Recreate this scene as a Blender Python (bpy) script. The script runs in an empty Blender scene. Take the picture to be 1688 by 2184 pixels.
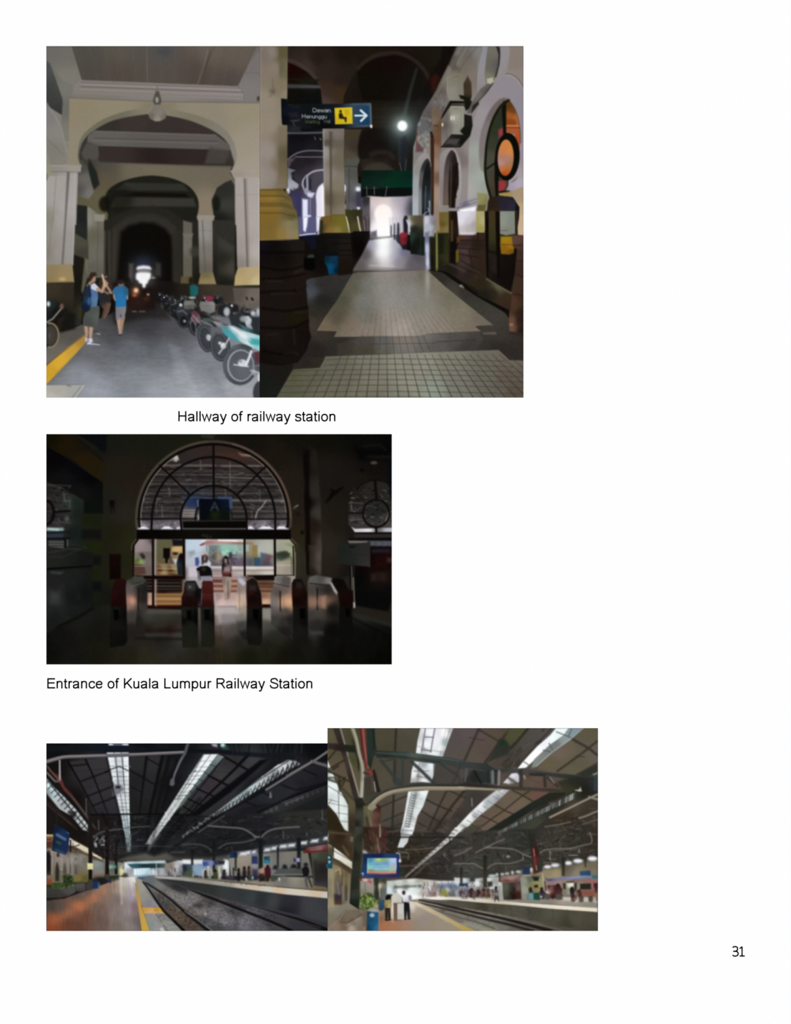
# A printed document page lying on a desk: white paper, five photographs printed on it, captions.
# The page is flat, so each photograph is built as flat ink laid on the sheet at its real place and size.
import math, random
import numpy as np

STEP = 1.2            # spacing of the print's vertex lattice, in page units (1 unit = 1/200 inch)
PICS = []

def hexc(s):
    return np.array([int(s[i:i + 2], 16) for i in (0, 2, 4)], float)

def nums(s):
    if isinstance(s, str):
        v = [float(t) for t in s.replace(',', ' ').split()]
        return [(v[i], v[i + 1]) for i in range(0, len(v), 2)]
    return list(s)

def spline(pts, closed, n=6):
    m = len(pts)
    out = []
    rng = range(m) if closed else range(m - 1)
    for i in rng:
        if closed:
            a, b, c, d = pts[(i - 1) % m], pts[i], pts[(i + 1) % m], pts[(i + 2) % m]
        else:
            a, b, c, d = pts[max(i - 1, 0)], pts[i], pts[i + 1], pts[min(i + 2, m - 1)]
        for k in range(n):
            t = k / n
            out.append(tuple(0.5 * ((2 * b[j]) + (-a[j] + c[j]) * t + (2 * a[j] - 5 * b[j] + 4 * c[j] - d[j]) * t * t
                                    + (-a[j] + 3 * b[j] - 3 * c[j] + d[j]) * t ** 3) for j in (0, 1)))
    if not closed:
        out.append(pts[-1])
    return out

def arch(top, rest):                          # a smooth arch curve closed by straight jambs
    return spline(nums(top), False, 6) + nums(rest)

def value_noise(X, Y, sx, sy, seed):
    r = np.random.RandomState(seed)
    T = r.rand(64, 64)
    u, v = X / sx, Y / sy
    i, j = np.floor(u).astype(int), np.floor(v).astype(int)
    fu, fv = u - i, v - j
    fu, fv = fu * fu * (3 - 2 * fu), fv * fv * (3 - 2 * fv)
    g = lambda a, b: T[a % 64, b % 64]
    return (g(i, j) * (1 - fu) * (1 - fv) + g(i + 1, j) * fu * (1 - fv) + g(i, j + 1) * (1 - fu) * fv + g(i + 1, j + 1) * fu * fv) - 0.5

class Node:
    def __init__(s, pic, name, parent=None, label=None, cat=None, group=None, kind=None):
        s.pic, s.name, s.parent, s.label, s.cat, s.group, s.kind = pic, name, parent, label, cat, group, kind
        s.idx = len(pic.nodes)
        pic.nodes.append(s)
    def part(s, name, label=None, kind=None):
        return Node(s.pic, name, s, label, None, None, kind)

class Pic:
    def __init__(s, x0, y0, x1, y1, label):
        s.box = (x0, y0, x1, y1)
        s.nx, s.ny = int(round((x1 - x0) / STEP)) + 1, int(round((y1 - y0) / STEP)) + 1
        s.xs, s.ys = np.linspace(x0, x1, s.nx), np.linspace(y0, y1, s.ny)
        s.rgb = np.zeros((s.ny, s.nx, 3))
        s.ids = np.zeros((s.ny, s.nx), int)
        s.nodes = []
        s.ox, s.oy, s.k = 0., 0., 1.
        s.root = Node(s, 'photograph', label=label, cat='photograph', group=None)
        s.cur = s.root
        PICS.append(s)
    def at(s, ox, oy, k):                       # local drawing units of one part of the print
        s.ox, s.oy, s.k = ox, oy, k
    def thing(s, name, label, cat, group=None):
        s.cur = Node(s, name, None, label, cat, group)
        return s.cur
    def part(s, name, label=None, kind=None):   # a part of the photograph itself (its printed setting)
        s.cur = s.root.part(name, label, kind)
        return s.cur
    def use(s, n):
        s.cur = n
        return n
    def _pts(s, pts, smooth, closed):
        q = nums(pts)
        if smooth:
            q = spline(q, closed)
        return [(s.ox + x / s.k, s.oy + y / s.k) for x, y in q]
    def _win(s, x0, y0, x1, y1):
        i0, i1 = np.searchsorted(s.xs, [x0, x1])
        j0, j1 = np.searchsorted(s.ys, [y0, y1])
        return max(i0 - 1, 0), min(i1 + 1, s.nx), max(j0 - 1, 0), min(j1 + 1, s.ny)
    def _col(s, col, X, Y):
        if isinstance(col, str) and len(col) > 7:      # "x y rrggbb, x y rrggbb": ink blended between swatches
            acc, wt = 0, 0
            q = [it.split() for it in col.split(',')]
            q = [(s.ox + float(a) / s.k, s.oy + float(b) / s.k, c) for a, b, c in q]
            nn = sorted(min([math.hypot(a[0] - b[0], a[1] - b[1]) for b in q if b is not a] or [20]) for a in q)[len(q) // 2]
            for a, b, c in q:
                d = (X - a) ** 2 + (Y - b) ** 2
                w = (1 / (d + (0.55 * nn) ** 2 + 1)) ** 2
                acc = acc + w[..., None] * hexc(c)
                wt = wt + w
            return acc / wt[..., None]
        return hexc(col)
    def _put(s, w, cov, col, a, X, Y, nid):
        i0, i1, j0, j1 = w
        m = (cov * a)[..., None]
        R = s.rgb[j0:j1, i0:i1]
        s.rgb[j0:j1, i0:i1] = R * (1 - m) + s._col(col, X, Y) * m
        if nid is not None:
            I = s.ids[j0:j1, i0:i1]
            I[m[..., 0] >= 0.45] = nid
    def _grid(s, w):
        i0, i1, j0, j1 = w
        return np.meshgrid(s.xs[i0:i1], s.ys[j0:j1])
    def _nid(s, n):
        if n == 0: return None
        return (s.cur if n is None else n).idx
    def P(s, pts, col, f=1.6, a=1.0, n=None, sm=False, tex=None):      # filled outline
        q = s._pts(pts, sm, True)
        xx, yy = [p[0] for p in q], [p[1] for p in q]
        w = s._win(min(xx) - f, min(yy) - f, max(xx) + f, max(yy) + f)
        if w[0] >= w[1] or w[2] >= w[3]: return
        X, Y = s._grid(w)
        d2 = np.full(X.shape, 1e9)
        ins = np.zeros(X.shape, bool)
        m = len(q)
        for i in range(m):
            ax, ay = q[i]; bx, by = q[(i + 1) % m]
            dx, dy = bx - ax, by - ay
            L = dx * dx + dy * dy
            if L < 1e-12: continue
            t = np.clip(((X - ax) * dx + (Y - ay) * dy) / L, 0, 1)
            d2 = np.minimum(d2, (X - ax - t * dx) ** 2 + (Y - ay - t * dy) ** 2)
            if dy != 0:
                c = ((ay <= Y) & (by > Y)) | ((by <= Y) & (ay > Y))
                ins ^= c & (X < ax + (Y - ay) * dx / dy)
        d = np.sqrt(d2)
        sd = np.where(ins, d, -d)
        cov = np.clip(0.5 + sd / f, 0, 1)
        if tex is not None:
            cov = cov * tex(X, Y)
        s._put(w, cov, col, a, X, Y, s._nid(n))
    def R(s, x0, y0, x1, y1, col, **kw):
        s.P([(x0, y0), (x1, y0), (x1, y1), (x0, y1)], col, **kw)
    def L(s, pts, wd, col, f=1.6, a=1.0, n=None, sm=False):             # stroke
        q = s._pts(pts, sm, False)
        w0, w1 = (wd if isinstance(wd, tuple) else (wd, wd))
        w0, w1 = w0 / s.k, w1 / s.k
        wm = max(w0, w1) / 2 + f
        xx, yy = [p[0] for p in q], [p[1] for p in q]
        w = s._win(min(xx) - wm, min(yy) - wm, max(xx) + wm, max(yy) + wm)
        if w[0] >= w[1] or w[2] >= w[3]: return
        X, Y = s._grid(w)
        best = np.full(X.shape, -1e9)
        m = len(q) - 1
        for i in range(m):
            ax, ay = q[i]; bx, by = q[i + 1]
            dx, dy = bx - ax, by - ay
            Ln = max(dx * dx + dy * dy, 1e-9)
            t = np.clip(((X - ax) * dx + (Y - ay) * dy) / Ln, 0, 1)
            hw = (w0 + (w1 - w0) * (i + t) / m) / 2
            best = np.maximum(best, hw - np.hypot(X - ax - t * dx, Y - ay - t * dy))
        cov = np.clip(0.5 + best / f, 0, 1)
        thin = min(1.0, max(w0, w1) / 0.8)
        s._put(w, cov * thin, col, a, X, Y, s._nid(n))
    def E(s, cx, cy, rx, ry, col, **kw):                                   # ellipse
        rot = math.radians(kw.pop('rot', 0)); N = kw.pop('seg', 20)
        c, sn = math.cos(rot), math.sin(rot)
        s.P([(cx + rx * math.cos(t) * c - ry * math.sin(t) * sn, cy + rx * math.cos(t) * sn + ry * math.sin(t) * c)
             for t in [2 * math.pi * i / N for i in range(N)]], col, **kw)
    def A(s, cx, cy, rx, ry, a0, a1, wd, col, **kw):                       # arc stroke (degrees, 0 = right, 90 = up)
        rot = math.radians(kw.pop('rot', 0))
        c, sn = math.cos(rot), math.sin(rot)
        N = kw.pop('seg', 28)
        pts = []
        for i in range(N + 1):
            t = math.radians(a0 + (a1 - a0) * i / N)
            x, y = rx * math.cos(t), -ry * math.sin(t)
            pts.append((cx + x * c - y * sn, cy + x * sn + y * c))
        s.L(pts, wd, col, **kw)
    def G(s, cx, cy, rx, ry, col, a=1.0, n=0):                             # f bloom of ink
        X0, Y0 = s.ox + cx / s.k, s.oy + cy / s.k
        rx, ry = rx / s.k, ry / s.k
        w = s._win(X0 - 3 * rx, Y0 - 3 * ry, X0 + 3 * rx, Y0 + 3 * ry)
        if w[0] >= w[1] or w[2] >= w[3]: return
        X, Y = s._grid(w)
        cov = np.exp(-(((X - X0) / rx) ** 2 + ((Y - Y0) / ry) ** 2))
        s._put(w, cov, col, a, X, Y, s._nid(n))
    def N(s, x0, y0, x1, y1, amp, sx, sy, seed=1, rot=0, f=14):          # mottling of the ink
        x0, y0, x1, y1 = s.ox + x0 / s.k, s.oy + y0 / s.k, s.ox + x1 / s.k, s.oy + y1 / s.k
        w = s._win(x0, y0, x1, y1)
        if w[0] >= w[1] or w[2] >= w[3]: return
        X, Y = s._grid(w)
        r = math.radians(rot)
        U, V = X * math.cos(r) + Y * math.sin(r), -X * math.sin(r) + Y * math.cos(r)
        m = value_noise(U, V, sx, sy, seed) * 2
        e = np.clip(np.minimum(np.minimum(X - x0, x1 - X), np.minimum(Y - y0, y1 - Y)) / f + 0.3, 0, 1)
        i0, i1, j0, j1 = w
        R = s.rgb[j0:j1, i0:i1]
        s.rgb[j0:j1, i0:i1] = np.clip(R + amp * (m * e)[..., None] * (0.35 + R / 150), 0, 255)
    def scatter(s, x0, y0, x1, y1, count, size, cols, seed, asp=1.0, a=0.8, n=0, poly=None):
        r = random.Random(seed)
        for _ in range(count):
            x, y = r.uniform(x0, x1), r.uniform(y0, y1)
            q = size * r.uniform(0.5, 1.3)
            s.E(x, y, q, q * asp * r.uniform(.6, 1.4), r.choice(cols), a=a, n=n, rot=r.uniform(-40, 40), seg=8)
    def finish(s, sig=0.55, sat=0.9):
        g = s.rgb @ np.array([.3, .59, .11])
        R = g[..., None] + (s.rgb - g[..., None]) * sat
        kx = np.exp(-0.5 * (np.arange(-2, 3) * STEP / sig) ** 2) if sig > 0 else np.array([0, 0, 1, 0, 0])
        kx /= kx.sum()
        for ax in (0, 1):
            pad = [(0, 0)] * 3; pad[ax] = (2, 2)
            Q = np.pad(R, pad, mode='edge')
            R = sum(kx[i] * (Q[i:i + R.shape[0]] if ax == 0 else Q[:, i:i + R.shape[1]]) for i in range(5))
        X, Y = np.meshgrid(s.xs, s.ys)
        for c in range(3):
            R[..., c] += value_noise(X, Y, 5, 5, 11 + c) * 3.0
        s.rgb = np.clip(R, 0, 255)

# single-stroke lettering for the printed signs (unit box, y down, baseline 1, x-height .35)
GL = {
 'D': ['0 0 0 1 .35 1 .62 .75 .62 .25 .35 0 0 0'], 'M': ['0 1 0 0 .35 .7 .7 0 .7 1'], 'W': ['0 0 .2 1 .42 .2 .64 1 .85 0'],
 'H': ['0 0 0 1', '.6 0 .6 1', '0 .5 .6 .5'], 'A': ['0 1 .33 0 .66 1', '.14 .62 .52 .62'],
 'e': ['0 .66 .5 .66 .45 .4 .25 .34 .04 .45 0 .7 .1 .95 .3 1 .5 .9'], 'w': ['0 .35 .15 1 .32 .4 .5 1 .65 .35'],
 'a': ['.05 .4 .3 .34 .45 .5 .45 1', '.45 .62 .1 .65 .02 .85 .15 1 .35 .97 .45 .8'], 'n': ['0 .35 0 1', '0 .5 .25 .35 .42 .48 .42 1'],
 'u': ['0 .35 0 .85 .18 1 .42 .85 .42 .35', '.42 .8 .42 1'], 'g': ['.42 .35 .42 1.1 .25 1.3 .03 1.22', '.42 .5 .2 .35 0 .6 .1 .95 .3 .98 .42 .8'],
 'i': ['0 .35 0 1', '0 .08 0 .14'], 't': ['.15 .1 .15 .9 .32 1', '0 .36 .32 .36'], 'l': ['0 0 0 1'],
}
ADV = {'D': .82, 'M': .92, 'W': 1.0, 'H': .82, 'A': .8, 'e': .66, 'w': .8, 'a': .64, 'n': .62, 'u': .62, 'g': .62, 'i': .22, 't': .45, 'l': .22, ' ': .35}
def lettering(p, text, x, y, h, wd, col, sx=1.0, a=1.0, slope=0.0, n=None):
    cx = x
    for ch in text:
        for st in GL.get(ch, []):
            p.L([(cx + u * h * sx, y + v * h + (cx - x + u * h * sx) * slope) for u, v in nums(st)], wd, col, a=a, n=n, f=1.2)
        cx += ADV[ch] * h * sx

# ---------------------------------------------------------------- photograph 1: arcade with parked motorcycles
p=Pic(99,98.5,554,848,'photograph of a shaded arcade lined with motorcycles, upper left')
A1, A2=(90,90,3.5915),(90,470,3.5915)
p.at(*A1)
p.part('ceiling')
p.R(0,0,1700,2800,'0f0e0c',n=p.root)
p.P('30 30 1680 30 1680 500 200 440 30 500','60 60 6a6762,200 60 6c6a62,200 300 7a786c,260 400 7c756c,1600 60 6a6560,1640 200 77706e,1600 400 7d7673,900 400 827a76')
p.part('beam','grey ceiling beam at the upper right');p.P('1500 30 1690 30 1690 480 1500 480','1640 60 6a6560,1640 200 77706e,1600 400 7d7673')
p.part('ceiling_panel','grey plank ceiling panel framed by beams')
p.P('226 30 1648 30 1500 338 305 292','300 80 4c4d45,330 250 4d473f,600 60 595349,600 250 51483f,900 60 55504c,900 250 544b44,1300 60 655b50,1200 250 4f453e,1500 100 63594e,1450 300 4f4640')
for i in range(26):
    x=250 + i * 55
    p.L([(x,30),(905 + (x - 905) * .86,335)],5,'453e37' if i % 2 else '6a6158',a=.22,n=0)
p.L('802 30 806 310',6,'6d665e',a=.7,n=0);p.L('1268 60 1240 180 1190 325',7,'837a6e',a=.5,n=0);p.L('1320 30 1262 170 1225 325',5,'3d372f',a=.6,n=0);p.L('1290 60 1250 200',8,'3d372f',a=.5,n=0)
p.G(930,75,60,40,'45474a',a=.9)
p.L('230 40 305 292',6,'55524a',n=0,a=.6);p.L('305 293 1500 338',6,'443d38',n=0,a=.8)
p.part('side_opening','dark opening high on the left wall')
p.P('30 140 62 165 120 300 158 430 148 650 30 462','60 200 4a4d50,130 350 454744,60 400 3b3c38,120 560 35352f')
p.part('wall','cream painted wall on the left')
p.P('28 480 215 600 215 950 110 1010 28 1010','60 560 7b7a76,120 700 84827a,60 950 8a8674,190 700 7b766b')
p.P('62 165 150 290 240 330 215 440 205 760 170 760 145 640 158 440','110 260 6d6c63,180 350 77746b,180 500 686761,180 700 7b766b')
p.P('30 462 140 640 205 880 205 940 62 940 30 800','60 560 7b7a76,120 700 84827a,90 820 7c796e,180 900 817d72')
p.L('35 462 145 650 200 870',8,'9a978d',a=.5,n=0);p.L('35 740 165 862',6,'66645c',a=.6,n=0)
p.L('160 760 205 770',10,'8b867c',a=.7,n=0)
p.part('trim','moulded cornice above the front arch')
p.P('240 330 300 290 1500 338 1545 385 1545 440 240 395','260 340 817a74,900 350 867d79,1500 390 8b8380')
for y, c, a in ((18,'6d6460',.8),(34,'958c86',.8),(50,'625a55',.8),(70,'8f8680',.7),(88,'7d756c',.7)):
    p.L([(300,290 + y),(900,308 + y + 4),(1540,334 + y)],9, c,a=a,n=0)
p.P('1545 385 1500 338 1648 80 1670 80 1670 450 1540 440','1600 200 736d6a,1600 360 7c7573')
p.L('1540 235 1670 235',4,'5d5855',a=.7,n=0);p.L('1500 338 1545 390 1545 440',5,'6b6461',a=.7,n=0)
p.P('1645 420 1670 410 1670 450 1645 450','46423a',n=0)
# front arch wall
p.part('wall','cream front wall pierced by the nearest horseshoe arch')
p.P('208 432 900 462 1680 470 1680 1060 1450 1000 1200 1050 240 1000 190 940 205 760','260 500 8b8067,600 500 8e836c,240 800 8c836e,900 490 7f765f,1150 520 8e836f,1500 520 93886f,1560 800 9a8f7c,1350 580 8a8170,1600 950 a09486')
p.L('210 424 900 456 1680 462',10,'6e6858',a=.8,n=0);p.L('210 438 860 467 1680 476',5,'8f8671',a=.7,n=0)
p.part('arch_soffit','grey underside of the nearest arch')
p.P(arch('300 965 278 900 274 850 288 760 335 685 450 600 600 540 740 510 880 503 960 510 1130 545 1290 598 1400 668 1468 765 1490 860 1482 930 1450 985','1440 1050 300 1050'),'300 760 716d5d,500 590 6d6957,880 530 807a68,1200 585 79735f,1400 690 7f796c,1480 860 868073,280 900 55503e',sm=False)
p.part('ceiling_panel','dark ceiling seen through the nearest arch')
p.P(arch('310 965 285 880 300 790 345 720 430 655 560 595 760 557 880 553 1050 580 1180 618 1330 690 1420 770 1460 880 1470 930 1448 990','1475 1050 1480 1380 250 1380 270 1050'),
    '500 640 332e28,700 610 3d3430,900 640 37302d,1200 660 3a302c,450 850 3b3532,700 860 332a28,900 870 2b2321,1200 860 312826,340 800 36332e,1400 850 3f3a36,1410 960 2e2a24',f=2)
p.part('beam','grey ceiling beam behind the nearest arch')
p.P('400 678 1330 708 1440 790 1440 830 430 795 345 760 350 720','400 720 605c56,900 740 5b5552,1300 750 5d5652')
p.L('395 682 1330 712',9,'6a655e',a=.8,n=0);p.L('400 735 1345 760',6,'463f3b',a=.8,n=0);p.L('395 752 1345 775',10,'6e6864',a=.6,n=0)
p.P('345 760 470 790 420 905 320 900 300 850','54504b',f=6,n=0,a=.8)
p.P('1280 800 1440 830 1400 930 1250 930','47423d',f=6,n=0,a=.8)
p.P('430 800 1270 825 1230 930 440 905','600 850 372d2a,850 880 281f1d,1100 860 302624',n=0,f=3)
p.L('430 800 1280 825',7,'2b2421',a=.6,n=0)
# second arch wall
p.part('wall','second arch wall, dimmer cream')
p.P('300 900 430 905 440 920 1240 945 1450 950 1440 1000 1475 1060 1480 1390 230 1390 280 1000','480 940 4d4843,480 1050 5d523d,700 980 6a6350,850 1000 6d6652,1150 1000 6b6453,1380 1030 6b6252,1260 1250 857762,450 1200 5f593f,350 960 3b3731')
p.L('600 930 1450 960',12,'5d574b',a=.8,n=0)
p.P('360 890 420 1000 440 1090 400 1130 380 1090 350 960','20241f',f=4,n=0)
p.P('300 900 345 950 395 1150 360 1200 270 1180 270 1020','300 960 47453f,330 1050 67645d,300 1130 4e4b46,350 1150 76736c',f=3,n=0)
p.part('archway','dark second archway of the receding passage')
p.P(arch('505 1320 480 1250 485 1180 520 1120 600 1070 720 1035 850 1022 1000 1045 1120 1100 1185 1180 1200 1260 1185 1345','1200 1395 500 1395'),'0 0 1e1e18',f=2)
p.P('640 1075 1080 1085 1120 1140 560 1135','0 0 2f2f29',f=4,n=0)
p.P('560 1185 1160 1195 1180 1260 520 1260','0 0 37352e',f=6,n=0)
p.P('700 1150 1100 1160 1130 1190 620 1180','120f0a',f=4,n=0)
p.E(600,1200,100,90,'15150e',f=20,a=.6,n=0)
p.E(480,1240,45,60,'14120a',f=6,a=.9,n=0)
p.P('1340 1115 1400 1075 1450 1055 1475 1100 1480 1420 1330 1420 1310 1300 1300 1210','1380 1150 2b2b27,1400 1250 3b3b36,1360 1350 1b1c18',sm=False,f=2)
p.E(1335,1235,30,60,'11130c',f=8,a=.8,n=0)
p.at(*A2)
dy=-1364.8
# passage, further arches
p.P('230 0 1480 0 1480 600 230 600','300 100 2a2a26,500 100 201f1b,600 300 161310,900 300 120f0e,1050 100 24221d,1400 100 2f2e29,1400 450 23221c,1250 450 1a1813,400 500 201c17,1100 300 2a261f',f=1,n=p.cur)
p.P('490 0 560 -40 700 -90 850 -110 980 -80 1080 0 1110 100 1090 480 520 480 480 120','25241e',f=5,n=0)
p.P('545 140 560 40 640 -20 760 -50 860 -50 960 -10 1030 60 1050 160 1060 470 520 470','33312b',f=8,n=0,a=.75)
p.P('590 200 600 90 660 40 760 15 860 20 940 60 990 120 1000 220 1000 480 570 480','0d0b08',f=10,n=0)
p.part('column','grey columns receding on the left')
for x0, x1, y0, y1, c, b in ((455,485,80,430,'4a453b',0),(505,525,80,440,'3c372e',0),(540,560,60,430,'38332a',0)):
    p.P([(x0, y0),(x1, y0),(x1, y1),(x0, y1)], c,f=6)
p.P('345 -110 475 -20 470 440 350 440 320 300 345 150','360 0 8b887b,400 100 5f5b4b,430 250 69655a,440 0 6a6554,400 400 5c5a50',f=2)
p.L('430 -20 420 430',5,'4a473d',a=.6,n=0);p.P('395 -45 482 -45 478 -10 470 10 405 5','8a867a',f=2,n=0)
p.P('255 -120 345 -110 345 155 250 100','300 0 1e2220,290 60 252824',f=2,n=0)
p.P('235 90 355 160 355 300 240 260','290 180 4c493d,300 240 403d33',f=3,n=0)
p.P('235 260 330 300 330 430 310 560 300 800 130 830 200 560','300 350 1c1913,250 500 171510,200 650 24201a,250 750 2c2924',f=3,n=0)
p.P('325 300 350 310 350 430 310 560 300 540','6a6653',f=3,n=0,a=.8)
p.part('column','grey columns receding on the right')
p.P('1005 90 1060 80 1060 470 1010 440','2c2821',f=8)
p.P('1080 0 1150 20 1150 430 1080 440','1100 50 5f5a4e,1120 200 6d6860,1110 330 5d584a',f=2.5)
p.P('1075 100 1160 100 1150 130 1085 130','716b5f',f=3,n=0,a=.8)
p.P('1065 430 1150 425 1155 485 1060 485','5b4f33',f=3,n=0)
p.E(1170,240,40,40,'3b3a33',f=8,n=0,a=.8)
p.part('column','second column from the right on a yellow base')
p.P('1195 -40 1312 -40 1305 0 1308 405 1205 405','1230 0 8f8982,1260 80 8d8984,1260 250 777068,1260 380 645e52',f=2)
p.P('1185 -35 1325 -35 1310 0 1195 0','958a7c',f=2,n=0)
p.L('1228 0 1250 400',7,'504b44',a=.8,n=0);p.L('1205 78 1310 80',4,'6c675f',a=.6,n=0);p.L('1290 0 1292 400',4,'77716a',a=.6,n=0)
p.P('1215 400 1310 400 1335 490 1195 492','1250 420 6f6344,1250 470 8e7b4d,1320 470 8d7c55',f=2)
p.P('1345 120 1470 200 1480 520 1345 560','1400 300 22211a,1400 500 1d1a15,1440 200 3c3b35,1450 350 47443b',f=8,n=0)
# stone plinth band right
p.part('wall','dark stone plinth behind the parked motorcycles')
p.P('860 470 1060 485 1330 492 1470 500 1670 520 1670 760 860 760','950 520 14120f,1100 520 241f17,1300 520 41382c,1260 560 342c24,1420 560 3a342c,1560 620 5b5249,1100 650 1a1917',f=3)
p.part('column','nearest right column with twin shafts and yellow base')
p.at(*A1)
p.P('1475 1040 1666 1035 1680 1400 1480 1400','1500 1100 948a83,1620 1100 a2968a,1600 1300 a59a93')
p.P('1440 985 1500 978 1680 978 1680 1040 1470 1048','1480 1010 988c82,1620 1010 a29586',n=p.cur)
p.L('1445 990 1680 985',5,'a79d92',a=.7,n=0);p.L('1470 1046 1680 1040',6,'6c645d',a=.7,n=0)
p.at(*A2)
p.P('1478 -330 1670 -330 1670 365 1494 360','1510 0 a39993,1620 0 aca39e,1520 200 9c938c,1640 250 b3aba4,1530 340 867d75,1640 340 a69c93')
p.P('1545 -320 1558 -320 1582 400 1568 380','60564f',f=3,n=0,a=.9)
p.P('1558 -320 1572 -320 1592 380 1582 400','8a8078',f=3,n=0,a=.7)
p.L('1660 -300 1664 350',6,'b9b0aa',a=.8,n=0);p.L('1480 -195 1665 -200',4,'877d76',a=.6,n=0)
p.P('1500 360 1670 355 1670 495 1472 500 1478 430','1520 380 a8946b,1600 400 b49e73,1640 480 c6b386,1500 480 b7a06a,1560 450 b39c67')
p.L('1472 495 1670 497',6,'9c8a60',a=.5,n=0)
p.P('1460 515 1670 515 1670 690 1480 640','1500 560 564e46,1620 600 6e655b,1640 660 625a52')
p.L('1450 512 1670 512',14,'3c342a',a=.9,n=0)
p.L('1565 590 1572 606',12,'241f1d',n=0);p.L('1607 598 1614 608',16,'1c1816',n=0)
p.part('column','nearest left column with twin shafts and yellow base')
p.at(*A1)
p.P('100 995 275 990 262 1400 55 1400','120 1100 8f8984,230 1050 a19a96,160 1250 99938f,240 1300 96908c')
p.P('35 940 62 935 60 1000 100 1000 80 1400 30 1400','50 1000 8f8b76,70 1200 7d7868,45 1380 a9a27f',n=0)
p.P('68 945 180 938 300 945 296 995 100 1000 70 985','120 965 8d877d,250 970 989288')
p.L('70 945 300 950',7,'a39c8f',a=.8,n=0);p.L('75 992 290 996',6,'6b655f',a=.8,n=0);p.P('180 930 300 935 300 950 180 945','8d8776',n=0)
p.at(*A2)
p.P('60 -340 268 -340 250 100 238 345 28 345 28 -300','60 0 8a8476,100 -200 a29c97,130 0 a29c97,120 250 958f88,210 -100 a8a29f,220 200 99948f,50 250 867f73')
p.P('190 -370 212 -370 185 0 162 340 148 340 172 0','5d5853',f=3.5,n=0,a=.85);p.L('110 -370 90 -100 45 300',5,'77716a',a=.7,n=0);p.L('250 -370 235 340',6,'b3aeaa',a=.6,n=0)
p.P('30 340 232 335 246 470 30 475','70 400 8c7a54,150 450 9c8351,210 380 94825c,60 460 8b774d')
p.E(155,450,25,14,'c7ad74',a=.7,f=6,n=0);p.L('30 478 245 474',7,'7b683f',n=0,a=.8)
p.part('wall','dark stone plinth under the left column')
p.P('28 482 245 480 240 700 200 860 28 900','80 520 3a3226,200 520 30291e,100 700 241f19,200 800 201d18')
p.E(300,700,30,60,'3a3a1e',a=.5,f=10,n=0)
# distant bright end of the passage
p.part('archway','bright far end of the passage')
p.G(775,330,90,70,'26334a',a=.7);p.G(775,420,100,80,'5b5a5c',a=.5)
p.P('665 330 700 330 690 470 665 430','4a4540',f=6,n=0);p.P('870 320 910 330 910 430 870 420','4a4540',f=6,n=0,a=.6)
p.P('722 368 735 352 775 345 820 350 836 366 832 380 780 374 730 382','e9e9ee',f=5);p.R(735,375,828,400,'6a6a6c',f=4)
p.P('722 410 740 400 775 398 826 403 832 420 828 445 815 460 806 482 795 490 789 515 772 518 766 490 745 478 735 462 720 448','ffffff',f=5,sm=True);p.G(776,430,70,60,'c9ccd6',a=.3)
p.L('838 440 866 440',7,'b9b4b0',a=.8,n=0);p.L('850 425 850 450',5,'a09a94',a=.8,n=0)
# road
p.part('floor','grey asphalt roadway')
p.P('28 900 200 840 300 800 420 760 560 700 700 600 860 620 1000 740 1100 800 1400 700 1680 700 1680 1370 28 1370','600 720 2a2827,800 680 2c2a29,500 850 4a4a4e,800 800 3b3b40,1000 850 4b4b50,400 1000 66696f,700 1000 63676e,1000 1000 686c73,300 1200 888d96,700 1200 83888f,1100 1200 93979e,1300 1100 7c8087,400 1340 979ca6,900 1340 989ca4,1200 1330 aaaeb6,1500 1330 9da1a8,80 850 3c3831,200 900 4e4a43,60 950 5b5851',f=3)
p.P('540 700 700 600 860 600 960 700 980 760 820 745 560 790','650 650 1d1816,800 650 211c1b,900 750 252221',f=12,n=0,a=.8)
p.P('980 950 1050 980 1220 1360 1060 1360 1000 1100','a3a7ad',a=.28,f=12,n=0)
p.P('1050 1000 1300 1100 1420 1360 1220 1360','6c7077',a=.25,f=10,n=0)
p.N(30,800,1670,1360,4,14,4,4)
p.N(300,800,1670,1360,2.5,4,3,8)
p.part('pavement','grey kerbside pavement strip')
p.P('28 900 130 855 300 835 315 880 28 1100','60 900 4b4a44,100 1000 68655c,250 870 54504a,50 1080 6d6a61',f=2)
p.L('30 1095 320 880',8,'7b7468',a=.5,n=0)
p.part('painted_line','yellow painted kerb line')
p.P('28 1120 200 970 322 880 340 930 250 1030 110 1180 30 1256','60 1180 cc9b1d,150 1080 dba628,250 1000 c79a2f,310 930 a97f30,40 1240 d79f16',f=2)
p.P('110 1170 240 1040 245 1050 150 1160 70 1230','6b6a66',a=.5,f=6,n=0)
p.L('30 1108 310 890',7,'7d4f26',a=.8,n=0)
p.part('pavement','pale concrete slab at the bottom left corner')
p.P('28 1262 300 1256 325 1262 235 1370 28 1370','100 1300 a8a59c,80 1350 b9b4a6,250 1300 a3a39f',f=2)
p.L('50 1258 320 1258',5,'5f5c58',a=.6,n=0);p.L('322 1262 245 1365',6,'bdbcb8',n=0);p.L('296 1275 225 1365',6,'6a6865',n=0,a=.8);p.L('190 1264 220 1270',10,'7a776e',a=.9,n=0)

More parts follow.
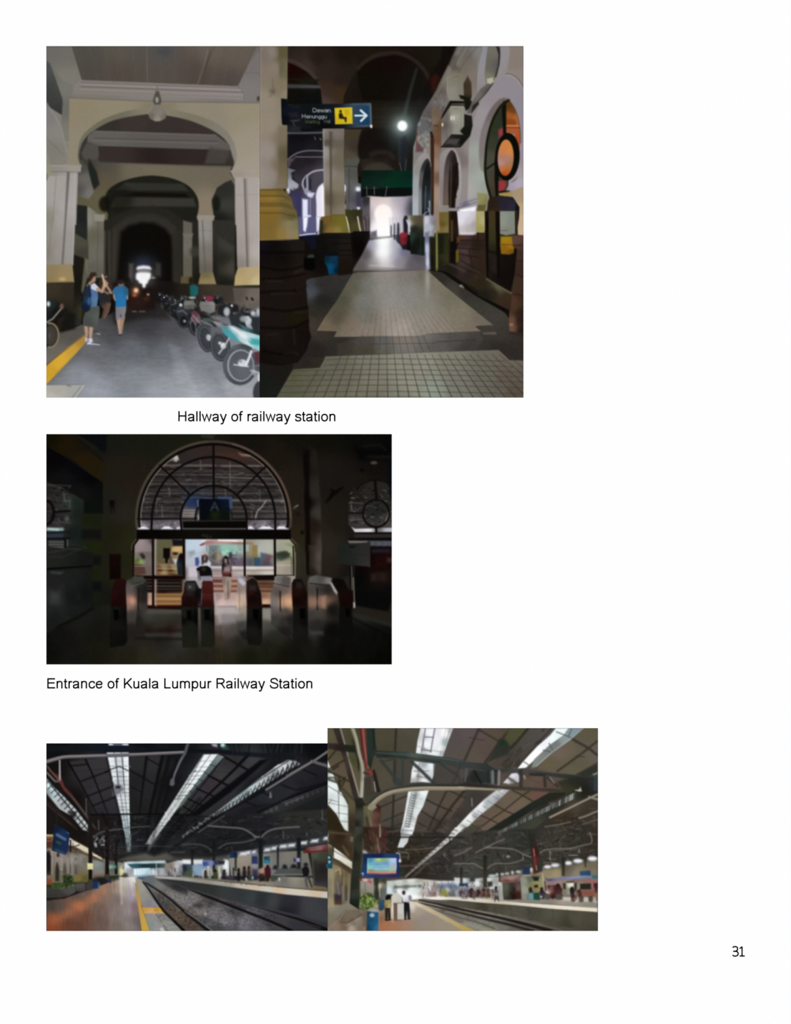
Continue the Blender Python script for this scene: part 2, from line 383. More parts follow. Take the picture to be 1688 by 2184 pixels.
# vehicles far in the passage
t=p.thing('car','far car with a glowing orange headlamp coming up the passage','car')
p.P('640 560 700 520 860 520 880 600 860 680 700 690 650 640','700 600 241412,800 600 1b1412,760 650 191110',f=8,n=t)
b=t.part('headlight','glowing orange headlight')
p.G(715,545,30,34,'b3673a',a=.85);p.E(720,536,15,15,'ffdcae',f=6,n=b);p.E(708,575,12,8,'d9824b',f=6,n=0,a=.8)
p.E(812,568,9,8,'c9a893',f=4,n=t.part('headlight'));p.G(800,600,26,18,'5a2d20',a=.6)
b=t.part('number_plate')
p.L('695 698 720 698',7,'9b938f',a=.8,n=b,f=2.5);p.L('745 698 785 698',7,'857c78',a=.8,n=b,f=2.5);p.G(740,640,70,50,'3b211b',a=.5)

# people
def part_set(t, *names):
    return {q: t.part(q) for q in names}
t=p.thing('person','person behind the photographer in dark clothes, arms up holding a phone','person', None)
p.P('440 450 470 430 520 440 540 500 530 560 525 620 510 700 470 745 455 740 470 680 440 640 425 560','480 500 3a2b24,460 600 1f2730,500 590 2a2523,500 680 5f4436,480 730 4c3a2e',f=3)
u=t.part('arm','raised bare forearm');p.L('530 555 500 510 485 465',17,'a3826a',n=u);p.L('475 520 500 480',12,'b8957a',n=u)
u=t.part('leg');p.L('500 640 490 700 470 750',18,'5e4638',n=u,f=3); u=t.part('leg');p.L('520 640 505 700 480 740',14,'70513f',n=u,f=3)
u=t.part('shoe');p.L('415 862 440 872',9,'a9a5a2',n=u);p.L('398 852 430 860',7,'2c2624',n=u)
t=p.thing('camera','dark camera held up between the two standing people','camera')
p.P('462 412 500 418 505 440 490 450 468 445','2b2623',f=2);p.E(488,432,9,9,'716d6b',n=t.part('lens'),f=2)
t=p.thing('person','person in blue vest and dark shorts photographing, navy backpack on his back','person')
u=t.part('leg','bare left leg');p.L('335 800 340 860 338 900',(30,18),'b48d72',n=u)
u=t.part('leg','bare right leg');p.L('378 800 372 860 370 900',(32,20),'b89176',n=u)
u=t.part('shorts','dark olive shorts');p.P('345 655 440 655 440 720 425 800 395 820 312 808 312 760','380 690 4c514b,350 780 454a45,420 740 555b56',n=u)
u=t.part('top','blue top');p.P('372 500 398 478 425 510 428 600 420 660 360 665 360 600','380 560 4b6da0,410 620 5279a4,380 640 4d6e95',n=u)
u=t.part('sleeve','white sleeve');p.P('376 490 402 480 440 520 432 545 395 535 372 520','c9ccdb',n=u)
u=t.part('arm','raised bare arms');p.L('425 528 460 545 480 490',24,'b28d72',n=u,sm=False);p.L('478 500 470 450 462 420',17,'c9a58a',n=u);p.L('480 545 500 560 525 550',14,'a37b60',n=u,a=.8)
u=t.part('head');p.E(388,450,24,28,'a67f64',n=u);p.L('372 475 350 500',22,'b99b7c',n=u,a=.8)
u=t.part('hair','dark hair');p.P('358 425 375 398 410 398 420 420 400 428 385 445 372 470 360 455','33251e',n=u,f=2)
u=t.part('shoe','white trainer');p.P('326 895 350 905 350 930 330 928','bfb0c0',n=u); u=t.part('shoe','white trainer');p.P('355 905 385 905 388 932 440 945 440 953 340 950 358 930','370 915 d0cce8,400 945 b7b4bd',n=u);p.L('380 938 438 944',8,'3b384b',n=u);p.L('345 940 440 952',6,'d8d6de',n=u,a=.8)
t=p.thing('backpack','navy backpack worn by the person in the blue vest','backpack')
p.P('340 500 362 510 372 560 378 640 365 690 335 706 302 680 300 650 318 600 325 540','340 560 1c2b40,330 660 121c33,360 620 24405e',f=2.5)
p.L('352 490 365 520 372 580',9,'182438',n=t.part('strap'));p.E(360,620,10,25,'3b6c99',n=t.part('pocket'),f=6,a=.8)
t=p.thing('person','person in bright blue t-shirt and grey shorts walking away in the roadway','person')
u=t.part('leg');p.L('585 750 592 810 597 862',(34,18),'b3937c',n=u); u=t.part('leg');p.L('620 740 612 790 606 850',(32,16),'a3806a',n=u)
u=t.part('arm','bare arm');p.L('548 540 552 590 560 610',15,'a7886f',n=u); u=t.part('arm','bare arm');p.L('650 560 652 600',15,'9c9088',n=u)
u=t.part('shorts','grey shorts');p.P('562 655 645 655 642 700 625 760 608 760 604 715 590 762 565 760','590 700 74757b,625 700 7e7d84',n=u)
u=t.part('shirt','bright blue t-shirt');p.P('548 520 580 500 630 498 660 525 664 570 648 575 644 660 562 665 560 575 540 560','570 540 2a6796,600 580 1f74b8,620 640 2272ae,655 550 275a78,580 640 1f6fb0',n=u)
u=t.part('head');p.E(605,482,24,22,'8a6a58',n=u,f=2.5); u=t.part('hair','dark hair');p.E(602,472,30,17,'2b1b18',n=u,f=3)
u=t.part('shoe');p.L('585 880 605 880',10,'33303a',n=u); u=t.part('shoe');p.L('590 868 612 862',9,'8e8b97',n=u)
t=p.thing('person','person in teal shirt standing behind the parked motorcycles','person')
u=t.part('shirt','teal shirt');p.P('1130 500 1165 488 1195 510 1195 560 1180 580 1135 575','1150 530 15585b,1185 540 1b5f66',n=u,f=3)
u=t.part('head');p.E(1140,462,16,28,'231813',n=u,f=5)

# motorcycles
rr=random.Random(3)
# the furthest row, only specks of bodywork readable
far=[(905,575,26),(940,595,30),(985,610,34),(1030,640,40),(1080,600,32),(1350,600,36),(1250,600,30),(1560,700,52),(1460,660,44)]
labs=['faint dark motorcycle furthest down the parked row, left of the teal shirt','second furthest dark motorcycle in the parked row','dark motorcycle with pale handlebar ends, third furthest in the row',
        'black motorcycle just left of the grey top boxes','dark motorcycle directly under the teal shirted person','dark motorcycle between the larger grey box and the stone plinth','red seated motorcycle behind the two grey top boxes',
        'motorcycle with a white windshield below the column plinth','dark motorcycle with a round chrome headlamp under the right columns']
for (x, y, r), lb in zip(far, labs):
    t=p.thing('motorcycle', lb,'motorcycle','motorcycles parked along the arcade')
    col='5a2530' if 'red' in lb else '1b1d21'
    p.P([(x - r, y + r * .3),(x - r * .5, y - r * .7),(x + r * .2, y - r * .5),(x + r, y - r * .1),(x + r * 1.1, y + r),(x - r * .8, y + r * 1.1)], col,f=5,n=t,a=.95)
    u=t.part('wheel');p.E(x - r * .5, y + r * .8, r * .5, r * .7,'15161a',f=4,n=u,a=.9)
    u=t.part('handlebar');p.L([(x - r * .5, y - r * .8),(x, y - r * .4),(x + r * .4, y - r * .7)],5,'6b7076',n=u,a=.5,f=3.5)
    u=t.part('headlight');p.E(x - r * .2, y - r * .2, r * .18, r * .2,'8f9296',n=u,f=4,a=.7)
for _ in range(60):
    x=rr.uniform(880,1660); y=570 + (x - 880) * .12 + rr.uniform(-15,90)
    p.E(x, y, rr.uniform(3,8), rr.uniform(3,8), rr.choice(['8f949a','2c3036','5c6167','b6bac0','16181c','3b4a52','6f3340']),f=3,n=0,a=.6)
p.P('960 640 1060 700 1130 820 1060 800 1010 740','17181b',f=8,n=0,a=.8)
for _ in range(150):
    x=rr.uniform(900,1665); y=590 + (x - 880) * .17 + rr.uniform(-30,110); a_=rr.uniform(0,3.1)
    p.L([(x, y),(x + 26 * math.cos(a_), y + 18 * math.sin(a_))], rr.uniform(3,9), rr.choice(['7d8288','22262b','42474d','9da2a8','101216','33414a','56303a','5f656b']),f=3,a=.5)
t=p.thing('motorcycle','black motorcycle carrying the smaller grey top box','motorcycle','motorcycles parked along the arcade')
u=t.part('body');p.P('1020 690 1060 640 1110 660 1150 700 1160 780 1120 815 1060 800 1040 750','1070 700 33363b,1120 760 1f2125',n=u,f=3)
u=t.part('wheel');p.E(1085,770,45,55,'1a1b1e',n=u,f=3);p.A(1085,770,36,46,0,360,5,'54575c',n=u,a=.8);p.E(1092,772,10,10,'9da0a5',n=u,f=3)
u=t.part('headlight');p.E(1062,648,12,12,'d5d7da',n=u,f=3); u=t.part('fender');p.L('1040 700 1075 690 1110 720',10,'6b6e74',n=u,a=.8)
t=p.thing('top_box','smaller grey top box, left of the two on the parked motorcycles','box')
p.P('1088 615 1160 612 1172 640 1165 682 1090 680 1084 640','1120 630 74746f,1130 665 52534f',f=2.5);p.L('1090 640 1168 640',4,'8e8e8a',n=t.part('lid'),a=.7)
p.E(1150,592,28,8,'cfd3d6',a=.85,f=4,n=0)
t=p.thing('motorcycle','red and black motorcycle in front of the larger grey top box','motorcycle','motorcycles parked along the arcade')
u=t.part('wheel');p.E(1180,810,55,75,'202226',n=u,f=3);p.A(1178,808,40,62,0,360,6,'6d7077',n=u,a=.8);p.L('1178 760 1178 880',6,'8d9096',n=u,a=.8)
u=t.part('body','red and white fairing');p.P('1140 700 1170 690 1205 720 1225 770 1190 790 1150 770','1160 720 5f3342,1200 760 6f5560',n=u,f=3);p.L('1155 725 1210 790',8,'a8a4ab',n=u,a=.7);p.L('1140 745 1175 800',6,'c4bcc2',n=u,a=.6)
u=t.part('seat');p.P('1200 700 1290 740 1330 780 1280 790 1220 760','1d2023',n=u,f=3)
u=t.part('fender');p.L('1130 790 1150 740 1190 750',9,'8a6b73',n=u,a=.7)
t=p.thing('top_box','larger grey top box, right of the two on the parked motorcycles','box')
p.P('1212 622 1310 620 1328 640 1322 700 1290 712 1215 690 1205 650','1240 640 777570,1270 690 6d7073,1310 650 8a8784',f=2.5);p.L('1210 655 1325 655',4,'5d5c59',n=t.part('lid'),a=.7)
t=p.thing('helmet','dark red helmet resting behind the larger grey top box','helmet')
p.E(1285,598,26,18,'8a2648',f=3)
t=p.thing('motorcycle','dark motorcycle with a white front fender, third from the front','motorcycle','motorcycles parked along the arcade')
u=t.part('wheel');p.E(1255,905,62,108,'33363c',n=u,rot=-12,f=2.5);p.A(1255,905,48,92,0,360,7,'6c7078',n=u,rot=-12,a=.7);p.E(1255,905,36,78,'34383e',n=u,rot=-12,f=3)
u2=u.part('hub');p.E(1278,898,20,26,'b9bdc4',n=u2,f=3,rot=-20)
for a_ in range(0,360,30): p.L([(1262,900),(1255 + 50 * math.cos(math.radians(a_)),905 + 90 * math.sin(math.radians(a_)))],3,'8c9098',n=0,a=.25)
u=t.part('fender');p.A(1255,905,66,116,60,170,12,'53575e',n=u,rot=-12)
u=t.part('body');p.P('1210 760 1290 750 1400 800 1450 830 1380 860 1290 820','1250 770 3c4146,1350 810 2a2d31',n=u,f=3);p.L('1220 770 1290 800 1340 850',9,'a3a7ad',n=u,a=.7)
u=t.part('handlebar');p.P('1225 750 1290 748 1310 775 1240 780','4a544f',n=u,f=3)
t=p.thing('motorcycle','dark motorcycle with paired chrome discs, second from the front','motorcycle','motorcycles parked along the arcade')
u=t.part('wheel');p.E(1365,965,78,118,'35383e',n=u,rot=-10,f=2.5);p.A(1362,965,62,100,0,360,8,'70747c',n=u,rot=-10,a=.65);p.E(1362,965,48,84,'42464c',n=u,rot=-10,f=3)
u2=u.part('hub');p.E(1388,960,22,24,'d6d9de',n=u2,f=3);p.E(1362,940,12,12,'cfd2d8',n=u2,f=3)
u=t.part('fork');p.L('1440 890 1400 960 1355 1020',13,'b6bac0',n=u,a=.9)
u=t.part('fender');p.P('1290 840 1330 815 1400 830 1440 870 1400 870 1330 860 1300 900','5f6369',n=u,f=3)
u=t.part('body');p.P('1300 770 1400 790 1470 830 1440 850 1350 820','1340 790 8f8a90,1420 820 3b3e43',n=u,f=3);p.L('1320 775 1400 815',7,'c9a9aa',n=u,a=.6)
# bikes to the right rear
t=p.thing('motorcycle','motorcycle with a white headlamp cowl behind the teal one','motorcycle','motorcycles parked along the arcade')
u=t.part('body');p.P('1430 740 1520 700 1600 760 1620 860 1560 840 1450 800','1480 750 2c3136,1560 800 23272b',n=u,f=3)
u=t.part('cowl','white cowl');p.P('1545 740 1580 730 1612 770 1615 850 1585 850 1560 800','1570 770 c3c9cf,1600 820 8f959b',n=u,f=2.5); u=t.part('mirror');p.E(1545,755,30,24,'9ba1a7',n=u,f=5,a=.85)
t=p.thing('motorcycle','motorcycle with chrome handlebars at the right edge under the stone block','motorcycle','motorcycles parked along the arcade')
u=t.part('body');p.P('1610 740 1668 740 1668 880 1630 860 1600 800','2a2e33',n=u,f=3); u=t.part('headlight');p.E(1615,712,18,18,'b4b9be',n=u,f=3);p.E(1655,700,14,26,'aab0b6',n=u,f=4); u=t.part('handlebar');p.L('1560 700 1615 690 1660 660',8,'6f757b',n=u,a=.8)
t=p.thing('motorcycle','dark motorcycle with a pale round headlamp, middle of the rear row','motorcycle','motorcycles parked along the arcade')
u=t.part('body');p.P('1350 660 1400 640 1450 680 1470 730 1400 740 1350 720','1f2226',n=u,f=4); u=t.part('headlight');p.E(1415,700,24,34,'aeb3b8',n=u,f=5); u=t.part('mirror');p.E(1455,655,8,8,'cfd3d7',n=u,f=3)
# the nearest teal and white underbone
t=p.thing('motorcycle','teal and white motorcycle nearest the camera with a spoked front wheel','motorcycle','motorcycles parked along the arcade')
u=t.part('wheel','spoked front wheel')
p.E(1515,1112,132,152,'1530 1240 45494f,1400 1100 565a61,1600 1200 3f4349,1500 980 4b4f56',n=u,f=2.5)
p.E(1522,1112,104,124,'9fa4ac',n=u,f=2);p.E(1524,1112,94,114,'1500 1030 4d5258,1560 1180 5a5f66,1480 1150 555a61',n=u,f=2.5)
for a_ in range(0,360,15): p.L([(1524,1095),(1524 + 98 * math.cos(math.radians(a_)),1112 + 118 * math.sin(math.radians(a_)))],3,'a9aeb5',n=0,a=.28)
p.A(1515,1112,130,150,185,330,5,'6d7178',n=u,a=.6)
u2=u.part('hub','white drum hub');p.E(1535,1092,34,27,'cdd0d6',n=u2,f=3);p.L('1470 1105 1580 1120',10,'e2e4e8',n=u2,a=.8);p.E(1520,1080,14,10,'94989e',n=u2,f=3)
u=t.part('fork','chrome front fork');p.L('1608 985 1590 1040 1562 1112',20,'d9dde3',n=u);p.L('1598 990 1575 1060',5,'8b9098',n=0,a=.8)
u=t.part('fender','dark front fender');p.P('1430 1000 1460 960 1520 945 1600 960 1620 1000 1540 975 1480 985','1470 980 5a626a,1560 960 3d444b',n=u,f=2.5)
u=t.part('engine','dark engine with red side');p.P('1620 1010 1680 1000 1680 1200 1600 1180 1640 1100','1650 1060 5b3038,1650 1140 4b4f57,1620 1160 9a9ea5',n=u,f=3);p.L('1600 1150 1670 1170',14,'b9bdc4',n=u,a=.8);p.L('1610 1120 1670 1110',8,'7d8188',n=u,a=.8)
u=t.part('fairing','teal and white fairing')
p.P('1355 800 1400 805 1450 812 1500 835 1560 850 1680 880 1680 1005 1600 970 1520 930 1450 905 1390 860','1400 830 5f868f,1460 850 8fc4c8,1540 880 bcd2d8,1600 930 cfdfe4,1500 840 6fa3ab,1640 940 84c4c8',n=u,f=2)
p.P('1380 835 1440 840 1520 930 1460 915 1400 880','3c9aa4',n=u,f=3,a=.9);p.P('1560 895 1680 915 1680 960 1600 950','2a9fa2',n=u,f=5,a=.85);p.P('1430 810 1470 815 1560 870 1600 920 1530 900','e2ebee',n=u,f=6,a=.9)
u=t.part('seat','dark seat');p.P('1500 790 1600 830 1680 850 1680 885 1560 850','1560 830 3e6f76,1640 865 1f2c31',n=u,f=3)
t=p.thing('motorcycle','dark motorcycle cut off at the bottom right corner with a pale panel','motorcycle','motorcycles parked along the arcade')
u=t.part('wheel');p.E(1690,1320,75,100,'3a3d43',n=u,f=3); u=t.part('body');p.P('1650 1180 1680 1170 1680 1240 1655 1230','c9cdd4',n=u,f=3)
# left bicycle / motorcycle
t=p.thing('motorcycle','dark motorcycle at the left edge with a tan rimmed wheel','motorcycle')
u=t.part('body','black body');p.P('30 620 80 610 150 640 200 680 190 720 120 760 130 800 28 800','60 650 24282a,120 700 15140f,170 690 1c1814',n=u,f=4)
u=t.part('wheel','wheel with a tan rim');p.E(60,880,72,95,'1f1a15',n=u,f=3);p.E(62,882,56,78,'3a3631',n=u,f=4);p.A(60,880,66,92,-100,100,13,'8a7857',n=u)
for a_ in range(-90,100,20): p.L([(50,885),(60 + 58 * math.cos(math.radians(a_)),880 - 82 * math.sin(math.radians(a_)))],3,'6b6355',n=0,a=.45)
u=t.part('fender','pale rear frame');p.L('36 780 80 755 135 690 155 665',11,'98968f',n=u,a=.9)
u=t.part('headlight');p.E(48,640,13,20,'c6dada',n=u,f=4)
u=t.part('mirror');p.E(150,660,16,22,'6f5248',n=u,f=4)
p.P('200 700 260 720 250 830 140 860 150 780','141410',f=8,n=0,a=.8)
# hanging lamp
p.at(*A1)
t=p.thing('pendant_lamp','grey bell shaped lamp hanging in front of the nearest arch','lamp')
u=t.part('cord');p.L('882 330 882 400',4,'5c554f',n=u)
u=t.part('bracket');p.P('870 375 895 375 905 410 915 450 905 480 860 480 848 450 860 410','4f4a44',n=u,f=2);p.E(880,442,12,22,'9b948a',n=u,f=3)
u=t.part('lamp_shade','grey bell shade');p.P('858 478 906 478 930 510 955 545 945 585 900 606 865 606 825 585 812 550 840 510','850 520 7a7268,900 550 817a70,930 570 6f685e,840 570 6a6359,880 590 938b80',n=u,f=2)
p.L('850 470 835 510 812 550',6,'8d857a',n=0,a=.6)
p.finish(1.15,.88)

# ---------------------------------------------------------------- photograph 2: tiled walkway with the waiting hall sign
p=Pic(554,98.5,1117,848,'photograph of a dim tiled walkway with a waiting hall sign, upper right')
B1, B2, B3, B4=(550,90,5.6),(830,90,5.6),(550,470,5.6),(830,470,5.6)
p.at(*B1)
p.part('ceiling','near black ceiling')
p.R(0,0,3300,4300,'100c08',n=p.cur)
p.P('350 40 2500 40 2500 1600 350 1600','500 100 241c18,900 100 1e1611,900 300 231b16,1300 80 1d160d,1700 80 1d1410,2200 100 1c170f,1500 500 110d08,1700 450 120e0a,1500 900 1f1a13,1900 900 1c1a15,1700 300 150f0a,2000 500 16140f',f=1)
for y in (255,330,800,900,960,1010,1050):
    p.L([(1400 if y > 700 else 1250, y),(1950, y - 15)],12,'2b2519',a=.45,n=0,f=4)
p.part('archway','outer edge of the tall dark arch over the walkway')
p.P(arch('1190 330 1300 240 1420 190 1560 160 1680 165 1800 190 1900 250 1980 330','1960 700 1250 700 1200 480'),'1500 250 130a08,1400 500 110d07,1900 500 14110d',f=4)
p.L('1195 320 1300 215 1430 150 1568 130 1640 130 1720 165 1850 230 1960 300 2030 400',(30,55),'30262',n=0) if 0 else p.L('1195 320 1300 215 1430 150 1568 128 1680 130 1800 175 1900 240 2000 350 2060 470',42,'302521',a=.75,n=0,sm=True,f=5)
p.L('1300 225 1440 165 1560 148',26,'2d211d',a=.6,n=0,f=5)
# pier between left bay and arch: brown wall
p.part('wall','dim brown wall above the freestanding columns')
p.P(arch('355 235 420 262 500 300 590 355 660 420 710 480 750 560 765 660','770 740 1020 740 1030 640 1110 450 1190 320 1190 40 355 40'),'420 120 271f1b,450 180 33261f,600 280 3a2e29,700 200 241a15,850 350 2c211b,850 600 37281f,980 600 3a2a17,1000 450 271d18,1130 380 231d18,1060 150 1d150f,800 710 4a3a35',f=2.5)
p.L('360 215 440 235 530 285 620 350 690 430',34,'43373a',a=.75,n=0,sm=True,f=6)
p.part('side_opening','dark view into the bay left of the freestanding column')
p.P('355 245 420 268 500 305 590 360 660 430 710 490 750 570 765 740 355 740','450 320 1b0503,500 420 190a05,560 500 1a1a14,500 600 0e0d0a,600 700 0c0d0e',f=3)
p.P('355 500 735 515 755 550 355 550','400 530 3a3a38,700 530 45464a',f=4,n=0);p.L('360 440 720 455',20,'171812',n=0,f=4)
p.P('355 1000 800 1000 800 1290 355 1400','500 1040 0d0e12,500 1150 0f0e12,500 1250 16151a,600 1300 1c1b21')
p.L('355 1085 560 1085 780 1080',24,'55565c',n=0,a=.9,f=3)
p.L('680 1130 690 1165',8,'8b8c92',n=0,a=.7);p.L('745 1150 755 1165',10,'b0b1b5',n=0,a=.7)
p.P('355 1390 450 1330 560 1290 780 1290 800 1500 800 2300 355 2300','450 1380 1d1b22,500 1450 241d24,600 1550 2f2a33,650 1700 44414e,500 1950 3e3a58,480 1700 35313c,650 1900 56536a,600 1400 1e1b22,700 1600 4b464f')
p.L('355 1405 450 1335 560 1300 680 1295 785 1300',18,'66636a',n=0,a=.9,sm=True);p.L('450 1370 785 1372',14,'6b686e',n=0,a=.85)
p.P('355 1400 450 1380 420 1420 395 1440 390 1480 355 1500','53444a',f=5,n=0);p.P('390 1470 450 1500 420 1600 460 1670 400 1640','1b1b22',f=4,n=0)
p.P('355 1500 450 1530 400 1560 410 1640 490 1700 480 1740 420 1770 355 1740','400 1550 6c6c74,420 1700 a2a2ab',f=4,n=0)
p.E(362,1775,22,36,'d5d4e6',f=4,n=0)
p.L('555 1755 535 1700 550 1640 600 1585 680 1540 785 1525',20,'a9a7b4',n=0,sm=True,f=3)
p.P('580 1590 605 1600 610 1760 640 1790 680 1810 650 1860 600 1840 560 1810 545 1760','8f91a6',f=4,n=0);p.P('590 1800 680 1800 650 1855 600 1845','d0d0e6',f=4,n=0);p.P('610 1610 640 1640 640 1760 612 1770','24242f',f=3,n=0);p.P('555 1650 575 1610 580 1730 560 1750','201f28',f=3,n=0)
p.P(arch('700 1930 695 1830 715 1750 750 1705 790 1680','800 2090 750 2090 745 2300 700 2300'),'e9e3f2',f=4,n=0);p.P('760 1720 800 1720 800 2080 770 2080','f8f0f6',f=4,n=0)
p.P('530 1870 600 1880 600 2060 640 2070 640 2130 600 2140 580 2290 530 2290','dfe2fb',f=5,n=0);p.P('610 1880 690 1880 690 2290 640 2290 645 2060 610 2050','54536f',f=4,n=0);p.L('628 1850 628 2280',6,'b9bad8',a=.8,n=0)
p.P('430 1750 520 1800 530 2200 480 2180 450 1950','34335a',f=8,n=0,a=.8)
# right: distant end
p.at(*B3)
p.part('archway','glowing arched opening at the far end of the walkway')
p.P('485 -40 740 -40 715 180 490 190','56567e',n=0,f=3);p.P('540 -40 600 -40 590 60 570 140 545 120','f0f2ff',f=4,n=0);p.P('700 -40 742 -40 725 120 705 135','f0f0fb',f=4,n=0);p.L('500 182 600 165 690 160',16,'d3d6e8',n=0)
p.at(*B1)
p.P('1190 1700 1950 1840 1950 2300 1190 2300','1250 1900 35333a,1310 2100 6b6570,1350 1900 c6b3b8,1450 1880 bfa9a5,1550 1900 c4b2b2,1640 1900 9b97a5,1450 2200 ece4ea,1620 2100 b0aab8,1900 2000 3a3a48')
p.E(1500,2050,105,112,'fff8f2',f=6);p.P('1430 2100 1580 2100 1585 2320 1420 2320','fffdfd',f=6)
p.G(1500,2060,190,230,'fff2ee',a=.7);p.G(1500,2250,150,200,'ffffff',a=.75)
p.part('column','slim columns crowding the left side of the far walkway')
p.at(*B1)
p.P('1030 1040 1240 1040 1195 1250 1220 1400 1190 1480 1200 1680 1250 1700 1260 2320 1040 2320','1100 1100 413728,1150 1250 3b3228,1080 1350 4b4536,1120 1450 56564f,1130 1560 4e4f4c,1080 1700 605f5c,1150 1800 57575a,1120 2000 5d5c61,1080 2100 575659,1200 1850 45434f,1170 2200 45433b')
p.P('1200 1250 1220 1120 1260 1060 1350 1020 1500 1020 1680 1100 1700 1400 1230 1420 1200 1350','1350 1100 150f0c,1500 1200 120d0b,1450 1350 1a1411,1640 1200 181a18',f=8,n=0)
p.P('1060 1400 1220 1400 1210 1440 1190 1470 1060 1480','4f5048',f=4,n=0);p.L('1040 1482 1200 1485',10,'34352f',n=0)
p.L('1085 1500 1085 2200',8,'43423c',n=0,a=.8);p.L('1100 1500 1095 1900',12,'41403f',n=0,a=.6)
p.P('1230 1400 1700 1330 1700 1540 1240 1540','1300 1450 28221a,1450 1380 191410,1450 1500 38312a,1650 1450 1c1712',f=6,n=0)
p.P(arch('1260 1540 1300 1470 1400 1440 1500 1445 1600 1500 1640 1540','1450 1545'),'38342c',f=6,n=0,a=.8)
p.P(arch('1320 1330 1420 1290 1540 1290 1620 1330 1650 1400','1600 1400 1560 1350 1450 1340 1350 1380'),'28211d',f=5,n=0,a=.8)
p.E(1040,1745,14,45,'e6e6f0',f=3,n=0);p.E(1040,1815,8,12,'9a9a9c',f=3,n=0);p.P('1035 1860 1055 1900 1060 2150 1040 2000','2f3023',f=3,n=0);p.P('1035 1940 1055 1940 1055 2100 1040 2100','a8a9a4',f=3,n=0,a=.8);p.E(1112,2005,6,10,'d7d7d7',f=3,n=0);p.E(1112,2060,7,14,'b7b7b0',f=3,n=0)
p.E(1200,1755,27,26,'f4f8ff',f=5,n=0);p.G(1200,1755,50,50,'c6ccd9',a=.35)
p.P('1180 1790 1240 1790 1240 2000 1180 2000','3b3a4a',f=6,n=0);p.P('1185 1970 1222 1970 1212 2200 1200 2190','e9eaf2',f=4,n=0)
p.P('1255 1830 1340 1850 1340 2320 1250 2320','1290 1900 2f2c31,1300 2200 3a3236,1320 2000 5b555c',f=4,n=0)
# lower-left detail
p.at(*B3)
p.P('1040 -130 1250 -130 1250 150 1060 150','1100 0 3b3717,1150 60 4a4424,1200 -50 2f2c1c',f=4,n=0)
p.L('1055 -40 1075 40 1090 150',(14,22),'f0e6dc',n=0,f=3);p.L('1195 -40 1212 60 1228 130',(14,14),'e9dcd6',n=0,f=3);p.L('1270 0 1280 120',12,'a07e78',n=0,a=.8,f=3);p.L('1310 -40 1312 130',14,'7d6b6b',n=0,a=.8,f=4)
p.part('wall','dark stone plinths along the left of the walkway')
p.P('20 240 600 220 720 180 760 155 1120 150 1150 130 1340 130 1345 220 1330 300 1250 420 1150 600 1120 650 650 1400 600 1400 480 1600 20 1700','200 320 120d0b,300 700 150f0c,450 500 100b08,530 620 1f1713,900 200 14110d,900 350 120f0d,1050 300 14100d,1050 550 191310,1200 300 070504,1250 150 0f0c0a,700 500 0e0c0a,600 900 1a1a1c',f=3)
p.P('495 190 700 170 720 330 640 350 590 250','101226',f=5,n=0,a=.9)
# green canopy
p.at(*B1)
t=p.thing('awning','dark green fabric canopy slung across the far walkway','awning')
p.P('1235 1530 1860 1528 1860 1740 1235 1745','1300 1560 0b1a14,1500 1560 0a1f17,1550 1680 07301f,1700 1680 062d1f,1300 1690 0b231a,1800 1600 08241b,1820 1700 042e22,1400 1720 10271f')
u=t.part('valance','near black hanging valance');p.P('1235 1745 1860 1738 1850 1830 1760 1842 1500 1848 1310 1835 1260 1850 1235 1850','0b100f',n=u,f=3)
for x, dx, y1 in ((1300,6,1820),(1392,2,1820),(1545,-22,1845)):
    u=t.part('strap');p.L([(x,1725),(x + dx, y1)],9,'777a76',n=u,a=.75)
# floor
p.at(*B3)
p.part('floor','grey walkway floor before the tiles')
W_='600 760 3b3d42,750 760 2b2926,650 850 4b4f58,750 950 201e1c,700 1080 2c2a20,650 1250 3d3530,800 1350 383029,900 1430 2e2b26,1300 1430 3b3834,700 1550 26211e,1300 1530 35312b,300 1700 221b17,60 1900 1c201c,200 1800 1a1917,60 2060 171b18,1800 1430 5a564f,2400 1420 3f3c36,2900 1500 2d2824,3100 1600 2e2926,2300 900 443f37,2150 700 2f2a24,2600 1050 38382f,2800 1200 3f3b35,2500 850 35302c,2900 1380 3b3531'
p.P('570 720 640 690 960 640 1160 600 1330 250 1340 210 1600 190 1990 560 2060 600 2200 620 2600 900 2950 1100 3190 1400 3190 2130 20 2130 20 1700 480 1600 620 1400 590 900', W_,f=3)
p.P('1130 600 1240 420 1330 240 1620 200 1740 340 2000 420 2040 560 2040 600','1300 400 534c4e,1200 560 5b5350,1380 300 8b8a9c,1500 240 ffffff,1500 400 f1eef2,1420 500 8c8484,1520 530 b9b0b2,1640 300 9d9fae,1700 480 8b8289,1620 420 a09fb0,1850 520 5f5a60,1900 430 4e4a52,1760 380 6b6980',f=4,n=p.cur)
p.G(1500,330,110,170,'ffffff',a=.85);p.G(1500,480,70,60,'e9e4e6',a=.4)
p.L('1150 590 1330 590 1500 580 1700 590 2000 585',18,'5f5652',a=.6,n=0,f=6);p.L('1340 540 1480 535 1620 545',10,'d9ccd0',a=.5,n=0,f=4)
p.P('1345 140 1420 120 1425 200 1345 210','6a6472',f=5,n=0)
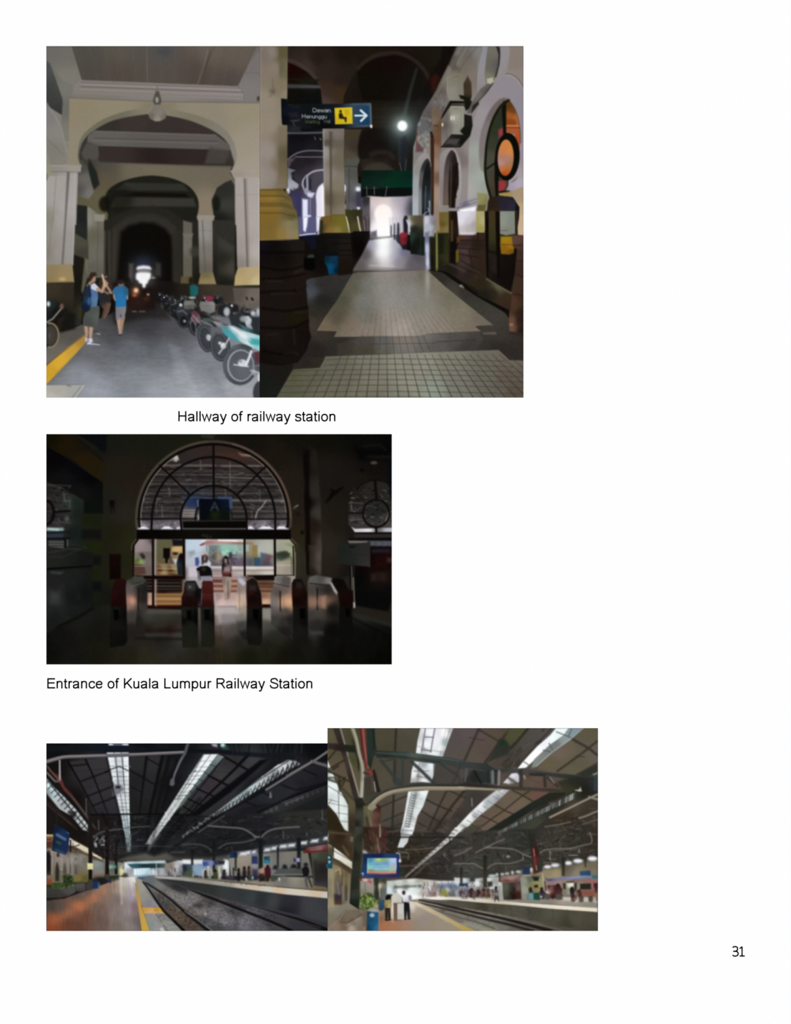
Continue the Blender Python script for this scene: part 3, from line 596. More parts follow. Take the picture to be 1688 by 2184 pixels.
# tiled carpet, far field
p.part('tiled_floor','pale small square tiles of the far field')
TF='1200 650 5a5346,1500 650 8f8780,1800 650 7a736e,2000 650 6b6457,1150 800 585543,1300 750 73726e,1500 800 8b8882,1800 850 84827d,2100 750 77715f,1000 950 4c4a38,1250 950 73746d,1600 950 8d8b85,2000 950 827e74,2300 900 6f6a58,950 1150 514a3a,1300 1150 6d6b62,1600 1150 92897f,2000 1200 8b857a,2400 1150 7a7360,2650 1200 6b6455,800 1280 70614f,1100 1280 776958,1300 1300 87796c,1700 1300 a1968c,2200 1320 8a7d70,2600 1320 7b6b5c,1200 1380 7d7266'
p.P('1130 640 1200 620 2030 595 2060 625 2240 790 2500 1000 2812 1250 2640 1258 2600 1270 2670 1325 2080 1352 1900 1385 910 1392 945 1325 705 1318 800 1160 950 950', TF,f=2)
VX, VY=1510,380            # where the joints of the paving converge
def joints(poly_y0, poly_y1, xs, wd, col, a):
    for x in xs:              # x where the joint meets the bottom edge of the print (y=2120)
        f0=(poly_y0 - VY) / (2120 - VY); f1=(poly_y1 - VY) / (2120 - VY)
        p.L([(VX + (x - VX) * f0, poly_y0),(VX + (x - VX) * f1, poly_y1)], wd, col,a=a,n=0,f=1.8)
allx=[1555 + 128 * i for i in range(-8,22)]
joints(1100,1390,[x for x in allx if 1000 < x < 3100],(2.5,6),'4a443c',.45)
joints(650,1100,[x for x in allx if 1000 < x < 2700],(1.5,3),'57534c',.3)
p.part('tiled_floor','darker tile band between the two pale fields')
p.P('1240 1388 1900 1385 2080 1352 2640 1330 2690 1420 2600 1560 1500 1600 950 1620 960 1480','1300 1430 474440,1300 1540 443f30,1500 1430 5e5c59,1550 1560 5c5a4f,1700 1420 7b7168,1800 1430 7d736b,1700 1550 6f6d66,1000 1500 3a332b,2000 1400 6b6862,2100 1530 55534f,2400 1400 4f4c48,2500 1500 3c3835,2000 1550 62605a',f=5)
p.L('2140 1450 2400 1438 2600 1425',6,'27241f',a=.8,n=0);p.L('1340 1478 1700 1474 2140 1466',6,'38352f',a=.7,n=0)
joints(1390,1600,[x for x in allx if 1200 < x < 2450],6,'35322c',.6)
p.P('2690 1340 2850 1330 2850 1362 2690 1365','5d5248',f=3,n=0)
p.part('tiled_floor','pale square tiles of the near field')
NF='400 1800 55513c,600 1850 5c5a47,300 2060 565744,900 1700 626052,1100 1800 6a6655,800 2060 686455,1300 1650 78756a,1400 1900 7d7969,1400 2080 716c5c,1700 1700 8a8678,1800 1950 8e8b7c,1700 2100 7a7c6c,2000 1700 8c897c,2100 2050 8b9586,2300 1650 7c7a6b,2400 1900 77746a,2400 2100 75756a,2700 1650 6c675c,2700 1900 69655a,2800 2080 625e54,3000 1850 605549,3100 2050 564b3f,3050 1700 6b6358,3150 1850 5f564c'
p.P('220 2125 300 1980 415 1778 740 1760 780 1690 810 1625 1550 1600 2100 1575 2880 1548 3010 1670 3190 1672 3190 2125', NF,f=2)
ys=[1600,1655,1720,1785,1843,1905,1970,2045,2110]
xr={1655: (810,2950),1720: (790,3050),1785: (430,3190),1843: (400,3190),1905: (350,3190),1970: (310,3190),2045: (260,3190),2110: (240,3190)}
for y in ys[1:]:
    a_, b_=xr[y]
    p.L([(a_, y + 12),(1000, y),(1700, y - 2),(2400, y + 8),(b_, y + 28)],8,'3a382b',a=.7,n=0,f=1.8)
joints(1605,2125,[x for x in allx if 750 < x],(6,12),'33312a',.75)
for x in allx:
    if x <= 750:
        f=lambda yy: VX + (x - VX) * (yy - VY) / (2120 - VY)
        p.L([(f(1790),1790),(f(2125),2125)],9,'33312a',a=.7,n=0)
    if x > 2900:
        pass
p.P('20 1640 400 1620 420 1780 300 1980 215 2125 20 2125','200 1700 1d1714,300 1850 1b1815,60 1950 151a17,180 2060 1a1d19',f=3,n=0)
p.P('420 1640 800 1630 740 1755 420 1775','600 1700 292320,700 1660 2f291f',f=3,n=0)
p.N(300,600,3180,2120,3,5,4,31)
# left pillar in front: stone
p.part('column','rough brown stone foot of the near left pillar')
p.P('20 240 560 230 560 380 545 540 580 700 575 900 605 1050 615 1300 640 1390 580 1560 480 1700 250 1740 20 1700','150 300 0d0a08,100 270 15101c,300 450 110c09,480 320 1b1814,300 600 17110d,500 600 201813,200 780 1c1511,480 800 1b1411,220 920 1a1310,500 1000 1a120f,250 1150 1b1412,450 1150 1d1808,200 1400 1a1411,450 1400 15100e,300 1600 16100d,100 1650 120d0b,550 1350 140d0b',f=2.5)
for q in ('30 380 250 385 540 375','40 560 250 590 420 580 560 540','60 700 280 690 460 660 560 640','30 860 240 850 400 850 570 780','60 1050 300 1080 430 1070 590 1040','40 1280 250 1290 420 1280 600 1200','60 1560 280 1600 440 1590'):
    p.L(q,22,'080504',a=.75,n=0,f=6,sm=True)
for q in ('160 880 300 865 420 870','450 620 520 590','110 1370 230 1350','440 1100 590 1090','470 820 560 780','100 720 300 730','430 1310 440 1480','320 1600 420 1580 480 1600'):
    p.L(q,14,'2f2521',a=.6,n=0,f=6,sm=True)
p.at(*B1)
p.part('column','near left pillar, cream shaft above stepped yellow mouldings')
p.P('20 45 358 45 350 660 350 1750 20 1760','80 150 796c64,180 120 877c72,220 300 86796b,100 400 817566,100 700 8f8371,150 1000 918473,120 1300 94877f,150 1600 8f837c,60 1600 92887f,300 200 5b5239,290 100 5d5336,330 300 6b634d,300 500 7d7258,330 600 877b66,300 1100 7a6f5a,340 1300 5f563e,290 1500 726750,330 1650 6b6046')
p.P('252 45 358 45 352 660 262 660','300 100 5c5237,300 300 62593f,345 300 6f6750,300 560 7c7259,345 600 88806a',f=3,n=0,a=.85);p.P('252 1000 355 1000 350 1750 245 1750','300 1100 776c56,300 1500 6b6047,345 1400 5a5037,270 1700 7b6f58',f=5,n=0,a=.85)
p.G(180,590,38,38,'5d5248',a=.8);p.L('183 430 180 560',(8,26),'6b6055',a=.7,n=0,f=4);p.L('140 650 160 640',10,'5b5046',n=0,a=.5,f=4);p.L('245 560 250 650',8,'6b604f',a=.5,n=0)
p.L('40 60 38 1740',10,'9a8f86',a=.5,n=0)
p.part('column','yellow stepped base moulding of the near left pillar')
p.P('20 1755 300 1750 340 1800 400 1860 430 1980 465 2020 480 2130 490 2350 20 2370','150 1800 7d6326,150 1880 8a6a28,150 1960 7a5f26,300 1780 6b5a2c,360 1870 6b5a30,150 2010 836427,380 2000 6c5c34,150 2080 7c6122,400 2080 5c5229,150 2200 7b5f27,380 2180 82755a,460 2180 6a7048,150 2320 7c6228,300 2300 8a7233,380 2300 8d7758,460 2300 867b4c',f=2.5)
for y in (1765,1835,1925,1950,2040):
    p.L([(25, y),(280, y),(360, y + 22),(330 + (y - 1700) * .35, y + 40)],12,'4d3d18',a=.7,n=0,f=3)
for y in (1870,1990): p.L([(25, y),(300, y)],10,'9c7b37',a=.5,n=0,f=3)
p.P('340 2128 480 2128 490 2350 345 2360','8a7a58',a=.35,f=6,n=0);p.L('25 2360 300 2365 490 2348',8,'8f7f50',a=.6,n=0)
p.part('column','middle freestanding column, cream shaft above a yellow base')
p.P('775 1030 1035 1030 1030 1300 1045 2060 1060 2140 1030 2060 900 2060 800 2100 790 1600','800 1060 857e77,850 1100 6f6760,870 1200 5a5248,960 1100 776d66,1000 1200 655d50,810 1300 94908c,820 1600 888076,960 1400 6b6250,960 1700 7d7463,960 1900 6f6550,870 1900 5b4f3f,820 2000 7a6f5a,1000 2000 7d7264')
p.P('855 1070 890 1070 885 2060 865 2060','4a4137',a=.75,n=0,f=4);p.P('785 1170 885 1160 885 1235 785 1240','4b483e',a=.6,n=0,f=4);p.L('785 1060 792 1600 800 2060',16,'a8a49f',a=.5,n=0,f=4);p.L('895 1180 1030 1190',10,'5b5244',a=.6,n=0);p.P('895 1200 1030 1200 1030 1260 895 1250','62594a',f=4,n=0,a=.7)
p.P('770 2085 800 2080 900 2060 1040 2060 1060 2120 1095 2280 780 2280 750 2280 745 2120','800 2150 705323,900 2140 6b5b20,1000 2140 6d6420,860 2250 826430,950 2260 8a7638,1050 2260 6a6428,765 2200 3a3520',f=2.5,n=p.cur);p.L('880 2070 870 2150',8,'4b3d18',n=0,a=.7)
p.at(*B3)
p.P('745 0 780 0 780 155 730 155','2c2b1a',f=3,n=0);p.L('780 152 1100 152',8,'3f3518',n=0,a=.8)
p.part('column','dark stone foot of the middle freestanding column')
p.P('745 155 1110 155 1120 350 1145 550 1130 640 960 660 960 400 800 400 700 360 690 200','900 180 17130f,900 280 14110e,1050 250 1d1814,1050 400 201813,1060 500 1a130f,1060 600 18120c,780 300 0f0d0b',f=3)
for q in ('760 205 1110 208','900 280 1110 275','980 420 1130 415','960 360 1110 355'): p.L(q,9,'0a0807',a=.8,n=0,f=3)
# bin, object by it
t=p.thing('litter_bin','blue litter bin against the dark stone foot of the middle column','bin')
p.P('800 420 960 420 962 520 955 640 850 650 830 560 800 500','830 450 0d2430,900 460 0b3450,930 500 0d2a45,880 560 034a72,940 600 051a2c,880 620 06405f',f=3)
u=t.part('lid','black domed lid');p.P('785 415 800 380 880 368 960 378 975 410 960 422 800 424','0c1012',n=u,f=4)
t=p.thing('crate','black container with a pale lid between the pillar and the blue bin','container')
p.P('548 450 600 440 680 450 690 560 660 600 560 590','060405',f=4); u=t.part('lid','pale lid');p.P('590 430 620 410 665 408 675 430 665 445 600 448','2f3a36',n=u,f=4)
# people right/far
p.at(*B4)
for i,(x, y0, y1, w, lb) in enumerate(((25,60,190,16,'faint dark figure furthest along the walkway, at the edge of the glow'),(65,40,230,18,'dark silhouette walking second furthest along the walkway'),(110,30,265,34,'dark silhouette just left of the person with the red bag'))):
    t=p.thing('person', lb,'person','distant walkers against the bright far end')
    p.P([(x - w * .4, y0 + 20),(x - w * .2, y0),(x + w * .3, y0),(x + w * .5, y0 + 25),(x + w * .5, y1 - 20),(x + w * .2, y1),(x - w * .2, y1),(x - w * .5, y1 - 40)],'2c2c3c',f=4,n=t,a=.95)
for x in (10,48,88,130): p.L([(x,-30),(x + 2,80)],10,'b9b6c2',a=.6,n=0,f=4)
t=p.thing('person','dark clothed person walking away wearing a red bag near the far end','person')
p.P('170 -10 185 -30 220 -20 225 60 225 150 215 260 205 345 165 350 150 300 175 150','200 50 1d1e2a,190 250 2a1a22,185 330 1a1a26',f=4)
u=t.part('head');p.E(200,-30,20,26,'1c1c26',n=u,f=4)
t=p.thing('bag','bright red bag on the back of the distant walker','bag')
p.P('135 155 160 145 215 148 222 220 205 280 150 300 135 250','170 180 97222f,180 250 7d1f2b,210 230 5a1524',f=3)
# right hand side wall structures
p.at(*B2)
p.part('wall','long white arcaded wall along the right of the walkway')
p.P('800 48 1610 48 1610 2300 1200 2300 820 1960 780 2350 280 2300 285 1520 290 1250 340 1100 330 1000 400 830 520 650 700 280','860 80 6b6560,950 150 666056,1050 120 7f7c7b,900 300 70685a,1000 400 7c7067,1450 100 877a70,1520 250 85786e,1560 400 8a7f78,760 500 7b7468,640 700 6d6764,900 1000 7b7473,1030 900 8b8283,1000 1300 8d8582,1100 900 8f8789,950 1600 8f8683,860 1400 766b66,600 600 5d564e,500 900 56504d,420 1000 5c5b5c,450 1200 837e77,380 1350 7f7a74,330 1600 93979a,330 2000 a3a8ad,900 1800 8e8684,1450 500 948d94,1350 600 938c8f,1200 800 908789',f=2.5)
p.P('700 48 810 48 720 270 700 280 560 560 400 830 340 1000 280 1250 250 1300 230 1000 380 600 480 420 620 180 640 48','700 100 120d0b,620 300 140d0b,540 500 1f0d09,450 600 11100f,380 800 1d1c1a,300 950 23221f,280 1150 161b1c',f=6,n=0)
p.P('500 430 560 380 600 420 560 560 520 600','35160e',f=8,n=0,a=.8)
p.L('1050 60 900 240 720 560',12,'57524d',a=.6,n=0,f=4);p.L('860 48 800 180 700 400 560 640',10,'8d867e',a=.5,n=0,f=4);p.L('930 60 800 300',9,'8f8b88',a=.5,n=0,f=4)
p.P('720 280 760 170 830 150 800 260 850 330 760 340','4c4743',f=6,n=0,a=.6)
p.N(560,560,720,900,8,4,4,51);p.N(340,820,540,1300,10,4,4,52)
p.scatter(350,900,500,1300,40,16,['9c9a98','5d5b5b','7a8a86','b9b6b0','4c4844','6f4a4a'],6,asp=1.6,a=.28)
p.scatter(520,620,700,900,22,16,['8a8278','554f48','4a443e','6e665c'],7,asp=1.5,a=.3)
p.L('345 1010 325 1110 330 1250 320 1310',10,'8d2f35',a=.75,n=0,sm=True);p.P('330 1180 420 1280 400 1310 330 1310','54333a',f=4,n=0,a=.8)
# round top opening upper right
p.part('window_surround','round white moulding around the upper right opening')
p.P('1115 48 1440 48 1430 200 1390 330 1290 480 1180 620 1060 700 1040 600 1050 400 1060 250','1150 100 8b8990,1090 300 8d8b8f,1090 550 8c8587,1400 150 918a8c,1350 380 8f8889',f=3)
p.L('1115 60 1065 280 1045 480 1050 640',9,'625d5c',a=.6,n=0,sm=True);p.L('1440 60 1425 260 1380 380',7,'a39c9c',a=.5,n=0)
p.P(arch('1180 48 1150 300 1145 420 1170 500 1230 490 1285 400 1320 250 1330 130 1318 48','1250 40'),'1250 100 6f6b5f,1200 300 67665a,1180 430 7b7a68,1280 300 5a5654',f=2.5,n=0)
p.P('1280 48 1325 60 1330 150 1320 270 1285 410 1265 420 1300 280 1310 150','1310 150 2a2326,1290 350 302a2e',f=3,n=0)
# big arch around orange window
p.part('window_surround','broad white horseshoe moulding around the orange lit window')
p.P(arch('940 1850 950 1500 960 1200 1000 980 1080 760 1200 560 1300 450 1400 395 1500 420 1608 560','1608 700 1608 1800 1440 1770 1230 1800 1060 1840 1050 1900 940 1900'),'980 1500 97918f,1000 1100 928b8c,1050 1300 9aa098,1100 900 968f92,1250 650 8f878c,1400 480 8d868d,1550 650 8c868e,1590 1000 8f878f,1590 1400 978c95,1560 1600 a59a9c,1500 1700 a8a0b5,1070 1600 9faa9e,1000 1750 aaa5a5,1120 1750 8f9a8b',f=2.5)
p.L('1390 380 1450 378 1540 430 1605 530',12,'6d6057',n=0,sm=True,a=.8);p.L('1385 395 1430 395 1520 450 1600 560',6,'aaa1a2',n=0,sm=True,a=.6)
p.P(arch('1140 1560 1090 1500 1075 1300 1090 1120 1140 950 1220 790 1300 700 1370 665 1450 690 1400 740','1390 750 1300 800 1230 950 1180 1150 1150 1400 1150 1600'),'1110 1300 7b7371,1130 1050 7b7072,1250 800 6c605e,1350 700 6b5f5a,1130 1500 838376',f=4,n=0)
p.at(*B2)
t=p.thing('window','tall horseshoe window on the right glowing orange behind a black frame','window')
u=t.part('glass','greenish dark glass left of the mullion')
p.P(arch('1200 1840 1160 1700 1140 1530 1145 1350 1170 1150 1220 950 1290 810 1370 710 1430 690','1430 1900 1200 1900'),'1350 850 292c20,1300 950 2a3220,1250 1200 36372b,1220 1400 46453a,1220 1650 443d30,1230 1800 40372a,1300 1100 2c3323,1350 780 3a2c18',n=u)
u=t.part('glass','orange lit glass right of the mullion')
p.P(arch('1395 760 1400 700 1440 700 1500 790 1540 900 1565 1050 1570 1200','1545 1350 1500 1100 1400 1080'),'1430 760 5b3410,1480 820 6d3d14,1450 880 a5541c,1500 900 b05a20,1480 950 86401a,1500 1080 b3502a,1460 1060 a65630,1550 1150 b0481f,1420 960 8c3d12',n=u)
p.L('1405 1000 1560 1000',14,'e08a4a',n=0,f=4);p.L('1410 1020 1560 1022',8,'5c2d10',n=0,a=.8);p.P('1520 850 1550 900 1555 990 1530 980','c27548',f=5,n=0,a=.7)
p.P('1310 1050 1380 1000 1380 1090 1310 1150','a8343e',f=5,n=0,a=.9)
u=t.part('frame','black iron frame')
p.P('1370 700 1400 720 1400 1100 1365 1110 1350 800','0d1009',n=u,f=3)
p.L(spline(nums('1430 695 1340 760 1265 880 1210 1020 1170 1200 1155 1380 1150 1520 1170 1680 1220 1860'), False),28,'16170c',n=u,f=3)
p.L(spline(nums('1440 700 1500 790 1540 900 1568 1060 1572 1200'), False),10,'4a3a2c',n=u,f=3,a=.8)
p.L('1170 1510 1260 1450',22,'14160c',n=u,f=3);p.P('1262 1400 1320 1550 1310 1800 1320 2320 1270 2320 1275 1850 1262 1650','0f0f09',n=u,f=3)
u=t.part('roundel','orange oval roundel ringed in black')
p.E(1415,1370,148,285,'0b0c08',n=u,rot=3,f=2.5,seg=30)
p.E(1395,1380,96,218,'1400 1200 d07c38,1380 1280 cf7a3c,1430 1300 d2803f,1350 1380 b37a60,1400 1400 ad7a6c,1340 1440 b0868c,1430 1460 a67448,1360 1510 c07038,1400 1540 c05c20,1380 1580 b8401c',n=u,rot=2,f=2.5,seg=30)
u=t.part('panel','red pane with yellow strip under the roundel')
p.P('1310 1660 1390 1655 1400 1700 1380 1760 1310 1790','9c3036',n=u,f=4);p.P('1310 1800 1460 1790 1480 1830 1330 1870','a68a48',n=u,f=4);p.L('1300 1795 1440 1770',20,'14110c',n=0,f=3)
p.P('1440 1680 1490 1640 1540 1600 1500 1680','7b6558',f=4,n=0,a=.8)
# lower door area
p.at(*B2)
p.part('wall','yellow plinth course of the right wall')
p.P('1050 1840 1060 1800 1170 1810 1185 1940 1050 1960','1100 1860 8f8c55,1160 1900 7e7a50',f=3);p.P('1060 1945 1160 1940 1140 2150 1040 2150 1040 2030','1090 1990 5e5628,1080 2060 8b8248',f=3)
p.at(*B4)
p.P('1040 -110 1145 -110 1145 150 1040 150','1060 0 a39a55,1120 0 b8ac7a,1080 100 9c924c,1130 -80 a89f6a',f=3,n=p.cur)
p.at(*B2)
p.P('1470 1770 1608 1720 1608 2250 1560 2300 1500 1860 1460 1850','1560 1850 a8906f,1580 2000 c2a782,1590 2150 bfa384,1500 1800 a28d6e',f=3,n=p.cur)
p.P('1440 1690 1608 1620 1608 1720 1480 1775 1400 1770','1550 1700 aba3b5,1450 1750 9f95a4',f=3,n=0)
p.at(*B4)
p.P('1530 -60 1608 -60 1608 185 1540 170','1560 50 c8a989,1590 140 cbb08e',f=3,n=p.cur)
t=p.thing('doorway','dark open doorway below the orange window with a pale panel inside','doorway')
p.at(*B2)
p.P('1185 1900 1200 1860 1310 1830 1480 1850 1560 1970 1555 2100 1520 2320 1145 2320 1160 2100','1200 1960 291c10,1220 2100 3f3220,1420 1900 23232a,1530 2000 151310')
u=t.part('transom','dark blue transom glass');p.P('1320 1890 1510 1890 1510 2010 1320 2010','1400 1950 26222f,1450 1980 2b2838',n=u,f=3)
u=t.part('panel','pale grey green panel');p.P('1315 2020 1508 2020 1508 2320 1315 2320','7b8275',n=u,f=3)
p.at(*B4)
p.P('1160 -110 1530 -110 1540 160 1500 300 1480 500 1470 860 1300 760 1170 680','1230 0 40331d,1230 200 37351a,1200 330 262015,1230 550 1e1612,1400 450 120d0a,1400 650 110c0a',n=t)
p.P('1315 -110 1508 -110 1510 160 1400 180 1325 160','1350 0 8b9183,1480 0 7d8478,1450 130 7d8173',n=u,f=3);p.L('1330 125 1420 120',7,'55584c',n=0);p.L('1510 -100 1518 150',12,'171408',n=0)
p.P('1272 -110 1325 -110 1325 160 1335 700 1290 690 1280 300','130b08',n=t,f=3);p.P('1145 -110 1190 -110 1190 680 1160 660','160f08',n=t,f=3)
p.L('1190 370 1320 400 1320 430',26,'0f0f10',n=0,f=5,a=.8);p.P('1230 430 1290 430 1290 640 1210 600','251d1b',n=0,f=6,a=.8)
u=t.part('frame','black iron post of the doorway');p.L('1172 0 1172 660',26,'0e0907',n=u,f=3);p.L('1300 0 1310 690',22,'0e0906',n=u,f=3)
t=p.thing('sign','yellow tub or box hanging inside the dark doorway','container')
p.P('1335 195 1480 190 1500 300 1490 390 1440 410 1340 400 1330 300','1400 230 9c7a0c,1380 340 8a5c08,1450 300 a36a10,1470 380 6f4c08',f=3);p.L('1340 290 1490 290',9,'5a3f08',n=0,a=.7)
t.name='tub'
p.part('column','brown stone pier at the right edge')
p.P('1465 180 1608 178 1608 1400 1560 1350 1440 1330 1435 1150 1450 900 1500 650 1530 350 1480 300','1540 240 5c4135,1580 280 4d352c,1570 400 3b2c24,1560 600 36261d,1540 750 3c2b20,1560 900 3b281d,1480 950 4c3424,1500 1050 4a3322,1560 1100 2a1d16,1470 1200 6b4a35,1560 1200 271b15,1460 1280 6e503c,1590 1320 241a15',f=3)
for q in ('1490 300 1608 295','1510 480 1608 490','1510 640 1608 680','1480 880 1608 900'): p.L(q,12,'241812',a=.7,n=0,f=5)
p.E(1462,1245,22,14,'a07a5e',n=0,f=5,a=.8);p.P('1440 1330 1600 1350 1600 1400 1430 1350','2f251f',f=6,n=0)
# middle right: plinth of stones, white bench/sheet
p.part('wall','rough stone plinth of the right wall')
p.P('800 150 1150 150 1165 640 1170 690 1300 770 1470 870 1450 1080 1250 980 1070 900 1020 850 850 720 700 620 600 590 820 480','900 190 4a3630,1080 190 33241d,900 280 33231e,1050 300 241a15,900 360 4d3b3b,1050 380 30231b,880 430 3c2c2c,1050 450 33241a,900 500 443530,1080 520 2d2119,900 580 352824,1050 620 35281f,950 650 29201b,1100 750 2a2314,1120 600 2c2216,1250 850 251f13,1400 950 39291b,1400 1030 33261c,1150 900 1d1b15,1300 800 5a5640,760 580 1f1a15',f=3)
for q in ('860 240 1150 238','820 330 1080 350','840 400 1100 450','860 480 950 530 1100 600','850 560 1000 620 1090 660','1060 150 1060 240','960 350 970 440','980 450 1000 560'):
    p.L(q,11,'1d1411',a=.8,n=0,f=4)
p.L('1170 700 1300 780 1460 870',20,'5f5945',n=0,a=.9,f=4);p.L('720 520 900 600',20,'4e443c',n=0,a=.7,f=6)
p.L('840 730 1000 810 1060 870 1020 860',20,'120e0c',n=0,a=.8,f=6);p.E(862,782,18,12,'bdb8b0',n=0,f=4,a=.8);p.E(885,800,10,8,'a49d94',n=0,f=4,a=.8)
p.at(*B2)
t=p.thing('poster','glossy white sheet reflecting daylight on the low wall','sheet')
p.P('815 1990 1050 1930 1058 1960 1040 2040 1040 2300 830 2300','a19aa5',f=3);p.P('850 2000 1040 1960 1025 2080 1010 2300 850 2300 830 2100','900 2050 ffffff,1000 2000 f6f3fb,950 2180 c9c2c8,880 2150 dcd6dc,1000 2100 b5adb5',f=4)
p.at(*B4)
p.P('812 -110 1040 -110 1045 150 850 150 830 60','900 -60 dedae2,860 0 e0dce6,950 0 c9c4cc,950 100 b3acb0,880 130 c6bcba,1020 60 a59d9a',f=3);p.L('850 140 1040 148',8,'d9d0cc',n=0,a=.8)
t.name='glossy_panel'
p.at(*B2)
p.part('trim','white ledge moulding over the glossy panel')
p.P('785 1930 1060 1840 1065 1920 830 1990','850 1930 8f8a96,1000 1890 99949f,900 1960 6c6672',f=3)
for q in ('800 1950 1060 1870','815 1975 1060 1905'): p.L(q,7,'5f5963',n=0,a=.7)
# middle small arch and columns of the right wall
p.part('window_surround','white moulding of the narrow middle arch')
p.P(arch('605 1950 605 1500 620 1350 680 1280 750 1262 800 1290 840 1380 862 1500 870 1700','860 1800 830 1960 700 1960'),'640 1500 8b8180,640 1700 857975,700 1320 8f8888,800 1300 938c90,850 1500 a29b9c,850 1700 a09a9a',f=2.5)
p.P(arch('640 1950 655 1600 670 1450 700 1350 750 1290 790 1340 825 1500 835 1650','830 1750 790 1830 780 1950'),'690 1450 544a4a,680 1700 5b4f4a,680 1900 66574c,760 1400 2a211e',f=3,n=0)
p.part('window','dark glass of the narrow middle arch')
p.P(arch('715 1980 712 1700 725 1500 755 1370 785 1320 815 1420 830 1550 832 1700','800 1830 790 1980'),'750 1450 2b2320,770 1600 201714,760 1800 1a120e,800 1500 17100d',f=3);p.L('745 1450 735 1980',12,'5f5546',n=0,a=.7,f=3);p.L('820 1450 775 1700 800 1850',14,'120c0a',n=0,f=4)
p.P('585 1960 720 1960 720 2050 600 2060','600 2000 7f7469',f=3,n=0,a=.6)
p.part('wall','yellow lower course beside the drainpipe')
p.P('590 2040 720 2035 715 2320 570 2320','620 2100 6b5d1c,680 2100 6f6440,610 2200 7a6020,680 2250 6e6230',f=3)
p.at(*B4)
p.P('560 -100 715 -100 715 150 570 150','590 0 6f5820,600 100 7b6535,680 0 6d6034,680 100 7a6e40,640 50 5c4a12',f=3,n=p.cur);p.L('560 -60 600 60 590 140',10,'a08a64',n=0,a=.4,f=4)
p.P('480 150 720 150 720 520 590 600 490 580','530 300 1c1a10,650 300 2b2a14,600 500 211f12,680 450 30301a,500 500 14110d',f=3,n=p.cur)
p.at(*B2)
t=p.thing('downpipe','copper brown drainpipe running down the right wall','pipe')
p.P('510 790 610 800 630 900 625 1300 600 1340 600 2250 540 2250 535 1350 520 1100','570 850 6b5a45,540 950 7b695a,600 1000 62452f,580 1200 664430,550 1250 8b7060,570 1500 967c6c,560 1800 a08675,590 1600 6f5546,570 2100 8f7c6c',f=2.5)
p.P('495 1100 540 1150 535 2250 505 2250','515 1300 3a2113,515 1700 3d2615,515 2050 2c1d12',f=3)
u=t.part('bracket');p.L('505 1080 520 1130',26,'1c1812',n=u,f=3); u=t.part('bracket');p.L('540 1000 580 1000',16,'4c3424',n=u,f=3)
# far-left arch with dark glass
p.part('window_surround','white moulding of the farthest arch beside the green canopy')
p.P(arch('285 2300 285 1700 310 1500 350 1380 420 1320 470 1340 500 1430','505 1480 460 1400 410 1450 395 1600 390 2300'),'320 1700 999fa1,330 2000 aab0b6,360 1500 8b8784,420 1360 989391,480 1390 8f8a88',f=3)
p.P(arch('350 2300 355 1800 370 1560 410 1440 460 1390 495 1440','500 2200 380 2300'),'375 1900 7e7e80,400 1600 5b5658,440 1500 2b2a2c',f=3,n=0)
p.part('window','dark glass of the farthest arch')
p.P(arch('395 2110 392 1800 410 1600 440 1480 470 1430 500 1530','505 2060 400 2110'),'430 1700 1c2022,470 1600 151718,440 1900 232a30,480 1900 30383e,430 2050 181c22',f=3)
p.L('440 1720 430 2050',8,'8a9096',n=0,a=.6);p.L('485 1900 488 2060',16,'b9c6cf',n=0,a=.7,f=3);p.L('410 2060 480 2010 460 1980',8,'dfe6ec',n=0,a=.7)
p.part('wall','dim jambs near the far end of the right wall')
p.P('280 2110 420 2095 420 2320 270 2320','330 2200 5a5343,400 2200 4a4738,300 2150 6b655a',f=3)
p.P('410 2110 540 2080 560 2200 540 2320 410 2320','450 2200 a4a8ae,500 2120 5b5a5c,520 2230 807d7c,440 2280 b9bcc4',f=6,n=0)
p.at(*B4)
p.P('225 -60 410 -60 415 420 260 400 250 150','240 20 e6e6ee,280 0 4c4628,350 0 4f4636,300 100 1c2018,340 250 12140f,400 200 1a1e1c,300 350 101410,380 380 1a1e24,270 200 24382e',f=3)
p.L('215 0 240 60 245 130',18,'f2f2f6',n=0,a=.8,f=4);p.L('385 100 375 400',8,'2c3a1c',n=0,a=.7)
p.P('415 -60 560 -60 560 60 500 150 470 130 430 150','450 0 c9ccd6,520 0 8985a0,480 80 aeb2c0,550 20 7c6b58',f=6,n=0)
p.P('425 150 480 130 490 580 450 590 430 420','450 200 6c7290,460 350 b9c0dc,460 500 a5abc4,440 450 70748c',f=5,n=0)
p.G(460,700,30,160,'c9c9c6',a=.45);p.E(460,470,12,70,'dfe4f2',f=6,n=0,a=.8)
p.L('570 150 572 590',24,'6f7030',n=0,a=.9,f=4);p.L('572 160 575 560',9,'9a9a55',n=0,a=.8,f=3);p.P('590 170 660 170 650 400 600 400','14140e',f=6,n=0,a=.7)
p.part('window','dark open doorways in the right wall')
p.P('715 -110 745 -110 745 500 715 480','2b1a0c',f=3);p.P('740 -110 812 -110 835 280 800 330 800 530 730 490','770 0 1b120b,770 300 0e0a0c,760 450 100b10,810 100 241a10',f=3)
p.P('740 0 765 0 765 250 740 250','4b3a22',f=4,n=0);p.P('800 360 830 350 830 490 800 500','6a5c08',f=4,n=0);p.P('810 200 860 180 840 260 810 280','5a3810',f=4,n=0)
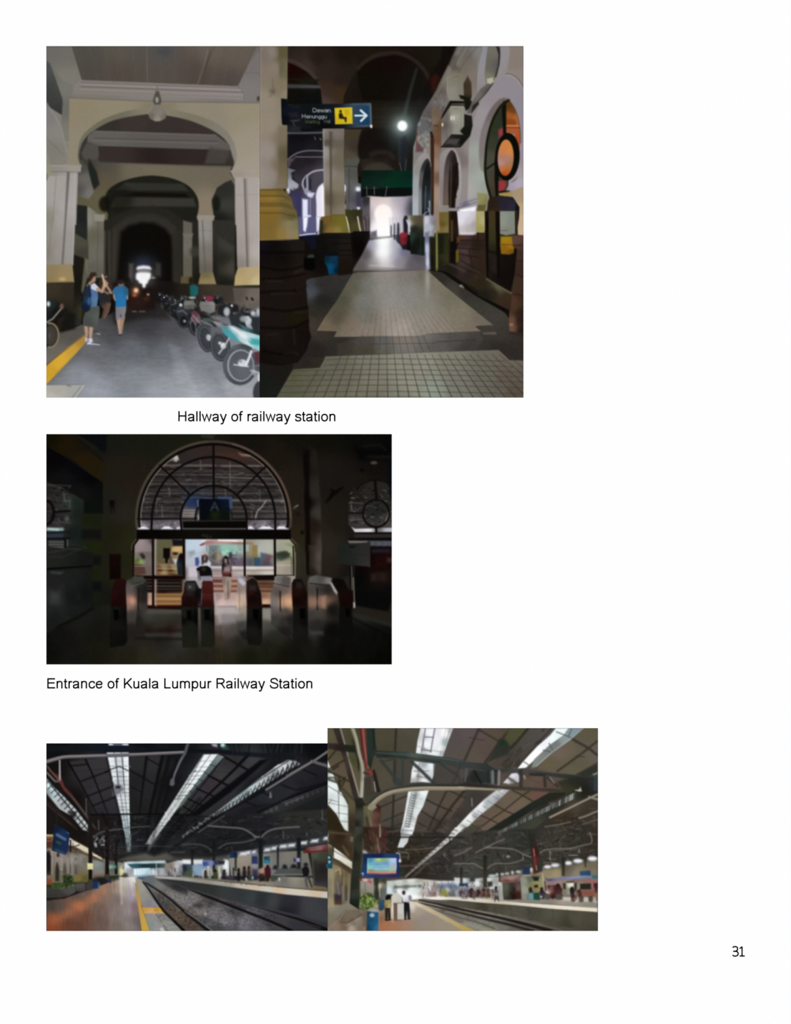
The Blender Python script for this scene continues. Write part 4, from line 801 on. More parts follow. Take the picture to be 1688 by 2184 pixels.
# light
p.at(*B2)
t=p.thing('spotlight','blazing white spotlight high over the walkway','lamp')
p.G(160,1000,190,200,'6f8a88',a=.5);p.G(160,1000,95,95,'b4cac8',a=.75)
p.L('160 1000 200 800 260 560 330 320',(46,8),'5b6f6c',a=.4,n=0,f=8);p.L('160 1000 130 1250 130 1450',(40,10),'4a5a62',a=.4,n=0,f=8)
p.E(160,1000,58,62,'fbfffd',f=5)
p.P('130 1150 200 1120 240 1300 200 1530 170 1530 120 1350','1c2430',f=8,n=0,a=.6);p.L('130 1450 150 1530',8,'6d7a80',a=.7,n=0);p.L('205 1400 195 1530',8,'6d7a80',a=.5,n=0)
# air-conditioner condensers
t=p.thing('air_conditioner','upper grey air conditioner unit on the right wall, in shade','air conditioner')
p.P('700 400 850 370 890 400 890 640 850 700 710 700 690 560','760 450 7e7867,850 420 77725f,760 600 8a857a,860 600 7b776c',f=2.5);p.L('760 420 830 405',8,'5b5648',n=0,a=.7);p.L('700 420 690 690',9,'9c968a',n=0,a=.5)
u=t.part('fan_side','dark shaded side');p.P('890 500 940 400 985 480 990 640 960 760 900 720','920 500 3a3020,950 600 413525,960 450 4a3c2c,930 690 15140d',n=u,f=3)
t=p.thing('air_conditioner','lower grey air conditioner unit on the right wall, lit, in a black bracket','air conditioner')
p.P('690 790 740 755 895 760 890 1100 760 1110 650 1200 640 920','700 900 67635c,720 1050 706b64,800 800 8b8a78,850 950 929083,780 900 a6a498,800 1060 8f8d80,850 1080 86857a,670 1000 58504a',f=2.5)
p.L('735 770 690 860 690 1150',9,'55504a',n=0,a=.6);p.L('770 795 830 795',8,'6a6858',n=0,a=.8);p.E(745,905,12,30,'dcdad2',n=0,f=3,a=.8);p.E(775,905,9,28,'dcdad2',n=0,f=3,a=.8);p.L('860 800 860 1080',7,'6f6d62',n=0,a=.6)
p.E(640,985,9,20,'efe6c8',n=0,f=3)
u=t.part('bracket','black steel bracket')
p.P('730 700 900 705 900 735 750 735 650 890 620 920 640 860','14120e',n=u,f=2.5);p.L('745 750 895 752',14,'1b1813',n=u,f=2.5)
p.P('840 630 900 640 940 700 990 700 985 780 920 820 900 760 900 690 850 670','17160c',n=u,f=3)
p.P('900 860 990 880 1000 1000 970 1120 870 1240 820 1240 900 1120 850 1060 900 1000','940 950 1b1a14,950 1080 14130e,880 1180 1c1a14',n=u,f=3)
p.P('745 1100 900 1105 960 1110 855 1255 620 1255 680 1180','800 1130 1c1b17,780 1200 3c3936,740 1230 28241f,870 1180 15130f',n=u,f=2.5);p.P('720 1155 850 1155 810 1215 670 1215','45423f',n=u,f=3);p.L('625 1250 850 1252',9,'0f0c0a',n=u)
t=p.thing('conduit','grey pipe slanting up from the lower air conditioner to the round opening','pipe')
p.P('1090 560 1190 480 1250 490 1180 590 1060 720 970 850 930 850 1000 700','1150 520 867e78,1050 640 6e6864,980 780 57534f,1180 560 3b332f',f=2.5);p.L('1240 495 1150 620 1070 700',12,'3a2f2a',n=0,a=.8,f=3);p.P('1000 760 1070 700 1075 740 980 860','2a221c',f=3,n=0)
u=t.part('end_cap','pale square cap');p.P('1170 440 1240 420 1250 465 1220 500 1175 490','b3af98',n=u,f=3)
# the sign
p.at(*B1)
t=p.thing('sign','hanging dark blue waiting hall sign with yellow pictogram and white arrow','sign')
p.P('280 672 350 680 360 750 780 740 1080 735 1130 728 1350 725 1360 760 1365 980 1330 1010 1050 1030 500 1035 380 990 300 990 285 900','320 700 0b0e14,320 900 080a10,330 850 101626,450 800 11161c,600 800 0f1416,450 950 15181d,700 780 0f1418,800 1010 0b0c0c,850 850 121820,1250 745 33485a,1345 800 53606c',f=2)
p.P('360 850 470 830 500 900 400 900','1f2227',f=6,n=0,a=.8);p.L('395 938 500 930 420 950 440 1000',10,'50545a',n=0,a=.7,f=3);p.P('380 1000 500 1010 530 1080 360 1070','2a2d30',f=6,n=0,a=.7)
p.L('360 745 420 770 500 780',6,'2c3a3c',n=0,a=.6)
u=t.part('lettering','white words Dewan Menunggu')
lettering(p,'Dewan',660,790,44,9,'a3abb0', sx=1.42,a=.85,n=u)
lettering(p,'Menunggu',530,864,42,9,'9aa2a8', sx=1.36,a=.85, slope=.01,n=u)
p.L('665 835 880 832',5,'8b949a',n=0,a=.3,f=4)
u=t.part('lettering','dim green words Waiting Hall')
lettering(p,'Waiting',568,930,38,7,'4c5c34', sx=1.25,a=.8,n=u); lettering(p,'Hall',795,926,38,7,'5b6660', sx=1.1,a=.8,n=u)
u=t.part('pictogram_panel','yellow panel with a seated black figure')
p.P('918 785 1128 778 1135 975 925 982','950 800 d9bd12,1100 800 e2c51a,950 950 c8aa12,1100 950 d2b416',n=u,f=2);p.P('1030 800 1100 800 1100 870 1040 870','c0a010',n=0,f=5,a=.8)
v=u.part('seated_figure')
p.E(990,826,15,17,'33240a',n=v,f=2.5);p.P('970 850 1005 845 1020 880 1030 895 1062 893 1062 945 1050 960 1040 945 1038 920 990 915 975 900','2a2008',n=v,f=2.5)
p.P('970 870 985 860 990 905 975 915','1c1608',n=v,f=3)
u=t.part('arrow_panel','blue panel with a white arrow pointing right')
p.P('1140 760 1335 755 1340 990 1148 995','1180 780 2b4258,1300 780 1c4061,1180 960 27435e,1300 960 163d61',n=u,f=2)
v=u.part('arrow','white arrow');p.L('1165 877 1300 877',23,'cfe0ee',n=v,f=1.8);p.L('1232 815 1300 876 1235 940',26,'cfe0ee',n=v,f=1.8)
p.L('1350 740 1358 985',12,'4c5a66',n=0,a=.7);p.L('1130 742 1350 735',14,'3c5262',n=0,a=.8);p.L('290 700 296 970',14,'080a10',n=0)
p.E(1356,1005,14,20,'eef2f0',n=0,f=3)
p.finish(.85,.9)

# ---------------------------------------------------------------- photograph 3: dark ticket hall with turnstiles
p=Pic(99,926,836,1417,'photograph of a dark ticket hall with turnstiles under a glazed arch')
C1, C2, C3, C4=(90,915,4.442),(465,915,4.442),(90,1165,4.442),(465,1165,4.442)
rr=random.Random(9)
p.at(*C1)
p.part('wall','dark olive brown end wall around the glazed arch')
p.R(0,0,3400,2300,'60 100 0d0c02,400 100 0b0b09,700 100 171811,1000 80 17190f,1400 70 191a0e,2000 70 14120c,2400 100 12100a,2700 100 100e08,3000 100 0a0b08,3300 100 070808,700 400 1f1a12,850 600 231d14,650 700 1b1c14,780 800 25221a,850 500 21190f,700 1000 1b1b0c,800 1050 25240f,2250 250 1c150d,2350 500 211a13,2430 800 231a13,2450 1050 28210f,2700 400 1b1712,2800 500 1a1410,2950 500 19160f,2800 900 1e1812,2700 1050 2a221b,3000 900 17140f,3100 300 110e0b,650 1300 1c1c10,800 1400 22220f,600 1600 15160f,2500 1200 2b281e,2600 1250 2a2219,2750 1250 1f1b15',n=p.cur)
p.at(*C1)
p.part('ceiling','dark soffit panels at the upper left')
p.P('42 48 330 48 600 300 600 520 300 300 42 170','100 80 100e02,200 150 1d1402,400 300 241804,500 400 221805,560 450 1f1a0a,400 150 17110a',f=3)
p.P('320 48 600 200 580 310 300 60','17160f',f=4,n=0);p.P('400 48 620 48 600 220 560 210','0a0c10',f=6,n=0)
p.L('300 50 570 300',12,'0f0c08',a=.8,n=0,f=4)
p.P('42 165 200 260 575 505 575 800 400 700 42 500','150 300 060507,300 340 07060d,450 480 060507,200 450 0f0f0f,400 600 121211,540 600 0a0c0b,500 720 0b110e',f=3)
p.part('side_opening','glimpse of the platform through glass at the left edge')
p.P('42 500 200 560 400 680 400 800 380 1160 42 1160','70 560 242222,150 600 2a2827,200 620 24241f,260 700 2f3532,300 700 18231e,350 800 172019,100 800 262220,200 850 2b2a2a,300 1000 141d19,250 1100 202422,150 900 2d2a2c',f=3)
for y in (530,560,600,650,720,780,830,880):
    p.L([(50, y),(270, y + 8)],8, rr.choice(['4a4645','3d3a3a','12110f','56524f']),a=.6,n=0,f=4)
p.scatter(50,540,270,930,40,20,['4d4a49','15120f','383433','0f0d0c'],14,asp=.4,a=.6)
p.A(40,790,70,110,-95,95,26,'0c0a0b',n=0,f=4)
p.L('130 785 260 778',20,'080808',n=0,f=4);p.L('45 950 190 950',28,'8fb5ac',n=0,f=5,a=.9);p.L('60 945 150 955',14,'c8e4dc',n=0,f=5,a=.8);p.L('42 985 260 975',12,'10151a',n=0,f=3)
p.R(45,995,200,1030,'2b3346',n=0,f=5);p.L('42 1040 260 1035',14,'08090b',n=0,f=3);p.L('220 1040 220 1110',20,'0c0d0c',n=0,f=4)
for y in (1070,1095,1120): p.L([(70, y),(200, y)],12,'777770',a=.75,n=0,f=4)
p.L('240 1050 240 1115',10,'6c6e68',n=0,a=.7,f=4);p.L('205 600 215 680',10,'6b7169',n=0,a=.6,f=4);p.L('200 680 265 680',10,'4b5a52',n=0,a=.8,f=4);p.L('262 680 262 760',10,'3f4f47',n=0,a=.8,f=4);p.E(235,850,20,26,'45504b',n=0,f=6)
p.part('panel','row of dim green and black panels on the wall beside the glass')
for y0, y1, c in ((810,925,'171d0a'),(950,1045,'10120f'),(1080,1155,'1a200a')):
    p.R(375, y0,560, y1, c,f=8)
p.R(395,690,570,800,'0b0f0c',f=6)
p.at(*C3)
for y0, y1, c in ((-30,60,'1a2206'),(90,180,'0f1111'),(200,320,'191e08'),(340,425,'0d0e10'),(440,540,'15190c')):
    p.R(470, y0,558, y1, c,f=8)
p.part('counter','dim grey ticket counter along the left')
p.P('42 0 480 60 480 580 330 650 140 760 42 830','100 50 20221c,300 50 1a1c18,100 150 1f201d,400 120 151613,100 300 1c1d1c,300 300 1b1d1d,120 500 2a2c2b,300 500 161817,100 700 181918,420 450 121312,60 600 1f2120',f=3)
p.P('42 205 470 180 470 195 42 228','070a09',f=3,n=0);p.L('50 100 200 100 400 0',8,'2f332f',a=.6,n=0,f=5);p.L('60 60 300 20 420 15',8,'3a3e3a',a=.5,n=0,f=4)
p.P('80 240 200 245 170 265 90 258','3a3d3d',f=6,n=0);p.P('80 430 160 430 160 550 80 540','363938',f=10,n=0,a=.7);p.L('210 5 390 15',8,'0d100f',n=0,f=3,a=.8)
p.N(50,250,460,700,6,12,12,3)
p.part('floor','dark reflective tiled hall floor')
p.P('42 830 140 765 480 590 560 560 900 560 1340 580 2400 590 2800 560 2960 640 3320 740 3320 1130 42 1130','60 1000 0d0d0b,200 900 12110e,400 700 191a15,500 800 14140f,500 1000 17160c,300 1080 141412,800 1050 1f1c11,900 700 1d1c1a,1000 650 3b3c35,1150 660 37362c,1150 720 2e2b24,1200 800 24110a,1000 800 241d16,1100 840 2c2b28,1300 850 3a3833,1100 870 15130f,1100 950 27251f,1250 1000 2b2a25,1000 1050 282619,1300 1080 242217,1500 1050 211f16,1650 1000 211e14,1700 1080 241f12,1750 650 8c7f7c,1700 700 7c6a66,1700 780 5a4c4a,1680 900 352d25,1800 800 4a4540,1850 900 242119,1950 1050 16170a,2150 650 7d7a70,2150 750 44433a,2200 850 26261e,2150 950 1b1a10,2300 1050 141309,2500 900 15140f,2550 820 2f2f29,2400 1000 12110b,2700 900 0d0d0a,2800 1050 0b0a07,3000 650 262824,3100 900 0b0b09,3250 1050 080704,2950 800 0c0c0b',f=4)
p.P('1000 600 1340 590 1330 640 990 640','4e4e46',f=6,n=0,a=.7);p.P('1640 560 1840 560 1840 720 1660 740','8c8686',f=10,n=0,a=.7)
p.P('1640 560 1700 600 1690 720 1640 620','b9a59c',f=10,n=0,a=.7)
p.L('880 870 1100 880 1330 880',22,'171511',n=0,f=8,a=.9);p.L('1000 800 1330 800',30,'22120d',n=0,f=10,a=.8);p.L('990 840 1330 838',22,'3d3b36',n=0,f=8,a=.7)
p.P('2950 650 3020 640 3320 730 3320 770 3100 700','23251f',f=6,n=0);p.L('2920 670 3300 860',24,'070707',n=0,f=8,a=.7)
p.L('1655 760 1660 1120',14,'3c2c14',n=0,f=6,a=.4);p.L('1690 760 1700 1120',12,'3a3010',n=0,f=6,a=.5);p.L('150 760 330 680 480 590',20,'0a0d0b',n=0,f=6)
p.N(500,700,3300,1110,3,10,20,13)
# ----- the glazed arch, view of the train shed
p.at(*C1)
p.part('shed_roof','iron train shed roof seen through the arch glass')
CX, CY=1625,850
def semi(r, y1, x0=None):
    return [(CX + r * math.cos(math.radians(a)), CY - r * math.sin(math.radians(a))) for a in range(0,181,6)] + [(CX - r, y1),(CX + r, y1)]
p.P(semi(715,960),'1200 280 2d1f1b,1600 200 332420,1900 230 3b221b,2000 300 2f2725,1300 400 2c2625,1100 550 2a2422,1000 750 2c2829,1250 700 2e2926,1500 450 2f2827,1800 420 36302e,1900 600 2a2826,2100 600 26231f,1950 800 302a28,2200 800 3a3331,1200 900 3c373c,2200 900 55505a,1450 650 2b3448,1700 500 2a2625',f=2)
ys=[345,372,400,432,455,490,520,548,580,610,640,665,690,720,745,775,800,830]
for i, y in enumerate(ys):
    h=math.sqrt(max(700 ** 2 - (CY - y) ** 2,1))
    c='6b5f59' if i % 3 == 0 else ('171110' if i % 3 == 1 else '4a4340')
    p.L([(CX - h + 10, y),(CX + h - 10, y + rr.uniform(-4,4))], rr.uniform(6,13), c,a=.6,n=0,f=3)
for _ in range(190):
    a=rr.uniform(8,172); r=rr.uniform(330,680); x=CX + r * math.cos(math.radians(a)); y=CY - r * math.sin(math.radians(a))
    if y < 330: continue
    p.L([(x, y),(x + rr.uniform(-50,50), y + rr.uniform(-7,7))], rr.uniform(4,11), rr.choice(['7b706a','1a1312','5a4f4a','14100f','453c38','241f1d']),a=rr.uniform(.35,.75),n=0,f=3)
for x, y0, y1 in ((1205,560,640),(1135,720,835),(960,600,680),(1780,320,560),(2060,580,680),(1735,560,640),(2270,660,700),(1080,700,800),(1500,300,380),(1985,780,850)):
    p.L([(x, y0),(x + 4, y1)],8,'7c736c',a=.55,n=0,f=3)
p.L('1150 345 1640 345',16,'6b625e',a=.75,n=0,f=4);p.L('1700 350 2060 350',12,'857b76',a=.65,n=0,f=4)
p.L('1640 455 2180 470',9,'9a918b',a=.6,n=0,f=3);p.L('1750 675 2290 678',9,'9c9290',a=.7,n=0,f=3)
p.L('2120 680 2080 740 2040 780 2020 860',14,'9a8f89',a=.85,n=0,f=3,sm=True)
p.P('1200 300 1225 275 1260 248 1285 255 1298 290 1270 312 1230 300','1230 285 6b6560,1270 265 cfcbc2,1285 290 a39d92',f=4,n=0)
p.P('1860 225 1900 238 2010 245 1960 262 1890 258','b39a88',f=4,n=0,a=.9);p.P('1640 220 1840 225 1980 260 2050 300 1900 290 1640 260','4a2a20',f=8,n=0,a=.6);p.L('1840 180 1980 240 2060 300 2110 350',9,'8d6e60',n=0,a=.8,f=3,sm=True)
p.P('900 870 1320 862 1320 950 900 950','1000 900 4a464c,1200 890 5b555c,1280 930 6e6874,950 930 a8a4b4',f=4,n=0);p.P('1940 862 2340 862 2340 950 1940 950','2000 900 5b5257,2200 900 4c4647,2320 900 5e575e,2100 930 85808c',f=4,n=0)
p.N(900,860,1320,950,22,5,3,21);p.N(1940,860,2340,950,22,5,3,22);p.N(950,330,2300,860,13,8,2.5,23)
for x0, x1 in ((915,1010),(1130,1240),(1270,1318),(1945,2010),(2050,2200),(2215,2330)):
    p.P([(x0,948),((x0 * 3 + x1) / 4,920),((x0 + x1 * 2) / 3,922),(x1,948)],'e8e6f2',f=4,n=0)
for x in range(950,2340,28):
    if 1320 < x < 1940: continue
    p.E(x, rr.uniform(890,930),10,8, rr.choice(['c4becb','3a3336','8f8892']),a=.55,n=0,f=4)
p.P(arch('1330 860 1325 790 1370 680 1430 645 1480 650','1480 740 1440 860'),'1400 700 20345c,1380 800 5f564f,1420 820 6f655e,1450 680 1c2c52',f=4,n=0)
for y in (770,795,820): p.L([(1335, y),(1470, y)],9,'a8a098',a=.6,n=0,f=3)
p.L('1450 860 1460 780 1490 690',14,'0e0c10',n=0,f=3);p.P('1465 860 1488 780 1492 860','b5b0a8',f=3,n=0,a=.8)
t=p.thing('departure_screen','dark platform screen showing the letter A above the entrance','screen')
p.P('1490 660 1775 660 1780 865 1490 868','1520 690 060a18,1650 700 050b18,1750 700 0a1630,1550 800 080a10,1650 820 0c1508,1750 840 0d1208',f=3)
u=t.part('screen_border','blue border');p.L('1330 650 1480 645 1560 655 1640 655',10,'3d557c',n=0,a=.8,f=3);p.P('1666 640 1800 640 1806 750 1775 760 1772 665 1666 662','34486e',n=u,f=3);p.L('1475 680 1478 740',8,'8da0bf',n=0,a=.8,f=3);p.L('1780 760 1800 860',10,'4d4a4a',n=0,f=3,a=.8)
u=t.part('lettering','pale letter A');p.L('1600 770 1635 695 1668 770',12,'3c454a',n=u,f=4,a=.8);p.L('1615 745 1655 745',9,'3c454a',n=u,f=4,a=.8);p.E(1640,820,45,36,'141f08',n=0,f=8)
p.part('window_frame','black iron glazing bars and pale moulding of the big arch')
w_=p.cur
p.A(CX, CY,728,728,0,180,26,'0 0 463b30',n=w_,f=3,seg=50) if 0 else p.A(CX, CY,730,730,-6,186,26,'43382e',n=w_,f=3,seg=60)
p.A(CX, CY,728,728,0,75,20,'6b4f40',n=0,a=.7,f=4,seg=30);p.A(CX, CY,735,735,95,186,14,'4d4334',n=0,a=.7,f=4,seg=30)
p.A(CX, CY,706,706,-6,186,24,'0c0806',n=w_,f=3,seg=60)
p.A(CX, CY,690,690,5,60,7,'a08c7e',n=0,a=.75,f=2.5,seg=30);p.A(CX, CY,690,690,120,186,8,'9b9086',n=0,a=.8,f=2.5,seg=30)
p.A(CX, CY,585,585,0,180,20,'0d0908',n=w_,f=2.5,seg=50);p.L([(CX - 585, CY),(CX - 590,960)],20,'0d0908',n=w_);p.L([(CX + 583, CY),(CX + 585,960)],20,'0d0908',n=w_)
p.A(CX, CY,313,313,0,180,20,'0e0a09',n=w_,f=2.5,seg=40);p.L([(CX - 313, CY),(1320,955)],18,'0e0a09',n=w_);p.L([(CX + 313, CY),(1940,955)],18,'0e0a09',n=w_)
p.L('1623 145 1627 660',20,'0d0908',n=w_)
p.L('1115 345 1405 625',16,'0d0908',n=w_);p.L('2118 355 1855 615',16,'0d0908',n=w_)
p.L('905 852 1470 850',12,'100c0b',n=w_);p.L('1800 855 2345 852',12,'100c0b',n=w_)
p.A(CX, CY,175,180,0,60,12,'121018',n=w_,a=.9);p.A(CX, CY,175,180,130,180,12,'121018',n=w_,a=.9)
p.P('1500 48 1515 80 1620 95 1640 48','2f3020',f=5,n=0,a=.7)
p.part('beam','black transom beam across the foot of the arch')
p.P('1335 878 1936 872 1936 940 1340 940','0a0705',f=2.5);p.L('1330 942 1930 944',8,'6e665f',n=0,a=.75)
p.P('900 955 2355 955 2360 1045 895 1045','1000 1000 080504,1550 1010 100e08,2000 1000 080605,2300 1000 0a0503')
p.scatter(1510,1000,1600,1030,8,12,['22201a'],4)
# ----- bright opening under the beam
p.part('doorway','bright opening under the beam looking onto the platforms')
p.at(*C3)
B_='900 0 9c8688,1000 0 8a7c80,960 60 6e625c,900 230 54382c,1000 230 6e6059,1000 150 7a716b,1100 0 5b5730,1180 0 4e4a2c,1100 100 58532f,1280 40 9e7848,1150 200 6e5232,1300 250 2f2018,1400 0 b3c6da,1450 50 b4c8dc,1500 0 b5b9c6,1400 150 b8bccb,1430 260 b3a7b2,1560 20 c3a9a9,1620 60 6f8280,1600 220 ccd0da,1700 30 87b8a6,1850 30 86a39a,1900 150 5f5568,1780 150 6b5c6c,1700 200 c6bcc6,1800 210 b1a3a3,1980 50 9c8258,2060 50 b0b7b1,2150 30 b3b5a4,2100 150 63585f,2000 150 3f5066,2150 210 a89c94,2250 60 9c9e80,2330 20 a2a188,2280 120 5b6448,2300 200 a39b88,2370 60 9ea278,2340 250 9a927e'
p.P('910 -65 2355 -65 2400 0 2400 270 2400 560 870 560 865 0', B_,f=2.5)
d=p.cur
p.at(*C1)
p.P('910 1048 1060 1048 1060 1160 865 1160 868 1105','940 1080 9a8688,1000 1100 8d7b7d,1050 1060 403838',f=3,n=0);p.P('1085 1048 1230 1048 1230 1160 1085 1160','5e5836',f=3,n=0)
p.P('1232 1048 1335 1048 1335 1115 1240 1115','16141a',f=3,n=0);p.P('1225 1120 1335 1115 1335 1160 1225 1160','c09458',f=4,n=0)
p.P('1370 1048 1666 1048 1666 1160 1370 1160','1400 1100 b9cde2,1480 1080 bccfe2,1550 1055 dfdfea,1600 1090 c9908c,1600 1130 8fb3b5',f=3,n=0)
p.P('1510 1090 1560 1055 1700 1060 1900 1068 2000 1078 2000 1092 1700 1092 1540 1098 1510 1110','1560 1075 a87672,1700 1080 bd8f88,1900 1085 9c6c58',f=3,n=0)
p.P('1666 1046 1910 1046 1910 1072 1666 1062','efe4e6',f=3,n=0)
p.L('1560 1100 1562 1160',9,'6f8589',n=0,a=.9);p.L('1500 1100 1530 1085',10,'5a3030',n=0,f=3)
p.P('1580 1100 1960 1096 1960 1160 1580 1160','1650 1130 94b9ac,1750 1130 9fd0c0,1850 1125 8fb9b0,1800 1150 7ba497',f=4,n=0,a=.9)
p.at(*C3)
# shelves / shop rows behind glass
p.P('1580 -10 1910 -10 1910 195 1580 190','1620 20 6a7a7c,1660 80 6f6258,1720 40 8dd0b4,1800 40 88c2ad,1800 120 5c4c60,1880 150 57465f,1700 150 5f5560,1870 40 9fc2bb,1620 150 5b5a5e',f=4,n=0)
p.N(1580,30,1910,190,25,5,4,30)
p.P('1990 -10 2040 -10 2045 190 1990 190','2010 60 8c7a3e,2030 140 6d6038',f=4,n=0);p.P('2005 110 2070 110 2070 190 2010 190','2b4f70',f=4,n=0);p.P('2070 60 2120 70 2200 90 2190 190 2075 190','2100 100 4f5f6a,2150 120 6b3f48,2130 160 4a4550,2180 130 86797d',f=5,n=0)
p.P('2210 60 2300 45 2350 70 2350 110 2280 130 2220 120','3a4438',f=6,n=0);p.P('2230 80 2260 60 2320 50 2340 80 2300 110','2c3a28',f=6,n=0);p.P('2290 130 2380 100 2395 20 2350 0 2310 -20 2360 -30 2400 0 2400 180 2280 170','7d8656',f=8,n=0,a=.85)
p.P('2215 150 2360 130 2380 260 2215 270','2250 200 a79a86,2330 220 978d7b',f=4,n=0);p.L('2220 180 2370 180',6,'cfc6b8',n=0,a=.7,f=3);p.L('2360 100 2365 260',8,'5f5a45',n=0,f=3)
p.P('1390 195 1910 190 2200 195 2200 270 1390 290','1400 240 c4bdc9,1650 240 9c8c8a,1750 210 d6cdd3,1750 250 98857f,2000 205 cfc3bb,2000 250 ab9a8a,2150 210 c9bfb5',f=4,n=0);p.L('1590 200 2195 202',16,'dcd3d6',n=0,a=.75,f=4);p.L('1600 232 2195 228',9,'7b6a62',n=0,a=.8,f=3)
# platform objects
t=p.thing('monitor','black display on a stand to the left of the doorway, seen through the glass','screen')
p.P('1148 18 1212 18 1212 110 1190 130 1190 160 1170 160 1165 115 1148 110','0e0808',f=3)
p.L('1215 110 1222 155',26,'4a3a30',n=0,f=5,a=.7);p.E(1262,68,24,14,'1d130e',n=0,f=4);p.P('1245 0 1330 0 1325 50 1250 55','d9a861',f=6,n=0,a=.85)
p.P('1085 165 1280 170 1290 270 1085 270','1150 190 8b7a56,1120 225 5c2f0c,1220 230 53300f,1150 255 9c8256,1250 200 9a855c',f=3,n=0);p.L('1090 210 1270 214',8,'c9aa70',n=0,a=.7,f=3);p.L('1090 248 1275 250',7,'bf9f6c',n=0,a=.6,f=3)
p.P('1240 120 1290 120 1290 160 1260 170','cfd8e0',f=5,n=0,a=.8)
t=p.thing('planter','pale terracotta planter box left of the turnstile opening','planter')
p.P('878 185 970 190 985 265 878 265','55392b',f=3);p.L('880 190 968 192',6,'9a8272',n=0,a=.8)
t=p.thing('shrub','light green low shrub growing in the planter at the left pane','plant')
p.P('876 90 920 110 975 150 960 168 878 165','900 130 4e6628,940 150 7f9a4a,880 110 6f8a40',f=4); 
t=p.thing('person','far person in dark clothes behind the green shrub','person')
p.P('925 75 950 65 975 90 975 120 950 118','282022',f=5)
for x in range(985,1040,12): p.L([(x,60),(x + 3,260)],6,'5b4d4a',n=0,a=.4,f=3)
# stairs
p.part('stairs','broad steps lit orange leading up to the platform')
p.P('960 320 1330 310 1340 440 1330 590 990 590 985 440','1100 330 20130f,1100 380 1d110c,1150 420 23140f,1100 500 8f6430,1250 500 8c6532,1200 470 6f4a24,1200 535 a06c38,1100 540 9c6436,1250 545 9f6a36,1020 500 b08069,1020 560 6b4a3a',f=3)
p.P('985 318 1325 315 1325 435 1045 435 1045 440 985 440','1a100c',f=4,n=0);p.P('1090 445 1315 445 1315 555 1090 555','9a6836',f=4,n=0)
for y, c in ((345,'4f453f'),(378,'6b5b52'),(405,'53453c'),(440,'24140e'),(498,'c79a5a'),(470,'5a3818'),(522,'6b4018')):
    p.L([(985, y),(1310, y + 2)],8, c,a=.8,n=0,f=3)
p.P('985 440 1045 440 1045 560 985 560','1010 480 b38872,1020 540 d69c84',f=4,n=0,a=.9)
p.P('985 560 1335 558 1335 600 985 590','1c0805',f=3,n=0);p.L('1060 570 1310 568',10,'3f0d08',n=0,f=3)
p.P('1610 290 2200 300 2210 440 1610 440','1650 330 6e3f38,1650 400 93685c,1850 330 9b6a58,1860 400 8f5c48,2100 340 4c2c20,2100 400 6b4430',f=3,n=0)
for y, c in ((305,'c7a090'),(330,'6a2f24'),(355,'cf9f88'),(378,'74362a'),(402,'c99a84'),(428,'6e3428')):
    p.L([(1620, y),(1930, y + 1)],11, c,a=.8,n=0,f=3)
for y, c in ((335,'8a6440'),(370,'6b4a30'),(405,'a5764e'),(430,'5a3222')):
    p.L([(2040, y),(2210, y + 1)],9, c,a=.75,n=0,f=3)
p.P('1640 440 1850 440 2180 440 2180 560 1640 570','1660 480 9c7f78,1780 480 b79286,1700 540 d8b8ae,1800 550 cdb0aa,2100 480 8a5a40,2120 540 e0b890,2150 500 9c6a48',f=5,n=0)
p.P('2090 500 2170 500 2165 545 2090 545','dba67c',f=8,n=0,a=.8);p.P('2085 550 2165 550 2165 580 2085 580','180906',f=3,n=0);p.P('2085 590 2170 590 2170 700 2090 680','8a8478',f=8,n=0,a=.8)
p.P('1640 570 1840 565 1850 640 1650 640','b7a9a8',f=8,n=0,a=.8)
p.L('1078 -60 1078 560',20,'77706a',a=.6,n=0,f=4);p.L('1075 -60 1070 260',12,'b5aaa2',a=.7,n=0,f=3);p.L('1072 300 1072 550',16,'c99a88',a=.7,n=0,f=4)
# people
t=p.thing('person','dark silhouetted person in teal standing behind the left glass panel','person')
p.P('1298 80 1320 70 1345 85 1350 130 1345 270 1290 270 1280 200 1275 150','1310 100 0e0c0f,1300 170 1f2c3c,1310 240 1a1d28,1330 150 0f0e14',f=3)
u=t.part('head');p.E(1322,92,20,24,'0b0a0c',n=u,f=3)
t=p.thing('person','person in black t-shirt facing the camera behind the paired turnstiles','person')
u=t.part('top','black t-shirt');p.P('1462 210 1500 190 1560 185 1595 200 1608 240 1612 290 1480 330 1475 260','0c0b10',n=u,f=3);p.E(1530,215,22,22,'2e2412',n=0,f=6)
u=t.part('trousers');p.P('1500 285 1600 282 1610 320 1500 325','98919f',n=u,f=4)
u=t.part('head','face under dark hair');p.E(1545,120,30,38,'3a2a2c',n=u,f=4);p.E(1535,118,16,22,'8b6a60',n=u,f=4);p.P('1510 90 1545 78 1575 95 1580 150 1570 100 1530 95','6f4a50',n=0,f=4)
u=t.part('hair','dark hair');p.L('1522 100 1520 165',14,'171013',n=u,f=4);p.P('1575 130 1600 160 1590 200 1575 180','d2d4e0',f=4,n=0)
u=t.part('arm','pale forearm');p.L('1480 240 1490 300 1470 340',12,'a58a84',n=u,f=4)
t=p.thing('barrel','royal blue bin behind the glass left of the black t-shirt person','bin')
p.P('1450 110 1480 105 1490 150 1478 190 1452 180','3a4c9a',f=4)
p.P('1390 50 1440 40 1450 70 1400 100','7f8c9c',f=8,n=0,a=.8)
t=p.thing('person','long haired person in dark top and beige trousers walking between the turnstiles','person')
x0=1665.8
